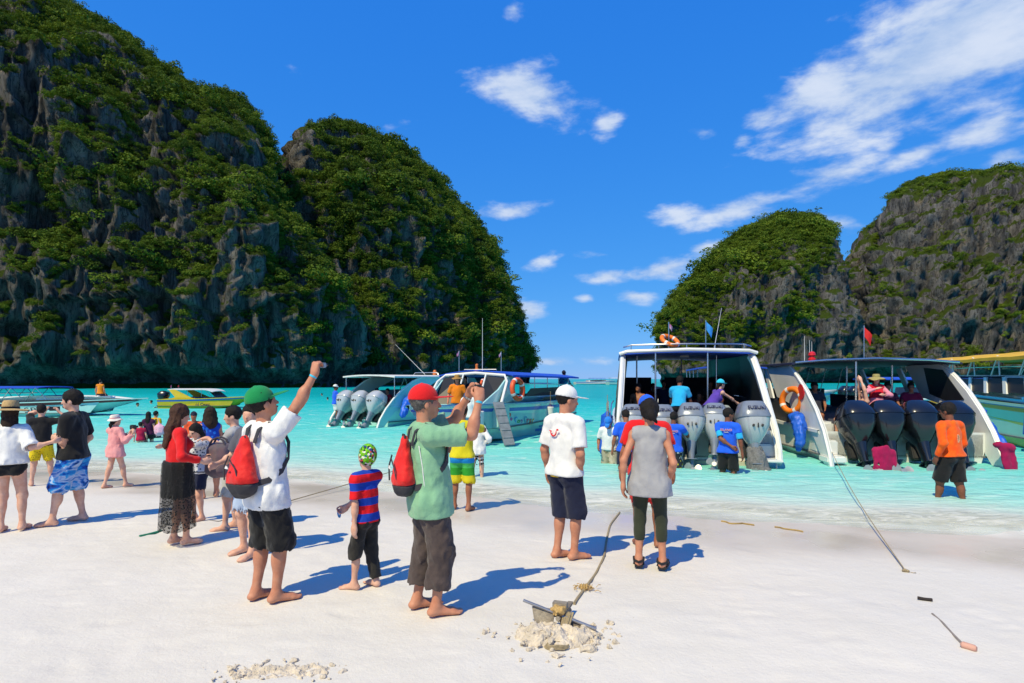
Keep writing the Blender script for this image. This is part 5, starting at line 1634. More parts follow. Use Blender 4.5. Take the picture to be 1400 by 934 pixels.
# boarding the flower-decorated boat
f = mk('woman in white cover-up and navy striped skirt walking into the water', 652, 652, 566, -6, 'light', .015, water=True, sex='w', armR=dict(to=V3(.22, .1, .85)))
shirt(f, WHITE, hem=-.14, sleeve=1.8, off=.02, loose=.05, flare=.03, folds=.02, name='cover_up'); skirt(f, pattern_mat('navy_stripes', repeat_stripes((.75, .75, .75), (.012, .014, .03), .075)), top=.06, length=.46, r0=.15, r1=.17, folds=.012); hair(f, HB, 'bun')
# ------------------------------------------------------------------ speedboats
GEL = M('gelcoat_white', (.78, .78, .76), rough=.28, var=.05, scale=2.5, coat=.3)
GELB = M('gelcoat_cream', (.55, .50, .40), rough=.4, var=.08, scale=3)
GELBOUNCE = M('gelcoat_water_bounce', (.42, .70, .68), rough=.25, var=.05, scale=1.5, coat=.4)  # white hulls tinted aqua: turquoise bounce off the water painted into the colour
YELL = M('gelcoat_yellow', (.62, .45, .01), rough=.3, var=.06, scale=2, coat=.3)
BLUE = M('stripe_blue', (.010, .09, .55), rough=.35, var=.05)
LBLUE = M('stripe_light_blue', (.05, .40, .80), rough=.35, var=.05)
MAROON = M('stripe_maroon', (.22, .012, .02), rough=.35, var=.05)
ORST = M('stripe_amber', (.75, .30, .01), rough=.4, var=.05)
TINT = M('tinted_panel', (.014, .016, .022), rough=.42, var=.1, spec=.3)
DGLASS = M('dark_glass', (.02, .014, .012), rough=.4, spec=.25)
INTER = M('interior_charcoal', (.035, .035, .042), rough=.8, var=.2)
FLOORM = M('deck_grey', (.16, .16, .17), rough=.85, var=.15)
SEAT = M('seat_vinyl', (.10, .10, .13), rough=.5)
STEEL = M('stainless', (.55, .56, .58), rough=.25, metal=.95, var=.05)
CANB = M('canvas_blue', (.010, .085, .62), rough=.75, var=.12, scale=1.6, bump=.15, bscale=9)
CANN = M('canvas_navy', (.012, .016, .06), rough=.8, var=.15, scale=1.5)
CANY = M('canvas_yellow', (.72, .42, .02), rough=.75, var=.12, scale=1.2, bump=.3, bscale=5)
CANW = M('roof_white', (.74, .74, .73), rough=.5, var=.06)
SILV = M('cowl_silver', (.52, .53, .55), rough=.22, metal=.15, var=.06, scale=3, coat=.5)
SILD = M('cowl_slate', (.25, .28, .33), rough=.3, metal=.2, var=.1, coat=.4)
BLK = M('cowl_black', (.010, .011, .016), rough=.25, var=.15, scale=4, coat=.5)
BLKM = M('engine_black', (.02, .02, .022), rough=.55)
CHROME = M('propeller_steel', (.42, .42, .42), rough=.45, metal=.6)
RINGO = M('lifebuoy_orange', (.85, .20, .01), rough=.5, var=.1)
FENW = M('fender_white', (.75, .74, .70), rough=.45, var=.08)
FENB = M('fender_blue', (.01, .10, .60), rough=.45, var=.1)
ROPE = M('rope_tan', (.42, .33, .20), rough=.95, scale=60, var=.2, bump=.5, bscale=220)
LETTER = M('lettering_navy', (.03, .03, .09), rough=.5)

class Hull:
    def __init__(s, L, B, fs, fb, dr=.45, blunt=0.0, flare=.06, rake=.10):
        s.rake = rake
        s.L, s.B, s.fs, s.fb, s.dr, s.blunt, s.flare = L, B, fs, fb, dr, blunt, flare
    def hw(s, q):
        q = np.clip(q, 0, 1)
        return s.B / 2 * (1 - (1 - s.blunt) * np.maximum(0, (q - .38) / .62) ** 2.3) * (.96 + .04 * np.minimum(q / .2, 1))
    def sheer(s, q):
        return s.fs + (s.fb - s.fs) * np.clip(q, 0, 1) ** 1.5
    def pt(s, q, v, sd=1, off=0.0):
        """v 0 keel, .3 chine, 1 gunwale"""
        w = s.hw(q); zs = s.sheer(q)
        zc = -.14 + .50 * s.fb * q ** 3.2
        cw = w * (.88 - .30 * q ** 3)
        zk = -s.dr * (1 - q ** 5) + s.fb * .80 * q ** 5
        if v < .3:
            t = v / .3
            x, z = cw * t, zk + (zc - zk) * t
        else:
            t = (v - .3) / .7
            x = cw + (w - cw) * t - s.flare * math.sin(math.pi * t) * q
            z = zc + (zs - zc) * t
        y = q * s.L - (1 - v) * s.rake * s.L * q ** 4
        return np.array([sd * (x + off), y, z])
def build_hull(root, h, mat, name='hull', floor=.22, inner=INTER, floor_mat=FLOORM):
    qs = np.r_[np.linspace(0, .6, 10), np.linspace(.66, 1, 10)]
    vs_ = [0, .1, .2, .3, .4, .55, .7, .85, 1.0]
    m = MB()
    rings = []
    for q in qs:
        left = [h.pt(q, v, -1) for v in vs_[::-1]]
        right = [h.pt(q, v, 1) for v in vs_[1:]]
        rings.append(np.array(left + right))
    m.loft(rings, closed_ring=False)
    n = len(rings[0])
    m.f.append(tuple(range(n)))             # transom
    # gunwale and inner liner
    ins = []
    for q in qs:
        gw = min(.10, h.hw(q) * .5)
        zt = h.sheer(q)
        ins.append((h.hw(q), gw, zt, h.pt(q, 1)[1]))
    hull = m.build(name, mat, root, True)
    m = MB()
    for sd in (-1, 1):
        rg_ = [np.array([[sd * (w + .015), y, z - .04], [sd * (w + .015), y, z + .03], [sd * max(w - gw, .01), y, z + .03], [sd * max(w - gw, .01), y, (min(floor, z - .05) if q_ < .78 else z - .10)]]) for (w, gw, z, y), q_ in zip(ins, qs)]
        m.loft(rg_, closed_ring=False)
    m.build('gunwale', mat, root, False)
    m = MB()
    fl = [(max(w - .05, .02) * (1 if q_ < .7 else .8), y) for (w, gw, z, y), q_ in zip(ins, qs) if q_ < .80]
    m.loft([np.array([[-w, y, floor], [w, y, floor], [w, y, floor - .04], [-w, y, floor - .04]]) for w, y in fl])
    m.build('deck', floor_mat, root)
    return hull
def stripe(root, h, v0, v1, q0, q1, mat, sides=(-1, 1), name='stripe', off=.006, wav=None):
    for sd in sides:
        m = MB()
        qs = np.linspace(q0, q1, 16)
        rr = []
        for q in qs:
            a, b = (v0, v1) if wav is None else wav((q - q0) / (q1 - q0), v0, v1)
            rr.append(np.array([h.pt(q, a, sd, off), h.pt(q, b, sd, off), h.pt(q, b, sd, -.01), h.pt(q, a, sd, -.01)]))
        m.loft(rr)
        m.build(name, mat, root)
def panel(root, h, poly, mat, sides=(-1, 1), th=.05, tumble=.1, name='side_panel', inset=.03, z0=None, parts=None):
    """a plate standing on the boat's side, outline given in (y, z)"""
    out = []
    for sd in sides:
        m = MB(); m.prism(poly, 0, th, 0)
        V = []
        for x, y, z in m.v:
            w = float(h.hw(y / h.L)) - inset - tumble * max(0, z - h.sheer(max(0, y / h.L)))
            V.append((sd * (w - x), y, z))
        m.v = V
        out.append(m.build(name, mat, root))
    return out
def rim(root, h, line, r, mat, sides=(-1, 1), tumble=.1, inset=.03, name='rim', n=6):
    for sd in sides:
        pts = []
        for y, z in line:
            w = float(h.hw(y / h.L)) - inset - .02 - tumble * max(0, z - h.sheer(max(0, y / h.L)))
            pts.append((sd * w, y, z))
        m = MB(); m.tube(pts, r, n); m.build(name, mat, root, True)
def canopy(root, y0, y1, z, w, mat, arch=.10, th=.04, valance=.0, name='canopy', sag=0.0, under=None, tilt=0.0, nose=0.0):
    m = MB()
    rings = []
    ny = 14
    for i, y in enumerate(np.linspace(y0, y1, ny)):
        k = i / (ny - 1)
        zz = z + tilt * k - sag * (math.sin(k * math.pi * 4) ** 2) - nose * max(0, (k - .8) / .2) ** 2
        ww = w / 2 * (1 - .12 * max(0, (k - .75) / .25) ** 2)
        top = [np.array([x * ww, y, zz + arch * (1 - x * x)]) for x in np.linspace(-1, 1, 11)]
        bot = [np.array([x * ww, y, zz + arch * (1 - x * x) - th]) for x in np.linspace(1, -1, 11)]
        if valance:
            top = [top[0] + [0, 0, -valance]] + top + [top[-1] + [0, 0, -valance]]
            bot = [top[-1] + [-.02, 0, 0]] + bot + [top[0] + [.02, 0, 0]]
        rings.append(np.array(top + bot))
    m.loft(rings)
    return m.build(name, mat, root, True)
def posts(root, pts, r=.02, mat=STEEL, name='post'):
    for a, b in pts:
        m = MB(); m.tube([a, b], r, 8); m.build(name, mat, root, True)
def ring_se(z, yc, hw, hd, n=20, p=3.2):
    th = np.arange(n) / n * 2 * math.pi
    c, s = np.cos(th), np.sin(th)
    return np.stack([hw * np.sign(c) * np.abs(c) ** (2 / p), yc + hd * np.sign(s) * np.abs(s) ** (2 / p), np.full(n, z)], 1)
def outboard(root, x, y, z, m_cowl, m_top, tilt=20, sc=1.0, text=None, name='outboard_motor', turn=0.0):
    """engine hung on the transom; the part is its cowl, the leg, bracket and propeller are its children"""
    Rm = rot('Z', turn) @ rot('X', -tilt)
    tf = lambda V: np.asarray(V) @ (Rm * sc).T + V3(x, y, z)
    m = MB()
    low = [(-.05, -.30, .10, .13), (.02, -.30, .135, .20), (.16, -.31, .215, .285), (.32, -.32, .285, .35), (.47, -.32, .305, .375)]
    m.loft([tf(ring_se(*r)) for r in low])
    eng = m.build(name, m_cowl, root, True)
    m = MB()
    top = [(.475, -.32, .312, .382), (.50, -.32, .314, .386), (.62, -.30, .285, .355), (.76, -.27, .235, .30), (.81, -.26, .20, .26), (.82, -.26, .05, .07)]
    m.loft([tf(ring_se(*r, 20, 3.6)) for r in top])
    m.build('cowl_top', m_top, eng, True)
    m = MB()
    m.loft([tf(ring_se(*r, 14, 2.4)) for r in [(0, -.30, .12, .17), (-.18, -.31, .085, .14), (-.42, -.32, .06, .125), (-.66, -.33, .05, .11)]])
    m.loft([tf(ring_se(zz, -.36, .13, .21, 14, 3)) for zz in (-.44, -.425)])
    m.box(tf([(0, -.34, -.84)])[0], V3(.02, .16, .22) * sc, Rm)
    m.build('leg', m_cowl if m_cowl is BLK else SILD, eng, True)
    m = MB()
    rr = [(.004, .16), (.035, .10), (.06, 0), (.06, -.14), (.045, -.22)]
    cyl = []
    th = np.arange(12) / 12 * 2 * math.pi
    for r_, yy in rr:
        cyl.append(tf(np.stack([r_ * np.cos(th), np.full(12, -.33 + yy), -.68 + r_ * np.sin(th)], 1)))
    m.loft(cyl); m.build('gearcase', m_cowl if m_cowl is BLK else SILD, eng, True)
    m = MB()
    m.tube(tf([(0, -.55, -.68), (0, -.66, -.68)]), .05 * sc, 12)
    for k in range(3):
        a = k * 2.094 + .4
        e1, e2 = V3(math.cos(a), 0, math.sin(a)), V3(-math.sin(a), 0, math.cos(a))
        bl = []
        for rr_, wd, tw in ((.05, .04, .6), (.10, .075, .5), (.15, .08, .38), (.185, .04, .3)):
            cpt = V3(0, -.60, -.68) + e1 * rr_
            dd = e2 * math.cos(tw) + V3(0, 1, 0) * math.sin(tw)
            bl.append(tf([cpt - dd * wd, cpt + dd * wd, cpt + dd * wd + V3(0, .008, 0), cpt - dd * wd + V3(0, .008, 0)]))
        m.loft(bl)
    m.build('propeller', CHROME, eng, True)
    m = MB(); m.box(tf([(0, -.06, -.10)])[0], V3(.26, .16, .34) * sc, Rm, .02); m.box(tf([(-.10, -.02, .05)])[0], V3(.05, .22, .14) * sc, Rm); m.box(tf([(.10, -.02, .05)])[0], V3(.05, .22, .14) * sc, Rm)
    m.build('bracket', BLKM, eng)
    if text:
        n0 = tf([(0, -.668, .70), (0, -.70, .66)])
        p = tf([(0, -.655, .655)])[0]
        xx = Rm @ V3(1, 0, 0); zz = nrm(Rm @ V3(0, -.93, .36)); yy = np.cross(zz, xx)
        text_mesh('cowl_lettering', text, .10 * sc, LETTER, eng, frame4(p, xx, yy, zz), .010)
    if m_cowl is SILV:
        m = MB()
        for dx in (-.085, .085): m.disc(tf([(dx, -.665, .30)])[0], .022 * sc, 10, Rm @ V3(0, 1, -.3), .05)
        m.box(tf([(0, -.675, .30)])[0], V3(.012, .05, .09) * sc, Rm)
        m.build('vents', BLKM, eng)
    return eng
def bench(root, y, w, z, mat=SEAT, depth=.45):
    m = MB()
    m.box((0, y, z + .22), (w, depth, .44), None, .03); m.build('bench', mat, root, True)
    m = MB()
    m.box((0, y + depth * .5, z + .62), (w, .08, .5), None, .03); m.build('seat_back', mat, root, True)
def life_ring(name, label, loc, nv, R0=.36, r=.085, mat=RINGO, group=None):
    nv = nrm(nv); a = nrm(np.cross(nv, V3(0, 0, 1) if abs(nv[2]) < .9 else V3(1, 0, 0))); b = np.cross(nv, a)
    root = empty(name, loc)
    m = MB(); n = 28
    m.tube([R0 * (math.cos(q) * a + math.sin(q) * b) for q in np.arange(n) / n * 2 * math.pi], r, 10, closed=True)
    m.build('ring', mat, root, True)
    for k in range(4):
        q0 = k * math.pi / 2 + .5
        m = MB(); m.tube([R0 * (math.cos(q) * a + math.sin(q) * b) for q in np.linspace(q0 - .12, q0 + .12, 5)], r * 1.06, 10)
        m.build('reflective_band', M('band_white', (.8, .8, .78), rough=.5), root, True)
    return tag(root, label, 'lifebuoy', group)
def fender(label, top, bottom, r, mat, tipmat, group=None):
    top, bottom = np.asarray(top, float), np.asarray(bottom, float)
    root = empty('fender', Vector(top))
    d = bottom - top; L = np.linalg.norm(d); d /= L
    m = MB(); m.tube([d * .10 * L, d * .13 * L, d * .5 * L, d * .88 * L, d * .9 * L], [r * .8, r, r, r, r * .8], 14); m.build('body', mat, root, True)
    m = MB(); m.tube([d * 0, d * .06 * L, d * .10 * L], [r * .2, r * .5, r * .8], 12); m.build('end_cap', tipmat, root, True)
    m = MB(); m.tube([d * .9 * L, d * .95 * L, d * 1.0 * L], [r * .8, r * .6, r * .15], 12); m.build('end_cap', tipmat, root, True)
    m = MB(); m.tube([V3(0, 0, .45), d * .02 * L], .008, 6); m.build('lanyard', ROPE, root)
    return tag(root, label, 'fender', group)
def antenna(root, p, q, r=.012, name='antenna'):
    m = MB(); m.tube([p, q], [r, r * .4], 6); m.build(name, CANW, root, True)
def flag(root, p, h, w, mat, name='flag', mast=True, hang=True):
    p = np.asarray(p, float)
    m = MB()
    if mast:
        m.tube([p, p + V3(0, 0, h)], .012, 6); m.build('flag_staff', STEEL, root, True)
    m = MB()
    rr = []
    for i in range(7):
        k = i / 6
        x = w * k * (.45 if hang else 1)
        rr.append(np.array([p + V3(x, .02 * math.sin(k * 7), h - .02 - w * .5 * k * hang), p + V3(x * .8, .02 * math.sin(k * 7 + 1), h - .55 * w - w * .6 * k * hang), p + V3(x * .8, .02 * math.sin(k * 7 + 1) + .01, h - .55 * w - w * .6 * k * hang), p + V3(x, .02 * math.sin(k * 7) + .01, h - .02 - w * .5 * k * hang)]))
    m.loft(rr); m.build(name, mat, root, True)
def BW(root, p):
    bpy.context.view_layer.update()
    return (Matrix.Translation(root.location) @ Matrix.Rotation(root.rotation_euler[2], 4, 'Z')) @ Vector((p[0] * root.scale[0], p[1] * root.scale[1], p[2] * root.scale[2]))
def spray(root, pts, r, mat, name, n=6):
    m = MB(); m.tube(pts, r, n); return m.build(name, mat, root, True)
FLAGR = M('flag_red', (.75, .02, .02), rough=.8); FLAGB = M('flag_azure', (.03, .3, .75), rough=.8)

# ---------------- silver-engined boat, stern to the beach
b1 = empty('speedboat', (4.22, 13.5, WATER_Z), R(-10))
tag(b1, 'white speedboat with blue roof edge and five silver outboards, stern to the beach', 'speedboat')
h = Hull(11.5, 3.75, .78, 1.25, .5)
build_hull(b1, h, GEL, floor=.18)
m = MB(); m.box((0, .06, .42), (3.3, .12, .62), None, .03); m.build('transom', GEL, b1, True)
m = MB(); m.box((0, -.02, -.02), (3.2, .10, .22), None, .02); m.build('transom_foot', GELB, b1, True)
for xx in (-1.45, 1.52):
    m = MB(); m.box((xx, -.30, .16), (.5, .55, .07), None, .02); m.box((xx, -.05, .34), (.46, .22, .28), None, .03); m.build('swim_step', GEL, b1, True)
    m = MB()
    for dx in (-.12, .12): m.tube([(xx + dx, -.5, .2), (xx + dx, -.56, -.25)], .015, 6)
    for zz in (-.05, -.2): m.tube([(xx - .12, -.53, zz), (xx + .12, -.53, zz)], .012, 6)
    m.build('swim_ladder', STEEL, b1, True)
tr = [(-.42, .12), (-.35, .42), (-.10, .80), (.25, 1.22), (.62, 1.66), (1.0, 2.08), (1.4, 2.42), (1.75, 2.60)]
panel(b1, h, tr + [(3.3, 2.62), (3.3, .80), (.3, .60), (-.2, .1)], TINT, name='wing', tumble=.10)
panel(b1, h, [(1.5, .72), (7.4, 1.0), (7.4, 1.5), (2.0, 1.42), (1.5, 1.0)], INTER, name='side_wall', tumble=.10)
panel(b1, h, [(3.0, 2.2), (3.4, 2.2), (3.2, 1.45), (2.6, 1.43)], TINT, name='window_pillar', tumble=.10)
panel(b1, h, [(5.2, 2.62), (5.5, 2.62), (5.2, 1.45), (4.8, 1.45)], TINT, name='window_pillar', tumble=.10)
panel(b1, h, [(7.0, 2.62), (7.4, 2.62), (7.4, 1.45), (6.9, 1.45)], TINT, name='window_pillar', tumble=.10)
def inner_line(line, dy, dz):
    return [(y + dy * min(1, .4 + .6 * i / (len(line) - 1)), z - dz) for i, (y, z) in enumerate(line)]
panel(b1, h, tr + inner_line(tr, .42, .10)[::-1], GEL, name='wing_flange', tumble=.10, th=.10, inset=.005)
rim(b1, h, tr, .05, GEL, name='wing_rim')
rim(b1, h, [(y + .06, z - .02) for y, z in tr], .035, GEL, name='inner_rim', inset=.09)
panel(b1, h, [(3.2, 1.46), (7.2, 1.48), (7.2, 2.58), (3.3, 2.60)], TINT, name='side_glazing', tumble=.10, inset=.05, th=.015)
canopy(b1, 1.55, 7.6, 2.62, 3.42, CANB, arch=.06, th=.05, name='roof')
m = MB(); m.tube([(-1.70, 1.5, 2.60), (-1.5, 1.45, 2.66), (0, 1.42, 2.70), (1.5, 1.45, 2.66), (1.70, 1.5, 2.60)], .045, 8); m.build('roof_edge', GEL, b1, True)
m = MB(); m.tube([(-1.6, 1.7, 2.78), (-1.4, 1.6, 2.83), (0, 1.56, 2.85), (1.4, 1.6, 2.83), (1.6, 1.7, 2.78)], .02, 6)
m.build('roof_rail', STEEL, b1, True)
for xx in (-1.4, -.7, 0, .7, 1.4): posts(b1, [((xx, 1.58, 2.68), (xx, 1.58, 2.84))], .012, name='rail_post')
posts(b1, [((-.78, 1.6, .2), (-.78, 1.6, 2.62)), ((.52, 1.6, .2), (.52, 1.6, 2.62)), ((-1.2, 3.2, .2), (-1.2, 3.2, 2.62)), ((.15, 4.2, .2), (.15, 4.2, 2.62)), ((1.0, 3.2, .2), (1.0, 3.2, 2.62))], .022, name='roof_post')
m = MB(); m.box((-1.1, 7.3, 1.1), (1.1, .08, 1.8)); m.build('bulkhead', INTER, b1)
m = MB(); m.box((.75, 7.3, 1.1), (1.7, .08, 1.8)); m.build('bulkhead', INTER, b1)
for yy in (2.6, 3.7, 4.8, 5.9): bench(b1, yy, 2.6, .18)
m = MB(); m.box((-.05, 1.62, 2.50), (.22, .06, .10), None, .01); m.build('stern_lamp', BLKM, b1)
for i_, xx in enumerate((-1.42, -.78, -.12, .42, 1.16)):
    outboard(b1, xx, -.12, .48, SILV, SILD, tilt=(20, 14, 16, 24, 12)[i_], sc=(.95, .98, 1.02, .98, 1.10)[i_], text='SUZUKI', turn=(0, 4, -3, -10, 4)[i_])
m = MB()
me = sdf_mesh('engine_cover', [ell(V3(1.22, -.62, .06), V3(.20, .20, .36)), rc(V3(1.2, -.5, .35), V3(1.25, -.7, -.25), .17, .22), rc(V3(1.3, -.75, -.1), V3(1.42, -.72, -.02), .1, .08)], .02, k=.06, folds=[(.06, V3(9, 9, 3), 2.0), (.03, V3(22, 22, 8), 5.0)])
link_mesh('engine_cover', me, M('mesh_cover_grey', (.20, .20, .205), rough=.9, var=.2, scale=30, bump=.5, bscale=90), b1, True)
antenna(b1, (.95, 3.4, 2.7), (1.15, 3.3, 3.95))
flag(b1, (.62, 2.6, 2.70), .85, .42, FLAGB)
flag(b1, (-.42, 1.9, 2.70), .75, .22, M('flag_tricolour', (.30, .05, .28), rough=.8, col2=(.6, .6, .62), scale=5))
w = BW(b1, (-.40, 1.80, 2.95)); life_ring('lifebuoy', 'orange lifebuoy lying on the roof edge of the silver-engined boat', w, (.25, -.55, .8), .22, .06)
for i_, (yy, zz) in enumerate(((.9, .45), (2.0, .62))):
    p = BW(b1, (-2.02, yy, zz + .45)); q = BW(b1, (-2.08, yy, zz - .45))
    fender(('blue fender hanging lowest on the left flank of the silver-engined boat', 'blue fender further forward on the left flank of the silver-engined boat')[i_], p, q, .16, FENB, FENB, 'blue fenders of the silver-engined boat')
m = MB()
for k in range(4):
    z0 = .35 + k * .27
    m.tube([(-1.95, .1, z0), (-1.98, .75, z0 + .05)], .014, 6)
m.tube([(-1.95, .05, .2), (-1.95, .1, .8), (-1.9, .3, 1.35), (-1.86, .75, 1.4)], .018, 6); m.tube([(-1.98, .75, .2), (-1.98, .75, 1.4)], .018, 6)
m.build('boarding_frame', STEEL, b1, True)
for sd in (1,):
    m = MB(); m.prism([(-.1, .48), (.3, .85), (.75, 1.34), (.55, .9), (.2, .5)], 0, .02, 0)
    m.v = [(sd * (float(h.hw(max(0, y) / h.L)) + .02 - x), y, z) for x, y, z in m.v]; m.build('side_flash', BLUE, b1)

# ---------------- black-engined boat
b2 = empty('speedboat', (9.05, 13.55, WATER_Z), R(-6))
tag(b2, 'white speedboat with flared stern wings and four black outboards under a navy canopy', 'speedboat')
h = Hull(11.5, 3.9, .72, 1.2, .5)
build_hull(b2, h, GEL, floor=.18)
m = MB(); m.box((0, .06, .40), (3.5, .12, .60), None, .03); m.build('transom', GEL, b2, True)
trl = [(-.62, -.05), (-.50, .25), (-.20, .75), (.20, 1.22), (.70, 1.66), (1.2, 2.0), (1.75, 2.32)]
panel(b2, h, trl + [(2.6, 2.36), (3.4, 2.30), (2.6, 1.45), (1.7, 1.30), (1.4, .75), (.3, .55), (-.3, -.05)], GEL, name='wing', tumble=-.02, th=.09)
rim(b2, h, trl, .045, GEL, name='wing_rim', tumble=-.02)
panel(b2, h, [(.75, 1.45), (1.65, 2.18), (2.5, 2.25), (2.2, 1.55), (1.4, 1.38)], TINT, name='wing_window', tumble=-.02, inset=.12, th=.02)
panel(b2, h, [(1.4, .70), (7.6, .95), (7.6, 1.42), (2.4, 1.36), (1.5, 1.2)], INTER, name='side_wall', tumble=.02)
panel(b2, h, [(3.0, 1.4), (3.25, 1.4), (3.9, 2.25), (3.65, 2.25)], GEL, name='window_pillar', tumble=.02)
panel(b2, h, [(5.2, 1.4), (5.4, 1.4), (6.0, 2.25), (5.8, 2.25)], GEL, name='window_pillar', tumble=.02)
canopy(b2, 1.2, 8.2, 2.36, 4.05, CANN, arch=.10, th=.05, name='canopy')
m = MB(); m.tube([(-1.95, 1.2, 2.36), (-1.2, 1.15, 2.42), (0, 1.13, 2.46), (1.2, 1.15, 2.42), (1.95, 1.2, 2.36)], .03, 8); m.build('canopy_frame', STEEL, b2, True)
posts(b2, [((-.35, 1.5, .2), (-.35, 1.5, 2.40)), ((-1.6, 3.6, .2), (-1.6, 3.6, 2.36)), ((1.6, 3.6, .2), (1.6, 3.6, 2.36)), ((-1.6, 6.2, .2), (-1.6, 6.2, 2.36)), ((1.5, 6.2, .2), (1.5, 6.2, 2.36))], .028, name='canopy_post')
for k in range(7):
    posts(b2, [((-1.7 + k * .55, 7.2, 1.5), (-1.5 + k * .55, 7.2, 2.35))], .014, name='screen_brace')
m = MB(); m.box((0, 8.0, 1.05), (3.0, .10, 1.1)); m.build('dashboard', INTER, b2)
m = MB(); m.box((-1.60, .5, .55), (.4, .5, .75), None, .05); m.build('stern_locker', GEL, b2, True)
m = MB(); m.box((-1.68, -.32, .12), (.42, .5, .16), None, .03); m.box((-1.66, -.12, .35), (.30, .2, .35), None, .03); m.build('swim_step', GEL, b2, True)
for yy in (1.9, 3.0, 4.1, 5.2): bench(b2, yy, 2.9, .18)
for i_, xx in enumerate((-1.15, -.50, .20, .92)):
    outboard(b2, xx, -.12, .36, BLK, BLK, tilt=(24, 26, 26, 24)[i_], sc=1.16, turn=(0, -4, -4, 0)[i_])
me = sdf_mesh('drape', [rc(V3(-1.0, -.88, .36), V3(-.72, -.92, .34), .09, .09), rc(V3(-1.04, -.92, .3), V3(-1.08, -.98, -.12), .055, .035), rc(V3(-.68, -.95, .3), V3(-.62, -1.0, -.14), .055, .035), rc(V3(-.86, -.95, .34), V3(-.87, -1.0, .02), .16, .13, (0, 1, 0), .35)], .018, k=.05, folds=[(.05, V3(10, 10, 4), 2.0), (.02, V3(25, 25, 9), 5.0)])
MAG = cloth_mat('magenta_towel', (.36, .006, .075))
o_ = link_mesh('towel', me, MAG, None, True); o_.location = b2.location; o_.rotation_euler = b2.rotation_euler; tag(o_, 'magenta towel draped over the leftmost black outboard', 'towel')
me = sdf_mesh('drape', [rc(V3(1.55, -.72, .52), V3(1.80, -.75, .46), .07, .08), rc(V3(1.66, -.75, .42), V3(1.72, -.8, -.12), .09, .07, (0, 1, 0), .5), rc(V3(1.80, -.75, .4), V3(1.86, -.8, -.22), .08, .06, (0, 1, 0), .5)], .018, k=.05, folds=[(.05, V3(10, 10, 4), 7.0), (.02, V3(25, 25, 9), 5.0)])
o_ = link_mesh('towel', me, MAG, None, True); o_.location = b2.location; o_.rotation_euler = b2.rotation_euler; tag(o_, 'magenta towel hanging low beside the orange-shirted wader', 'towel')
flag(b2, (.55, 3.0, 2.45), 1.0, .50, FLAGR)
antenna(b2, (-.9, 3.4, 2.4), (-.9, 3.4, 3.2)); antenna(b2, (-.3, 4.6, 2.4), (-.3, 4.6, 3.15)); antenna(b2, (-.62, 3.6, 2.4), (-.62, 3.6, 3.05))
m = MB(); m.lathe([(.10, 0), (.10, .06), (.07, .08), (.07, .13), (.10, .15), (.085, .22), (.03, .26)], (-1.0, 2.6, 2.45), 14); m.build('beacon_lamp', M('beacon_red', (.7, .02, .02), rough=.3), b2, True)
w = BW(b2, (-2.0, 1.30, 1.40)); life_ring('lifebuoy', 'orange lifebuoy hung on the flared left wing of the black-engined boat', w, (-.9, -.42, .1), .29, .075)
m = MB(); m.disc((-1.90, .95, 1.62), .20, 20, (1, 0, 0), .03); m.build('round_decal', M('decal_red', (.72, .02, .03), rough=.4), b2, True)
me = sdf_mesh('bundle', [rc(V3(-2.08, .6, .95), V3(-2.12, .4, .40), .15, .12), rc(V3(-2.08, .75, .9), V3(-2.12, .55, .2), .09, .05), ell(V3(-2.05, .9, 1.0), V3(.14, .28, .12))], .022, k=.06, folds=[(.08, V3(7, 7, 4), 3.0), (.03, V3(18, 18, 10), 5.0)])
o_ = link_mesh('tarpaulin', me, M('tarp_blue', (.01, .12, .68), rough=.5, var=.15, scale=5), None, True); o_.location = b2.location; o_.rotation_euler = b2.rotation_euler; tag(o_, 'bright blue tarpaulin bundled against the left wing of the black-engined boat', 'tarpaulin')
me = sdf_mesh('bundle', [rc(V3(2.15, .7, 1.0), V3(2.3, .3, .35), .12, .16), ell(V3(2.1, .9, 1.15), V3(.16, .4, .12))], .022, k=.06, folds=[(.07, V3(7, 7, 4), 3.0), (.03, V3(18, 18, 10), 5.0)])
o_ = link_mesh('tarpaulin', me, M('tarp_blue', (.01, .12, .68), rough=.5, var=.15, scale=5), None, True); o_.location = b2.location; o_.rotation_euler = b2.rotation_euler; tag(o_, 'blue tarpaulin tied to the outer right wing of the black-engined boat', 'tarpaulin')

# ---------------- yellow-canopied boat at the right edge
b3 = empty('speedboat', (14.75, 12.2, WATER_Z), R(-17))
tag(b3, 'long white speedboat with dark side windows under a yellow canvas canopy', 'speedboat')
h = Hull(14.5, 3.4, 1.15, 1.5, .5)
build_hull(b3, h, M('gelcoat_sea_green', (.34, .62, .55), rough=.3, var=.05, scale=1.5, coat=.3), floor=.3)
stripe(b3, h, .30, .62, .02, .9, YELL, wav=lambda k, a, b: (a + .22 * k, a + .40 + .14 * k))
stripe(b3, h, .90, .96, 0, .95, ORST, name='amber_stripe'); stripe(b3, h, .965, 1.0, 0, .95, BLUE, name='blue_stripe')
panel(b3, h, [(0, 1.1), (12, 1.42), (11.2, 1.72), (0, 1.55)], GEL, name='cabin_side', tumble=.22, inset=.05)
panel(b3, h, [(0, 1.94), (10.6, 2.02), (10.4, 2.10), (0, 2.02)], GEL, name='cabin_top_rail', tumble=.22, inset=.05)
for k in range(9):
    y0 = .2 + k * 1.2
    panel(b3, h, [(y0 - .08, 1.5), (y0 + .12, 1.5), (y0 + .42, 2.0), (y0 + .22, 2.0)], GEL, name='window_pillar', tumble=.22, inset=.05)
    panel(b3, h, [(y0 + .10, 1.52), (y0 + 1.14, 1.54), (y0 + 1.42, 1.97), (y0 + .40, 1.96)], DGLASS, name='window_pane', tumble=.22, inset=.09, th=.01)
stripe(b3, h, 1.06, 1.09, .02, .85, LBLUE, name='light_blue_line', off=-.02)
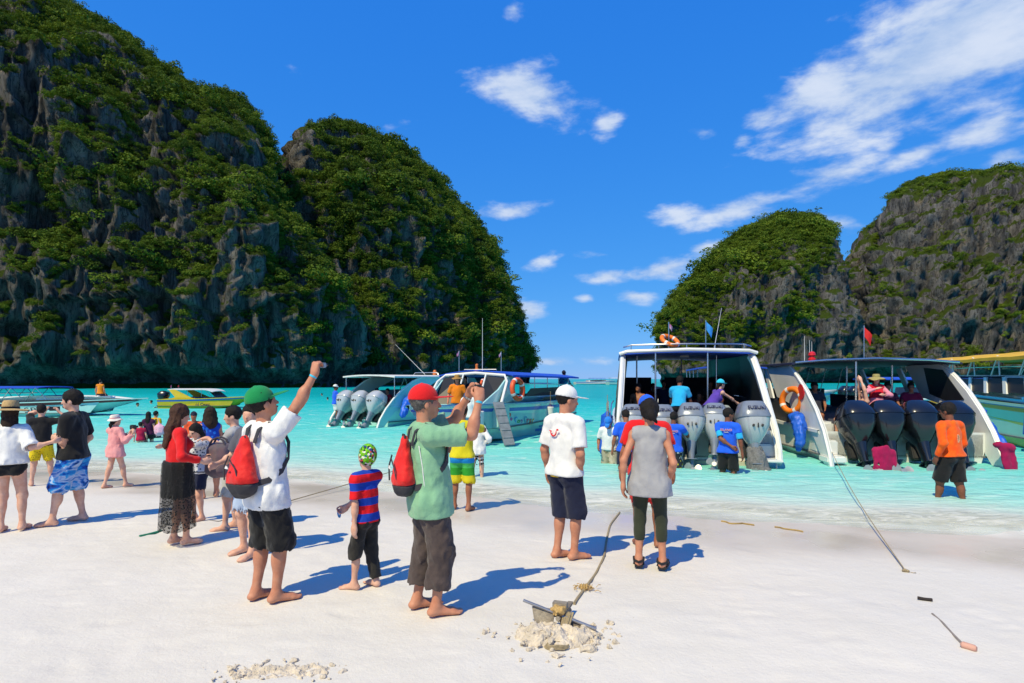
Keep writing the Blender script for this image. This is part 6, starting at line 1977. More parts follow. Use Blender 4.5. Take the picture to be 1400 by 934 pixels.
canopy(b3, -.2, 12.2, 2.62, 3.3, CANY, arch=.22, th=.03, valance=.10, sag=.03, name='canopy')
rim(b3, h, [(0, 2.30), (4, 2.32), (8, 2.34), (11, 2.34)], .022, STEEL, name='hand_rail', tumble=.22)
for k in range(7):
    y0 = .6 + k * 1.65
    for sd in (-1, 1):
        posts(b3, [((sd * 1.48, y0, 2.05), (sd * 1.50, y0 + .05, 2.66)), ((sd * 1.48, y0 + .55, 2.05), (sd * 1.50, y0 + .1, 2.66))], .022, CANW, name='canopy_strut')
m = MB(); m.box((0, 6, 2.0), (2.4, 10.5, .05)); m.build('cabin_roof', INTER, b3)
p = BW(b3, (-1.82, 2.9, 1.25)); q = BW(b3, (-1.88, 2.9, .35))
fender('large royal blue fender on the side of the yellow-canopied boat', p, q, .20, FENB, FENB)
text_mesh('registration', 'SEA 24', .16, LBLUE, b3, frame4((-1.70, 3.6, 1.38), (0, -1, 0), (.12, 0, 1), (-1, 0, .1)), .004)

# ---------------- flower-decorated boat, bow to the beach
b4 = empty('speedboat', (1.5, 26.6, WATER_Z), R(160.0))
tag(b4, 'pale speedboat with blue canopy and coloured flower lettering, bow to the beach', 'speedboat')
h = Hull(12.0, 3.2, 1.05, 1.22, .4, blunt=.12)
build_hull(b4, h, GELBOUNCE, floor=.45)
stripe(b4, h, .86, .93, 0, .985, BLUE, name='blue_stripe'); stripe(b4, h, 1.0, 1.03, 0, .985, BLUE, name='blue_stripe')
stripe(b4, h, .40, .45, .05, .48, BLUE, name='blue_flash'); stripe(b4, h, .48, .51, .05, .45, BLUE, name='blue_flash')
panel(b4, h, [(.2, 1.05), (8.9, 1.12), (9.7, 1.15), (8.6, 1.62), (7.9, 2.02), (7.5, 2.04), (7.9, 1.5), (7.2, 1.38), (.2, 1.32)], GELBOUNCE, name='cabin_side', tumble=.20, inset=.06)
panel(b4, h, [(.9, 1.30), (6.9, 1.36), (6.2, 1.62), (.9, 1.62)], TINT, name='side_window', tumble=.20, inset=.08, th=.02)
panel(b4, h, [(1.4, 1.16), (5.6, 1.20), (5.0, 1.29), (1.2, 1.28)], TINT, name='hull_window', tumble=.20, inset=.03, th=.03)
canopy(b4, -.3, 7.9, 2.02, 3.0, CANB, arch=.16, th=.03, valance=.06, name='canopy', tilt=.05)
rim(b4, h, [(.3, 1.70), (4, 1.74), (7.2, 1.80)], .018, STEEL, name='hand_rail', tumble=.2)
# windscreen frame
m = MB(); m.tube([(-1.28, 8.9, 1.15), (-1.22, 8.2, 1.85), (-1.05, 7.95, 2.06), (0, 7.9, 2.14), (1.05, 7.95, 2.06), (1.22, 8.2, 1.85), (1.28, 8.9, 1.15)], .05, 8); m.build('windscreen_frame', GEL, b4, True)
posts(b4, [((-.40, 8.7, 1.0), (-.40, 7.95, 2.10)), ((.40, 8.7, 1.0), (.40, 7.95, 2.10))], .03, GEL, name='windscreen_post')
for sx in (-1, 1):
    m = MB(); m.loft([np.array([(sx * .44, 8.66, 1.05), (sx * 1.22, 8.78, 1.15), (sx * 1.22, 8.79, 1.15), (sx * .44, 8.67, 1.05)]), np.array([(sx * .44, 8.0, 2.04), (sx * 1.06, 8.02, 1.98), (sx * 1.06, 8.03, 1.98), (sx * .44, 8.01, 2.04)])])
    m.build('windscreen', TINT, b4)
    m = MB(); m.box((sx * .85, 8.6, .8), (.9, .9, .7), None, .04); m.build('console', GELBOUNCE, b4, True)
for yy in (1.5, 2.8, 4.1, 5.4): bench(b4, yy, 2.3, .45)
for k in range(5):
    for sd in (-1, 1):
        posts(b4, [((sd * 1.30, .8 + k * 1.6, 1.3), (sd * 1.30, .8 + k * 1.6, 2.04))], .018, name='canopy_post')
antenna(b4, (0, 7.3, 2.1), (0, 7.3, 4.0))
for xx in (-.35, .75): flag(b4, (xx, 6.8 + xx, 2.15), .75, .18, M('flag_tricolour', (.30, .05, .28), rough=.8))
m = MB(); m.lathe([(.08, 0), (.08, .14), (.05, .16), (.05, .30), (.02, .32)], (.25, 7.2, 2.14), 12); m.build('beacon_lamp', M('beacon_orange', (.75, .2, .03), rough=.3), b4, True)
m = MB(); m.tube([(-.6, 7.5, 2.16), (-.58, 7.5, 2.26), (.58, 7.5, 2.26), (.6, 7.5, 2.16)], .014, 6); m.build('roof_rail', STEEL, b4, True)
# lettering on the side that faces the beach (boat's left side)
qn_ = .80
pA, pB = h.pt(.84, .70, -1, .015), h.pt(.70, .70, -1, .015)
xdir = nrm(pB - pA); up_ = nrm(h.pt(.77, .85, -1) - h.pt(.77, .55, -1)); zz = np.cross(xdir, up_); up_ = np.cross(zz, xdir)
letters = 'SeaStar'; colsL = [(.01, .28, .7), (.02, .42, .08), (.45, .15, .45), (.01, .3, .6), (.75, .08, .2), (.8, .14, .03), (.75, .35, .01)]
def hull_text(root, h, text, q0, q1, v, sd, size, mats, off=.09):
    """letters set one by one along the curve of a hull side"""
    for i_, ch in enumerate(text):
        if ch == ' ': continue
        q_ = q0 + (q1 - q0) * (i_ + .5) / len(text)
        dq = .01 if q1 > q0 else -.01
        p = h.pt(q_, v, sd, off)
        xd = nrm(h.pt(q_ + dq, v, sd) - h.pt(q_ - dq, v, sd)); uu = nrm(h.pt(q_, v + .1, sd) - h.pt(q_, v - .1, sd)); z_ = nrm(np.cross(xd, uu)); uu = np.cross(z_, xd)
        text_mesh('letter', ch, size, mats[i_ % len(mats)], root, frame4(p, xd, uu, z_), .006)
hull_text(b4, h, letters, .655, .52, .64, -1, .44, [M('letter_%d' % i_, c_, rough=.4) for i_, c_ in enumerate(colsL)])
for i_, (dq, dv, cc) in enumerate(((.0, .14, (.75, .08, .06)), (.012, .02, (.05, .5, .10)), (-.010, .05, (.6, .08, .35)), (.004, -.10, (.75, .5, .03)), (.020, -.14, (.05, .2, .7)))):
    p = h.pt(.685 + dq * 1.6, .64 + dv, -1, .08)
    m = MB(); m.disc(p, .085 if i_ < 2 else .065, 12, zz, .02); m.build('flower_petal', M('petal_%d' % i_, cc, rough=.4), b4, True)
# gangplank
g0, g1 = upt(681, 550, 17.3), upt(697, 609, 16.6)
m = MB(); d_ = np.array(g1 - g0); L_ = np.linalg.norm(d_); d_ /= L_
a_ = nrm(np.cross(d_, V3(0, 0, 1)))
n_ = np.cross(a_, d_)
m.box(np.array(g0) + d_ * L_ / 2, (.34, L_, .05), np.stack([a_, d_, n_], 1), .01)
for k in range(5): m.box(np.array(g0) + d_ * L_ * (.15 + .17 * k) + n_ * .035, (.30, .04, .02), np.stack([a_, d_, n_], 1))
tag(m.build('gangplank', M('plank_grey', (.22, .25, .28), rough=.6, var=.15, scale=8), None), 'grey boarding plank leaning from the bow of the flower-decorated boat', 'gangplank')
for i_, (q_, rr_) in enumerate(((.84, .13), (.44, .13), (.30, .13))):
    p0_ = h.pt(q_, 1.0, -1, .20); p = BW(b4, (p0_[0], p0_[1], p0_[2] - .05)); q2 = BW(b4, (p0_[0] + .02, p0_[1], p0_[2] - 1.0))
    fender(('white fender with navy cap beside the boarding plank', 'white fender with navy cap amidships on the flower-decorated boat', 'white fender furthest aft on the flower-decorated boat')[i_], p, q2, rr_, FENW, M('fender_navy', (.02, .02, .12), rough=.4), 'fenders of the flower-decorated boat')
w = BW(b4, (-1.56, 8.15, 1.62)); life_ring('lifebuoy', 'orange-red lifebuoy on the cabin side of the flower-decorated boat', w, np.array(BW(b4, (-1, .25, .1))) - np.array(BW(b4, (0, 0, 0))), .30, .08, M('lifebuoy_red', (.80, .10, .02), rough=.5))

# ---------------- boat with three silver outboards, water bounce in its hull colour
b5 = empty('speedboat', (-6.2, 24.6, WATER_Z), R(-31))
tag(b5, 'pale-hulled speedboat with white roof and three tilted silver outboards', 'speedboat')
h = Hull(9.5, 3.0, .80, 1.2, .45)
build_hull(b5, h, GELBOUNCE, floor=.2)
m = MB(); m.box((0, .06, .42), (2.5, .12, .6), None, .03); m.build('transom', GEL, b5, True)
tr5 = [(-.70, -.02), (-.55, .30), (-.2, .72), (.25, 1.12), (.8, 1.5), (1.4, 1.82), (2.1, 2.05)]
panel(b5, h, tr5 + [(3.6, 2.08), (3.2, 1.9), (2.3, 1.55), (1.6, .85), (.3, .6), (-.35, -.02)], GELBOUNCE, name='wing', tumble=.03, th=.08)
rim(b5, h, tr5, .05, GEL, name='wing_rim', tumble=.03)
panel(b5, h, [(1.6, .8), (7.4, 1.05), (7.2, 1.5), (6.4, 2.05), (5.4, 2.06), (6.0, 1.5), (2.4, 1.42), (1.7, .95)], M('panel_slate', (.10, .14, .20), rough=.3, var=.1), name='cabin_side', tumble=.03)
canopy(b5, .2, 6.9, 2.06, 3.0, CANW, arch=.07, th=.06, name='roof')
for sd in (-1, 1):
    posts(b5, [((sd * 1.4, .3, .7), (sd * 1.4, .3, 2.06)), ((sd * 1.2, 3.2, .9), (sd * 1.2, 3.9, 2.06)), ((sd * 1.2, 4.4, .9), (sd * 1.2, 3.9, 2.06))], .02, name='roof_post')
for i_, xx in enumerate((-.86, .0, .86)):
    outboard(b5, xx, -.15, .42, SILV, SILV, tilt=30, sc=1.1)
for yy in (1.6, 2.8, 4.0): bench(b5, yy, 2.1, .2)
antenna(b5, (.3, 3.6, 2.15), (-1.2, 3.2, 3.6)); 
m = MB(); m.lathe([(.10, 0), (.10, .12), (.06, .22), (.02, .24)], (.4, 4.2, 2.14), 12); m.build('beacon_lamp', M('beacon_orange', (.75, .2, .03), rough=.3), b5, True)
m = MB(); m.tube([(-.4, 3.6, 2.14), (-.3, 3.6, 2.24), (1.0, 3.6, 2.24), (1.1, 3.6, 2.14)], .02, 6); m.build('roof_rail', STEEL, b5, True)
me = sdf_mesh('bundle', [rc(V3(1.62, .9, 1.0), V3(1.75, .4, .45), .22, .12), ell(V3(1.6, 1.2, .85), V3(.16, .3, .22))], .03, k=.06, folds=[(.09, V3(7, 7, 4), 3.0)])
o_ = link_mesh('tarpaulin', me, M('tarp_blue', (.01, .12, .68), rough=.5, var=.15, scale=5), None, True); o_.location = b5.location; o_.rotation_euler = b5.rotation_euler; tag(o_, 'blue tarpaulin bundled on the right quarter of the three-engined boat', 'tarpaulin')
w = BW(b5, (1.62, 6.6, 1.62)); life_ring('lifebuoy', 'red lifebuoy on the slate cabin side of the three-engined boat', w, np.array(BW(b5, (1, .1, .1))) - np.array(BW(b5, (0, 0, 0))), .28, .07, M('lifebuoy_red', (.80, .10, .02), rough=.5))

# ---------------- yellow speedboat under the cliff
b6 = empty('speedboat', (-23.3, 39.5, WATER_Z), R(-92))
tag(b6, 'yellow speedboat with blue stripe lying below the cliff', 'speedboat')
h = Hull(9.5, 2.6, .95, 1.25, .4, rake=.24)
b6.scale = (.85, .64, .62)
build_hull(b6, h, YELL, floor=.3)
stripe(b6, h, .86, .94, 0, .96, BLUE, name='blue_stripe'); stripe(b6, h, .955, 1.0, 0, .96, CANW, name='white_stripe')
panel(b6, h, [(.1, .95), (4.4, 1.0), (3.6, 1.15), (1.8, 2.0), (1.1, 2.0), (1.9, 1.2), (1.6, 1.1)], YELL, name='radar_arch', tumble=.15)
canopy(b6, 1.0, 5.6, 2.02, 2.2, CANW, arch=.08, th=.06, name='roof', nose=.25)
for sd in (-1, 1): posts(b6, [((sd * .95, 3.0, 1.0), (sd * .95, 3.0, 2.02)), ((sd * .9, 5.6, 1.1), (sd * .95, 4.8, 2.0))], .025, name='roof_post')
m = MB(); m.loft([np.array([(-.9, 5.9, 1.1), (.9, 5.9, 1.1), (.9, 5.92, 1.1), (-.9, 5.92, 1.1)]), np.array([(-.8, 5.2, 1.75), (.8, 5.2, 1.75), (.8, 5.22, 1.75), (-.8, 5.22, 1.75)])]); m.build('windscreen', TINT, b6)
for yy in (2.2, 3.4, 4.4): bench(b6, yy, 1.7, .3, M('seat_blue', (.02, .10, .45), rough=.6))
outboard(b6, 0, -.15, .6, BLK, BLK, tilt=18, sc=1.35)
text_mesh('hull_lettering', 'Gold Coast', .42, LETTER, b6, frame4(h.pt(.48, .62, 1, .02), (0, 1, 0), (0, 0, 1), (1, 0, 0)) @ Matrix.Translation((0, 0, .02)), .01)
flag(b6, (-.6, .8, 2.0), .5, .35, FLAGR); flag(b6, (.6, 1.0, 2.05), .45, .3, M('flag_pink', (.6, .1, .25), rough=.8))
# ---------------- maroon-striped boat at the left edge
b7 = empty('speedboat', (-30.5, 31.5, WATER_Z), R(-92))
tag(b7, 'white speedboat with maroon stripe and blue awning at the left edge', 'speedboat')
h = Hull(12.0, 2.8, .95, 1.40, .4, rake=.26)
b7.scale = (1, .93, .66)
build_hull(b7, h, GELBOUNCE, floor=.3)
stripe(b7, h, .84, .97, 0, .985, MAROON, name='maroon_stripe')
panel(b7, h, [(0, .95), (11.3, 1.33), (9.4, 1.55), (6.2, 1.62), (0, 1.35)], GEL, name='foredeck', tumble=.4)
m = MB(); m.loft([np.array([(-.9, 6.3, 1.5), (.9, 6.3, 1.5), (.5, 9.5, 1.56), (-.5, 9.5, 1.56)]), np.array([(-1.0, 6.3, 1.3), (1.0, 6.3, 1.3), (.6, 9.5, 1.4), (-.6, 9.5, 1.4)])]); m.build('fore_cover', GEL, b7)
canopy(b7, -.4, 6.6, 2.28, 2.6, CANB, arch=.08, th=.05, valance=.08, name='awning')
for k in range(5):
    for sd in (-1, 1):
        posts(b7, [((sd * 1.15, .3 + k * 1.4, 1.3), (sd * 1.2, .9 + k * 1.4, 2.26)), ((sd * 1.15, 1.5 + k * 1.4 - .0, 1.35), (sd * 1.2, .9 + k * 1.4, 2.26))], .02, name='awning_strut')
rim(b7, h, [(0, 1.75), (3, 1.78), (6.5, 1.85)], .018, STEEL, name='hand_rail', tumble=.3)
hull_text(b7, h, 'SPEED BOAT', .50, .80, .62, 1, .62, [LETTER])
outboard(b7, -.5, -.15, .6, BLK, BLK, tilt=10, sc=1.1); outboard(b7, .5, -.15, .6, BLK, BLK, tilt=10, sc=1.1)

# ---------------- boats further out
def small_boat(label, loc, yaw, L, B, hullm, canm=None, stripem=None, group='speedboats moored further out', canz=2.2, eng=True):
    r = empty('speedboat', loc, R(yaw)); tag(r, label, 'speedboat', group)
    h = Hull(L, B, .8, 1.3, .4); build_hull(r, h, hullm, floor=.3)
    if stripem: stripe(r, h, .8, .92, 0, .97, stripem)
    panel(r, h, [(L * .3, .95), (L * .75, 1.15), (L * .62, 1.5), (L * .3, 1.45)], GEL, name='cabin_side', tumble=.25)
    panel(r, h, [(L * .33, 1.12), (L * .68, 1.2), (L * .61, 1.42), (L * .33, 1.38)], TINT, name='side_window', tumble=.25, inset=.01, th=.03)
    if canm:
        canopy(r, L * .06, L * .66, canz, B * .9, canm, arch=.1, th=.05, valance=.06)
        for k in range(4):
            for sd in (-1, 1): posts(r, [((sd * B * .42, L * (.1 + .17 * k), .9), (sd * B * .42, L * (.1 + .17 * k), canz))], .025, name='canopy_post')
    if eng: outboard(r, -.4, -.15, .6, BLK, BLK, tilt=8, sc=1.1); outboard(r, .4, -.15, .6, BLK, BLK, tilt=8, sc=1.1)
    return r
small_boat('white cabin boat seen through the gap behind the black engines', (8.0, 31.5, WATER_Z), -78, 11, 3.0, GEL, None, LBLUE)
small_boat('blue-canopied speedboat moored between the two stern-on boats', (8.35, 22.0, WATER_Z), -12, 10, 2.9, GEL, CANB, BLUE, canz=2.38)
small_boat('white speedboat beyond the yellow canopy with orange seats', (19.5, 33.0, WATER_Z), -85, 11, 3.0, GEL, CANB, ORST, canz=1.95)
small_boat('distant white boat with long foredeck on the open horizon', (22, 205, WATER_Z), -82, 15, 4.0, GEL, None, BLUE, eng=False)
small_boat('distant speedboat with dark cabin and green hull reflection near the silver-engined boat', (31, 190, WATER_Z), -80, 13, 3.8, GELBOUNCE, CANW, None, eng=False)
small_boat('small distant launch furthest from the beach on the horizon', (34, 260, WATER_Z), -70, 12, 4.0, GEL, CANB, None, eng=False)
# ------------------------------------------------------------------ people aboard and far swimmers
def aboard(label, boat, p, yaw_w, H, tone='tan', h=.03, **kw):
    loc = BW(boat, p)
    f = fig(H=H, fingers=False, **kw)
    person(label, f, loc, yaw_w, tone, h)
    return f
SIT = dict(pelz=.52, feet=((-.12, .38), (.12, .38)), pel=(0, 0), knee=(0, 1, .6))
f = aboard('crewman in sky blue shirt bending over the silver engines inside the boat', b1, (-.28, .75, .42), -20, 1.66, 'dark', .015, lean=28, armL=dict(to=V3(-.2, .45, .75)), armR=dict(to=V3(.3, .35, .75)), head=(-10, -10, 0))
shirt(f, SKYB, sleeve=.7); trousers(f, BLACK, length=.95); hair(f, HB, 'short')
f = aboard('woman in cyan cap and purple vest leaning out over a silver outboard', b1, (.45, .8, .45), -70, 1.58, 'light', .015, sex='w', lean=38, head=(0, 0, 0), armR=dict(to=V3(.15, .78, .85)), armL=dict(to=V3(-.1, .6, .7)))
shirt(f, cloth_mat('violet', (.10, .05, .40)), tank=True); trousers(f, NAVY, length=.9); hair(f, HB, 'pony'); cap(f, cloth_mat('cap_cyan', (.03, .55, .75)))
f = aboard('shirtless passenger standing in the shade at the left of the silver-engined boat', b1, (-1.2, 2.1, .18), 150, 1.65, 'brown'); trousers(f, NAVY, length=.9); hair(f, HB, 'short')
f = aboard('passenger in pale blue shirt seated in shade on the right of the silver-engined boat', b1, (.95, 2.2, .2), 170, 1.65, 'brown', armL=dict(to=V3(-.2, .3, .6)), armR=dict(to=V3(.2, .3, .6)), **SIT); shirt(f, cloth_mat('pale_denim', (.30, .36, .45))); trousers(f, NAVY, length=.9); hair(f, HB, 'short')
f = aboard('passenger in red life vest under the roof of the silver-engined boat', b1, (-.55, 6.3, .2), 180, 1.6, 'tan'); shirt(f, RED); trousers(f, BLACK); hair(f, HB, 'short')
for i_, (xx, yy, cc, lb, sit) in enumerate(((-.35, 4.4, (.02, .03, .06), 'passenger in dark blue standing deep inside the silver-engined boat', 0), (.55, 3.4, (.25, .02, .02), 'passenger in dark red shirt on the middle bench of the silver-engined boat', 1), (1.05, 4.6, (.03, .03, .03), 'passenger in black under the right window of the silver-engined boat', 0))):
    kw = dict(armL=dict(to=V3(-.2, .3, .6)), armR=dict(to=V3(.2, .3, .6)), **SIT) if sit else {}
    f = aboard(lb, b1, (xx, yy, .3), 175, 1.62, 'brown', .034, **kw); shirt(f, cloth_mat('seated_a%d' % i_, cc)); trousers(f, NAVY); hair(f, HB, 'short')
f = aboard('lady in floppy straw hat and pink sleeves with a red vest among the black engines', b2, (-.12, .95, .50), 165, 1.55, 'light', .014, sex='w', armR=dict(to=V3(.06, .24, 1.20), pole=V3(1, -.2, -.4)), armL=dict(to=V3(-.08, .26, 1.05), pole=V3(-1, -.2, -.4)))
shirt(f, cloth_mat('rose', (.78, .28, .38)), sleeve=1.85); shirt(f, cloth_mat('vest_red', (.6, .01, .03)), tank=True, off=.026, name='life_vest', hem=.05); trousers(f, NAVY); hair(f, HB, 'mid'); sunhat(f, M('straw_olive', (.38, .32, .12), rough=.9, var=.15, scale=40), None, brim=.22, droop=.05, crown=.10, wav=.02)
f = aboard('bare-chested man with glasses lounging behind the second black engine', b2, (-.62, .95, .45), 80, 1.7, 'light', .016, lean=-25, armR=dict(to=V3(.05, -.1, 1.45), pole=V3(1, 0, .5)), armL=dict(to=V3(-.1, -.1, 1.45), pole=V3(-1, 0, .5)), **SIT); trousers(f, NAVY); hair(f, HB, 'short'); glasses(f, DARKPL)
for i_, (xx, yy, cc, lb) in enumerate(((-1.2, 1.9, (.05, .05, .07), 'dark-shirted passenger in the left shade of the black-engined boat'), (.62, 1.9, (.10, .02, .05), 'passenger in maroon shirt seated behind the third black engine'), (1.2, 1.9, (.25, .01, .05), 'passenger in sunglasses and crimson shirt behind the rightmost black engine'), (-.8, 3.0, (.3, .32, .35), 'grey-shirted passenger further inside the black-engined boat'))):
    f = aboard(lb, b2, (xx, yy, .55), 180 - 20, 1.62, 'brown', armL=dict(to=V3(-.2, .3, .6)), armR=dict(to=V3(.2, .3, .6)), **SIT); shirt(f, cloth_mat('seated_b%d' % i_, cc)); trousers(f, NAVY); hair(f, HB, 'short')
    if i_ == 2: glasses(f, DARKPL)
f = aboard('man in blue shirt and white shorts standing on the left wing of the three-engined boat', b5, (-1.35, -.35, .08), -60, 1.62, 'dark', .018, armR=dict(to=V3(.2, .35, .95))); shirt(f, ROYAL, sleeve=.9); trousers(f, WHITE, length=.85); hair(f, HB, 'short'); cap(f, WHITE)
for i_, (xx, yy, cc, lb, tn) in enumerate(((-.75, 1.5, (.05, .05, .07), 'passenger in dark cap on the left bench of the three-engined boat', 'tan'), (-.1, 1.5, (.35, .01, .03), 'passenger in dark red shirt on the three-engined boat', 'tan'), (.35, 2.7, (.28, .01, .02), 'tall passenger in maroon shirt standing under the white roof', 'tan'), (.85, 1.5, (.6, .5, .02), 'passenger in yellow vest at the right bench of the three-engined boat', 'light'))):
    kw = {} if i_ == 2 else dict(armL=dict(to=V3(-.2, .3, .6)), armR=dict(to=V3(.2, .3, .6)), **SIT)
    f = aboard(lb, b5, (xx, yy, .22), 150, 1.62, tn, **kw); shirt(f, cloth_mat('seated_c%d' % i_, cc), sleeve=.4); trousers(f, NAVY); hair(f, HB, 'short')
    if i_ == 0: cap(f, NAVY)
f = aboard('person in orange T-shirt and straw hat standing in the bow doorway', b4, (-.22, 9.75, .45), 178, 1.60, 'tan', .016, armL=dict(to=V3(-.26, .12, .82)), armR=dict(to=V3(.26, .12, .82))); shirt(f, cloth_mat('tangerine', (.80, .22, .01)), sleeve=.75, loose=.03); trousers(f, cloth_mat('teal_shorts', (.03, .2, .35)), length=.95); hair(f, HB, 'mid'); sunhat(f, M('straw_dark', (.40, .22, .06), rough=.9, var=.15, scale=40), None, brim=.18, droop=.03, crown=.11, wav=.012)
f = mk('woman with long dark hair in white printed T-shirt stepping aboard by the bow', 641, 0, 0, -8, 'light', .016, base=(-1.22, 16.4, -.12), H=1.62, sex='w', armR=dict(to=V3(.22, .2, .95))); shirt(f, pattern_mat('tee_print', spots((.78, .78, .78), (.7, .1, .2), 9.0, .22)), sleeve=.7, loose=.03); trousers(f, cloth_mat('denim_short', (.25, .38, .55)), length=.35); hair(f, HB, 'long')
f = aboard('person with dark hair standing behind the windscreen of the flower-decorated boat', b4, (.6, 7.4, .45), 170, 1.6, 'light'); shirt(f, NAVY); trousers(f, NAVY); hair(f, HB, 'short')
f = aboard('crewman in light blue shirt and navy cap sitting on the stern of the flower-decorated boat', b4, (-.95, .25, 1.02), -40, 1.6, 'dark', .02, armL=dict(to=V3(-.25, .25, .55)), armR=dict(to=V3(.25, .3, .6)), **SIT); shirt(f, SKYB, sleeve=.9); trousers(f, NAVY); cap(f, NAVY); hair(f, HB, 'short')
f = aboard('person in orange life vest on the maroon-striped boat near the bow', b7, (.0, 9.2, 1.0), 0, 1.5, 'tan', .03, **SIT); shirt(f, cloth_mat('vest_orange', (.8, .25, .01)), sleeve=.3); trousers(f, NAVY); hair(f, HB, 'short')
# swimmers: head and shoulders above the water
for i_, (u, v, c, lb) in enumerate(((448, 547, None, 'dark-haired swimmer near the three-engined boat'), (440, 541, (.7, .3, .05), 'swimmer in orange nearer the cliff foot'), (207, 552, (.5, .6, .02), 'swimmer in lime vest between the two boats under the cliff'), (188, 556, (.6, .2, .15), 'swimmer with bare shoulders beside the maroon-striped bow'), (416, 543, None, 'swimmer floating left of the three-engined boat'))):
    w = wpt(u, v)
    f = fig(H=1.65, fingers=False, head=(rng.uniform(-60, 60), 0, 0)); person(lb, f, (w.x, w.y, WATER_Z - 1.38), rng.uniform(0, 360), 'tan', .03); hair(f, HB, 'short')
    if c: shirt(f, cloth_mat('swim_%d' % i_, c), sleeve=.3)
# ------------------------------------------------------------------ anchor, ropes and litter on the sand
def zg(x, y): return float(ground_z(x, y))
RUST = M('anchor_steel', (.13, .105, .09), rough=.75, metal=.25, var=.2, scale=9, col2=(.42, .36, .28), bump=.4, bscale=60)
FRAY = M('rope_frayed', (.55, .36, .14), rough=1.0, var=.2, scale=60)
A0 = gpt(765, 862)
anc = empty('anchor', A0)
dl = gpt(795, 815) - A0
sd_ = nrm(V3(dl.x, dl.y, 0.0))                       # shank runs towards the sea
pd_ = V3(sd_[1], -sd_[0], 0)
if pd_[0] < 0: pd_ = -pd_
m = MB(); m.tube([-sd_ * .05 + V3(0, 0, .10), sd_ * .30 + V3(0, 0, .03)], .017, 6)
m.box(sd_ * .16 + V3(0, 0, .075), (.035, .34, .02), np.stack([pd_, sd_, V3(0, 0, 1)], 1)); m.build('shank', RUST, anc)
m = MB(); m.tube([-pd_ * .26 + V3(0, 0, .18) - sd_ * .01, pd_ * .26 + V3(0, 0, .05) - sd_ * .01], .011, 8); m.build('stock', M('stock_steel', (.42, .40, .40), rough=.35, metal=.8, var=.15, scale=10), anc, True)
for sg in (-1, 1):
    m = MB()
    c0 = pd_ * sg * .10 + V3(0, 0, .105 - sg * .035)
    m.loft([np.array([c0 - pd_ * .10, c0 + pd_ * .07, c0 + pd_ * .07 + sd_ * .012, c0 - pd_ * .10 + sd_ * .012]), np.array([c0 - pd_ * .05 - sd_ * .06 - V3(0, 0, .17), c0 + pd_ * .05 - sd_ * .06 - V3(0, 0, .17), c0 + pd_ * .05 - sd_ * .05 - V3(0, 0, .17), c0 - pd_ * .05 - sd_ * .05 - V3(0, 0, .17)])])
    m.build('fluke', RUST, anc)
m = MB(); m.box(sd_ * .02 + V3(0, 0, .14) + pd_ * .0, (.10, .05, .10), np.stack([pd_, sd_, V3(0, 0, 1)], 1)); m.build('crown_plate', RUST, anc)
m = MB(); rg_ = np.random.default_rng(4)
for k in range(9):
    a = pd_ * (.03 + .008 * k) + V3(0, 0, .13) + sd_ * rg_.uniform(-.01, .02)
    m.tube([a, a * .9 - sd_ * .06 + V3(0, 0, -.04), a * .8 - sd_ * (.12 + .02 * rg_.random()) + V3(0, 0, -.10 - a[2] * .1)], .006, 5)
m.build('rope_lashing', ROPE, anc, True)
me = sdf_mesh('knot', [ell(V3(0, -.01, .145), V3(.05, .04, .03)), ell(V3(-.03, .02, .13), V3(.03, .03, .03))], .007, k=.03, folds=[(.03, V3(30, 30, 30), 1)])
link_mesh('knot', me, FRAY, anc, True)
m = MB()
for k in range(4):
    c_ = V3(-.03, -.26 - .004 * k, .006 + .008 * k)
    m.tube([c_ + V3((.085 - .006 * k) * math.cos(q), (.045 - .004 * k) * math.sin(q), .004 * math.sin(3 * q)) for q in np.linspace(.3 * k, 5.2 + .3 * k, 22)], .006, 6)
m.build('rope_coil', ROPE, anc, True)
tag(anc, 'small steel anchor half dug into the sand with rope lashing', 'anchor')
# heap and clods of dug sand round it
sandm = bpy.data.materials['sand']
clod_m = M('clod_sand', (.70, .60, .48), rough=.95, var=.15, scale=14, bump=.8, bscale=60)
cl_prims = [ell(V3(-.10, -.12, -.035), V3(.22, .16, .115)), ell(V3(.10, -.10, -.03), V3(.19, .13, .095)), ell(V3(-.02, -.20, -.03), V3(.20, .10, .06)), ell(V3(.05, -.02, -.03), V3(.22, .08, .05))]
for k in range(420):
    r = abs(rg_.normal(0, .19)); a = rg_.uniform(0, 6.28)
    p = np.array(A0) + V3(math.cos(a) * r * 1.15 - .02, math.sin(a) * r * .8 - .12, 0)
    p[2] = zg(p[0], p[1]) + rg_.uniform(.0, .055) * max(0, 1 - r * 3.4) + .002
    s = (.004 + .024 * rg_.random() ** 2.4) * (1.3 if r < .17 else .6)
    cl_prims.append(ell(p - np.array(A0), V3(s * rg_.uniform(.8, 1.5), s, s * rg_.uniform(.6, 1.1))))
me = sdf_mesh('sand_clods', cl_prims, .0085, k=.010, folds=[(.045, V3(15, 15, 15), 1), (.028, V3(36, 36, 36), 2), (.012, V3(80, 80, 80), 2)])
o_ = link_mesh('sand_clods', me, clod_m, None, True); o_.location = A0; tag(o_, 'lumps of damp sand dug up round the anchor', 'sand clods', kind='stuff')
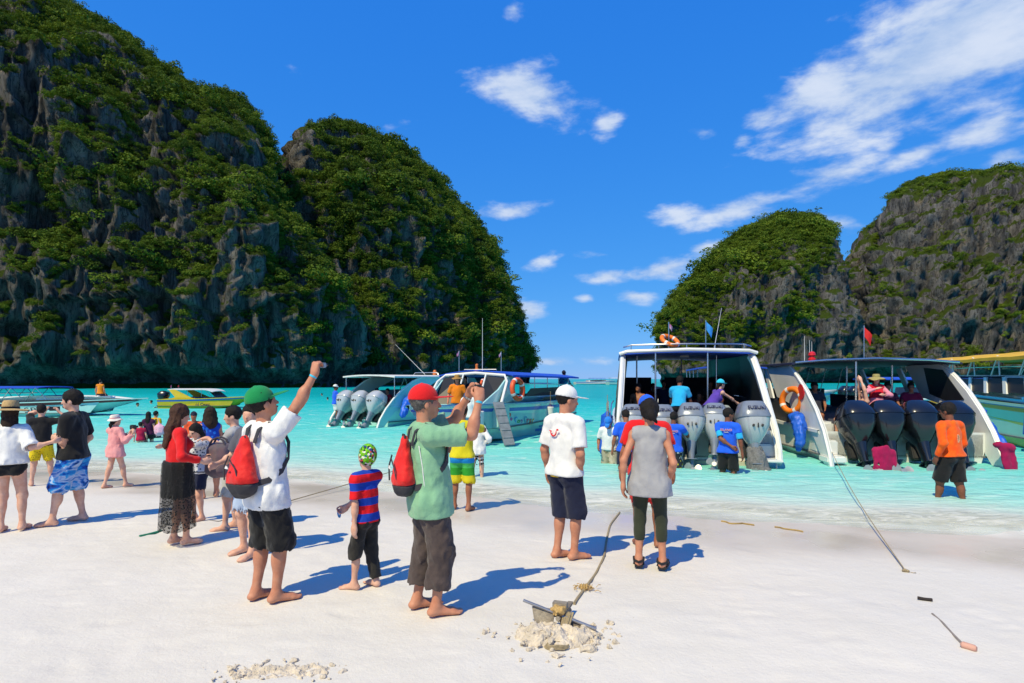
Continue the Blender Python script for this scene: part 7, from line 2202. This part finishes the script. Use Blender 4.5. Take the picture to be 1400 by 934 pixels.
def rope_on(label, pix, r, mat=ROPE, lift=.006, name='rope', cat='rope', wig=.0):
    pts = [np.array(gpt(u, v)) + V3(0, 0, lift) for u, v in pix]
    P = np.array(pts); t = np.arange(len(P)); tt = np.linspace(0, len(P) - 1, len(P) * 8)
    # smooth curve through the points
    Q = np.stack([np.interp(tt, t, P[:, k]) for k in range(3)], 1)
    ker = np.hanning(9); ker /= ker.sum()
    for k in range(3): Q[:, k] = np.convolve(np.pad(Q[:, k], 4, mode='edge'), ker, 'valid')
    Q[:, 0] += wig * np.sin(tt * 5); Q[:, 2] = [zg(x, y) + lift for x, y in Q[:, :2]]
    m = MB(); m.tube(Q, r, 7); return tag(m.build(name, mat, None, True), label, cat)
rope_on('thick tan anchor rope lying in a curve up to the waterline', [(784, 828), (800, 805), (815, 785), (826, 762), (829, 740), (834, 718), (848, 700)], .012)
m = MB()
for k in range(46):
    p0 = V3(rg_.normal(0, .045), rg_.normal(0, .03), .012)
    d0 = nrm(V3(rg_.normal(), rg_.normal(), .35 * rg_.random())) * rg_.uniform(.02, .06)
    m.tube([p0, p0 + d0 * .5 + V3(0, 0, .012), p0 + d0 + V3(0, 0, .0)], .0032, 4)
for k in range(3):
    m.tube([V3(-.03 + .02 * k, .03 * math.sin(q), .022 + .018 * math.cos(q)) for q in np.linspace(0, 6.0, 10)], .009, 6)
o_ = m.build('rope_fray', FRAY, None, True); o_.location = gpt(800, 806); tag(o_, 'frayed tan knot tied on the anchor rope', 'rope')
# mooring line from the sand to the black-engined boat
e0 = gpt(1238, 782); e1 = BW(b2, (-1.75, -.45, .28))
m = MB(); n_ = 26
m.tube([np.array(e0) * (1 - k) + np.array(e1) * k - V3(0, 0, .10 * math.sin(math.pi * k)) * (k < 1) + V3(0, 0, .01) for k in np.linspace(0, 1, n_)], .0065, 6)
tag(m.build('mooring_rope', ROPE, None, True), 'taut tan mooring line from the sand to the black-engined boat', 'rope')
me = sdf_mesh('rope_knot', [ell(V3(0, 0, .012), V3(.028, .022, .016)), rc(V3(0, 0, .008), V3(.09, -.06, .004), .009, .005)], .007, k=.02, folds=[(.02, V3(36, 36, 36), 1)])
o_ = link_mesh('rope_knot', me, ROPE, None, True); o_.location = e0; tag(o_, 'knotted end of the mooring line buried in the sand', 'rope')
# thin line behind the boy
a_, b_ = gpt(385, 690), gpt(560, 655)
m = MB(); m.tube([np.array(a_) * (1 - k) + np.array(b_) * k + V3(0, 0, .02 + .25 * k) for k in np.linspace(0, 1, 12)], .008, 6)
tag(m.build('mooring_rope', ROPE, None, True), 'thin tan line stretched behind the striped boy towards the sea', 'rope')
# float with cord, stick, strap, weed
rope_on('short cord with pink float lying on the sand at the lower right', [(1274, 840), (1288, 852), (1302, 868), (1318, 884)], .009, M('cord_grey', (.28, .24, .22), rough=.9))
w = gpt(1325, 889); d_ = nrm(np.array(gpt(1335, 892)) - np.array(gpt(1316, 886)))
m = MB(); m.tube([np.array(w) + V3(0, 0, .022) - d_ * .045, np.array(w) + V3(0, 0, .022) - d_ * .035, np.array(w) + V3(0, 0, .022) + d_ * .03, np.array(w) + V3(0, 0, .022) + d_ * .04], [.013, .022, .022, .015], 10)
tag(m.build('net_float', M('float_pink', (.66, .36, .28), rough=.7, var=.15), None, True), 'small pink net float at the end of the grey cord', 'float')
rope_on('dark driftwood stick on the smooth sand near the mooring line', [(1254, 819), (1264, 821), (1275, 822)], .013, M('driftwood', (.03, .022, .02), rough=.9), .01, 'stick', 'stick')
rope_on('green strap lying on the sand beside the lace skirt', [(190, 735), (204, 732), (222, 727)], .016, M('strap_green', (.01, .22, .12), rough=.6), .01, 'strap', 'strap')
WEED = M('weed_tan', (.45, .30, .10), rough=.95, var=.2)
rope_on('dry weed strand at the waterline nearest the woman in grey', [(985, 713), (1002, 717), (1016, 716), (1030, 719)], .010, WEED, .008, 'weed_strand', 'weed', .02)
rope_on('dry weed strand at the waterline left of the mooring line', [(1058, 721), (1076, 724), (1100, 728)], .009, WEED, .008, 'weed_strand', 'weed', .02)
rope_on('dark cord trailing on the sand behind the lace skirt', [(262, 715), (285, 712), (300, 714), (320, 706)], .007, M('cord_dark', (.10, .08, .07), rough=.9), .006)
me = sdf_mesh('sand_lumps', [ell(V3(0, 0, -.018), V3(.30, .09, .024)), ell(V3(.16, .03, -.018), V3(.2, .07, .024))] + [ell(V3(rg_.normal(0, .18), rg_.normal(0, .06), -.001), V3(1.2, 1, .6) * (.003 + .010 * rg_.random() ** 2)) for k in range(200)], .006, k=.008, folds=[(.030, V3(18, 18, 18), 1), (.018, V3(45, 45, 45), 3)])
o_ = link_mesh('sand_lumps', me, clod_m, None, True); o_.location = gpt(375, 918); tag(o_, 'scatter of small sand lumps at the bottom of the picture', 'sand lumps', kind='stuff')
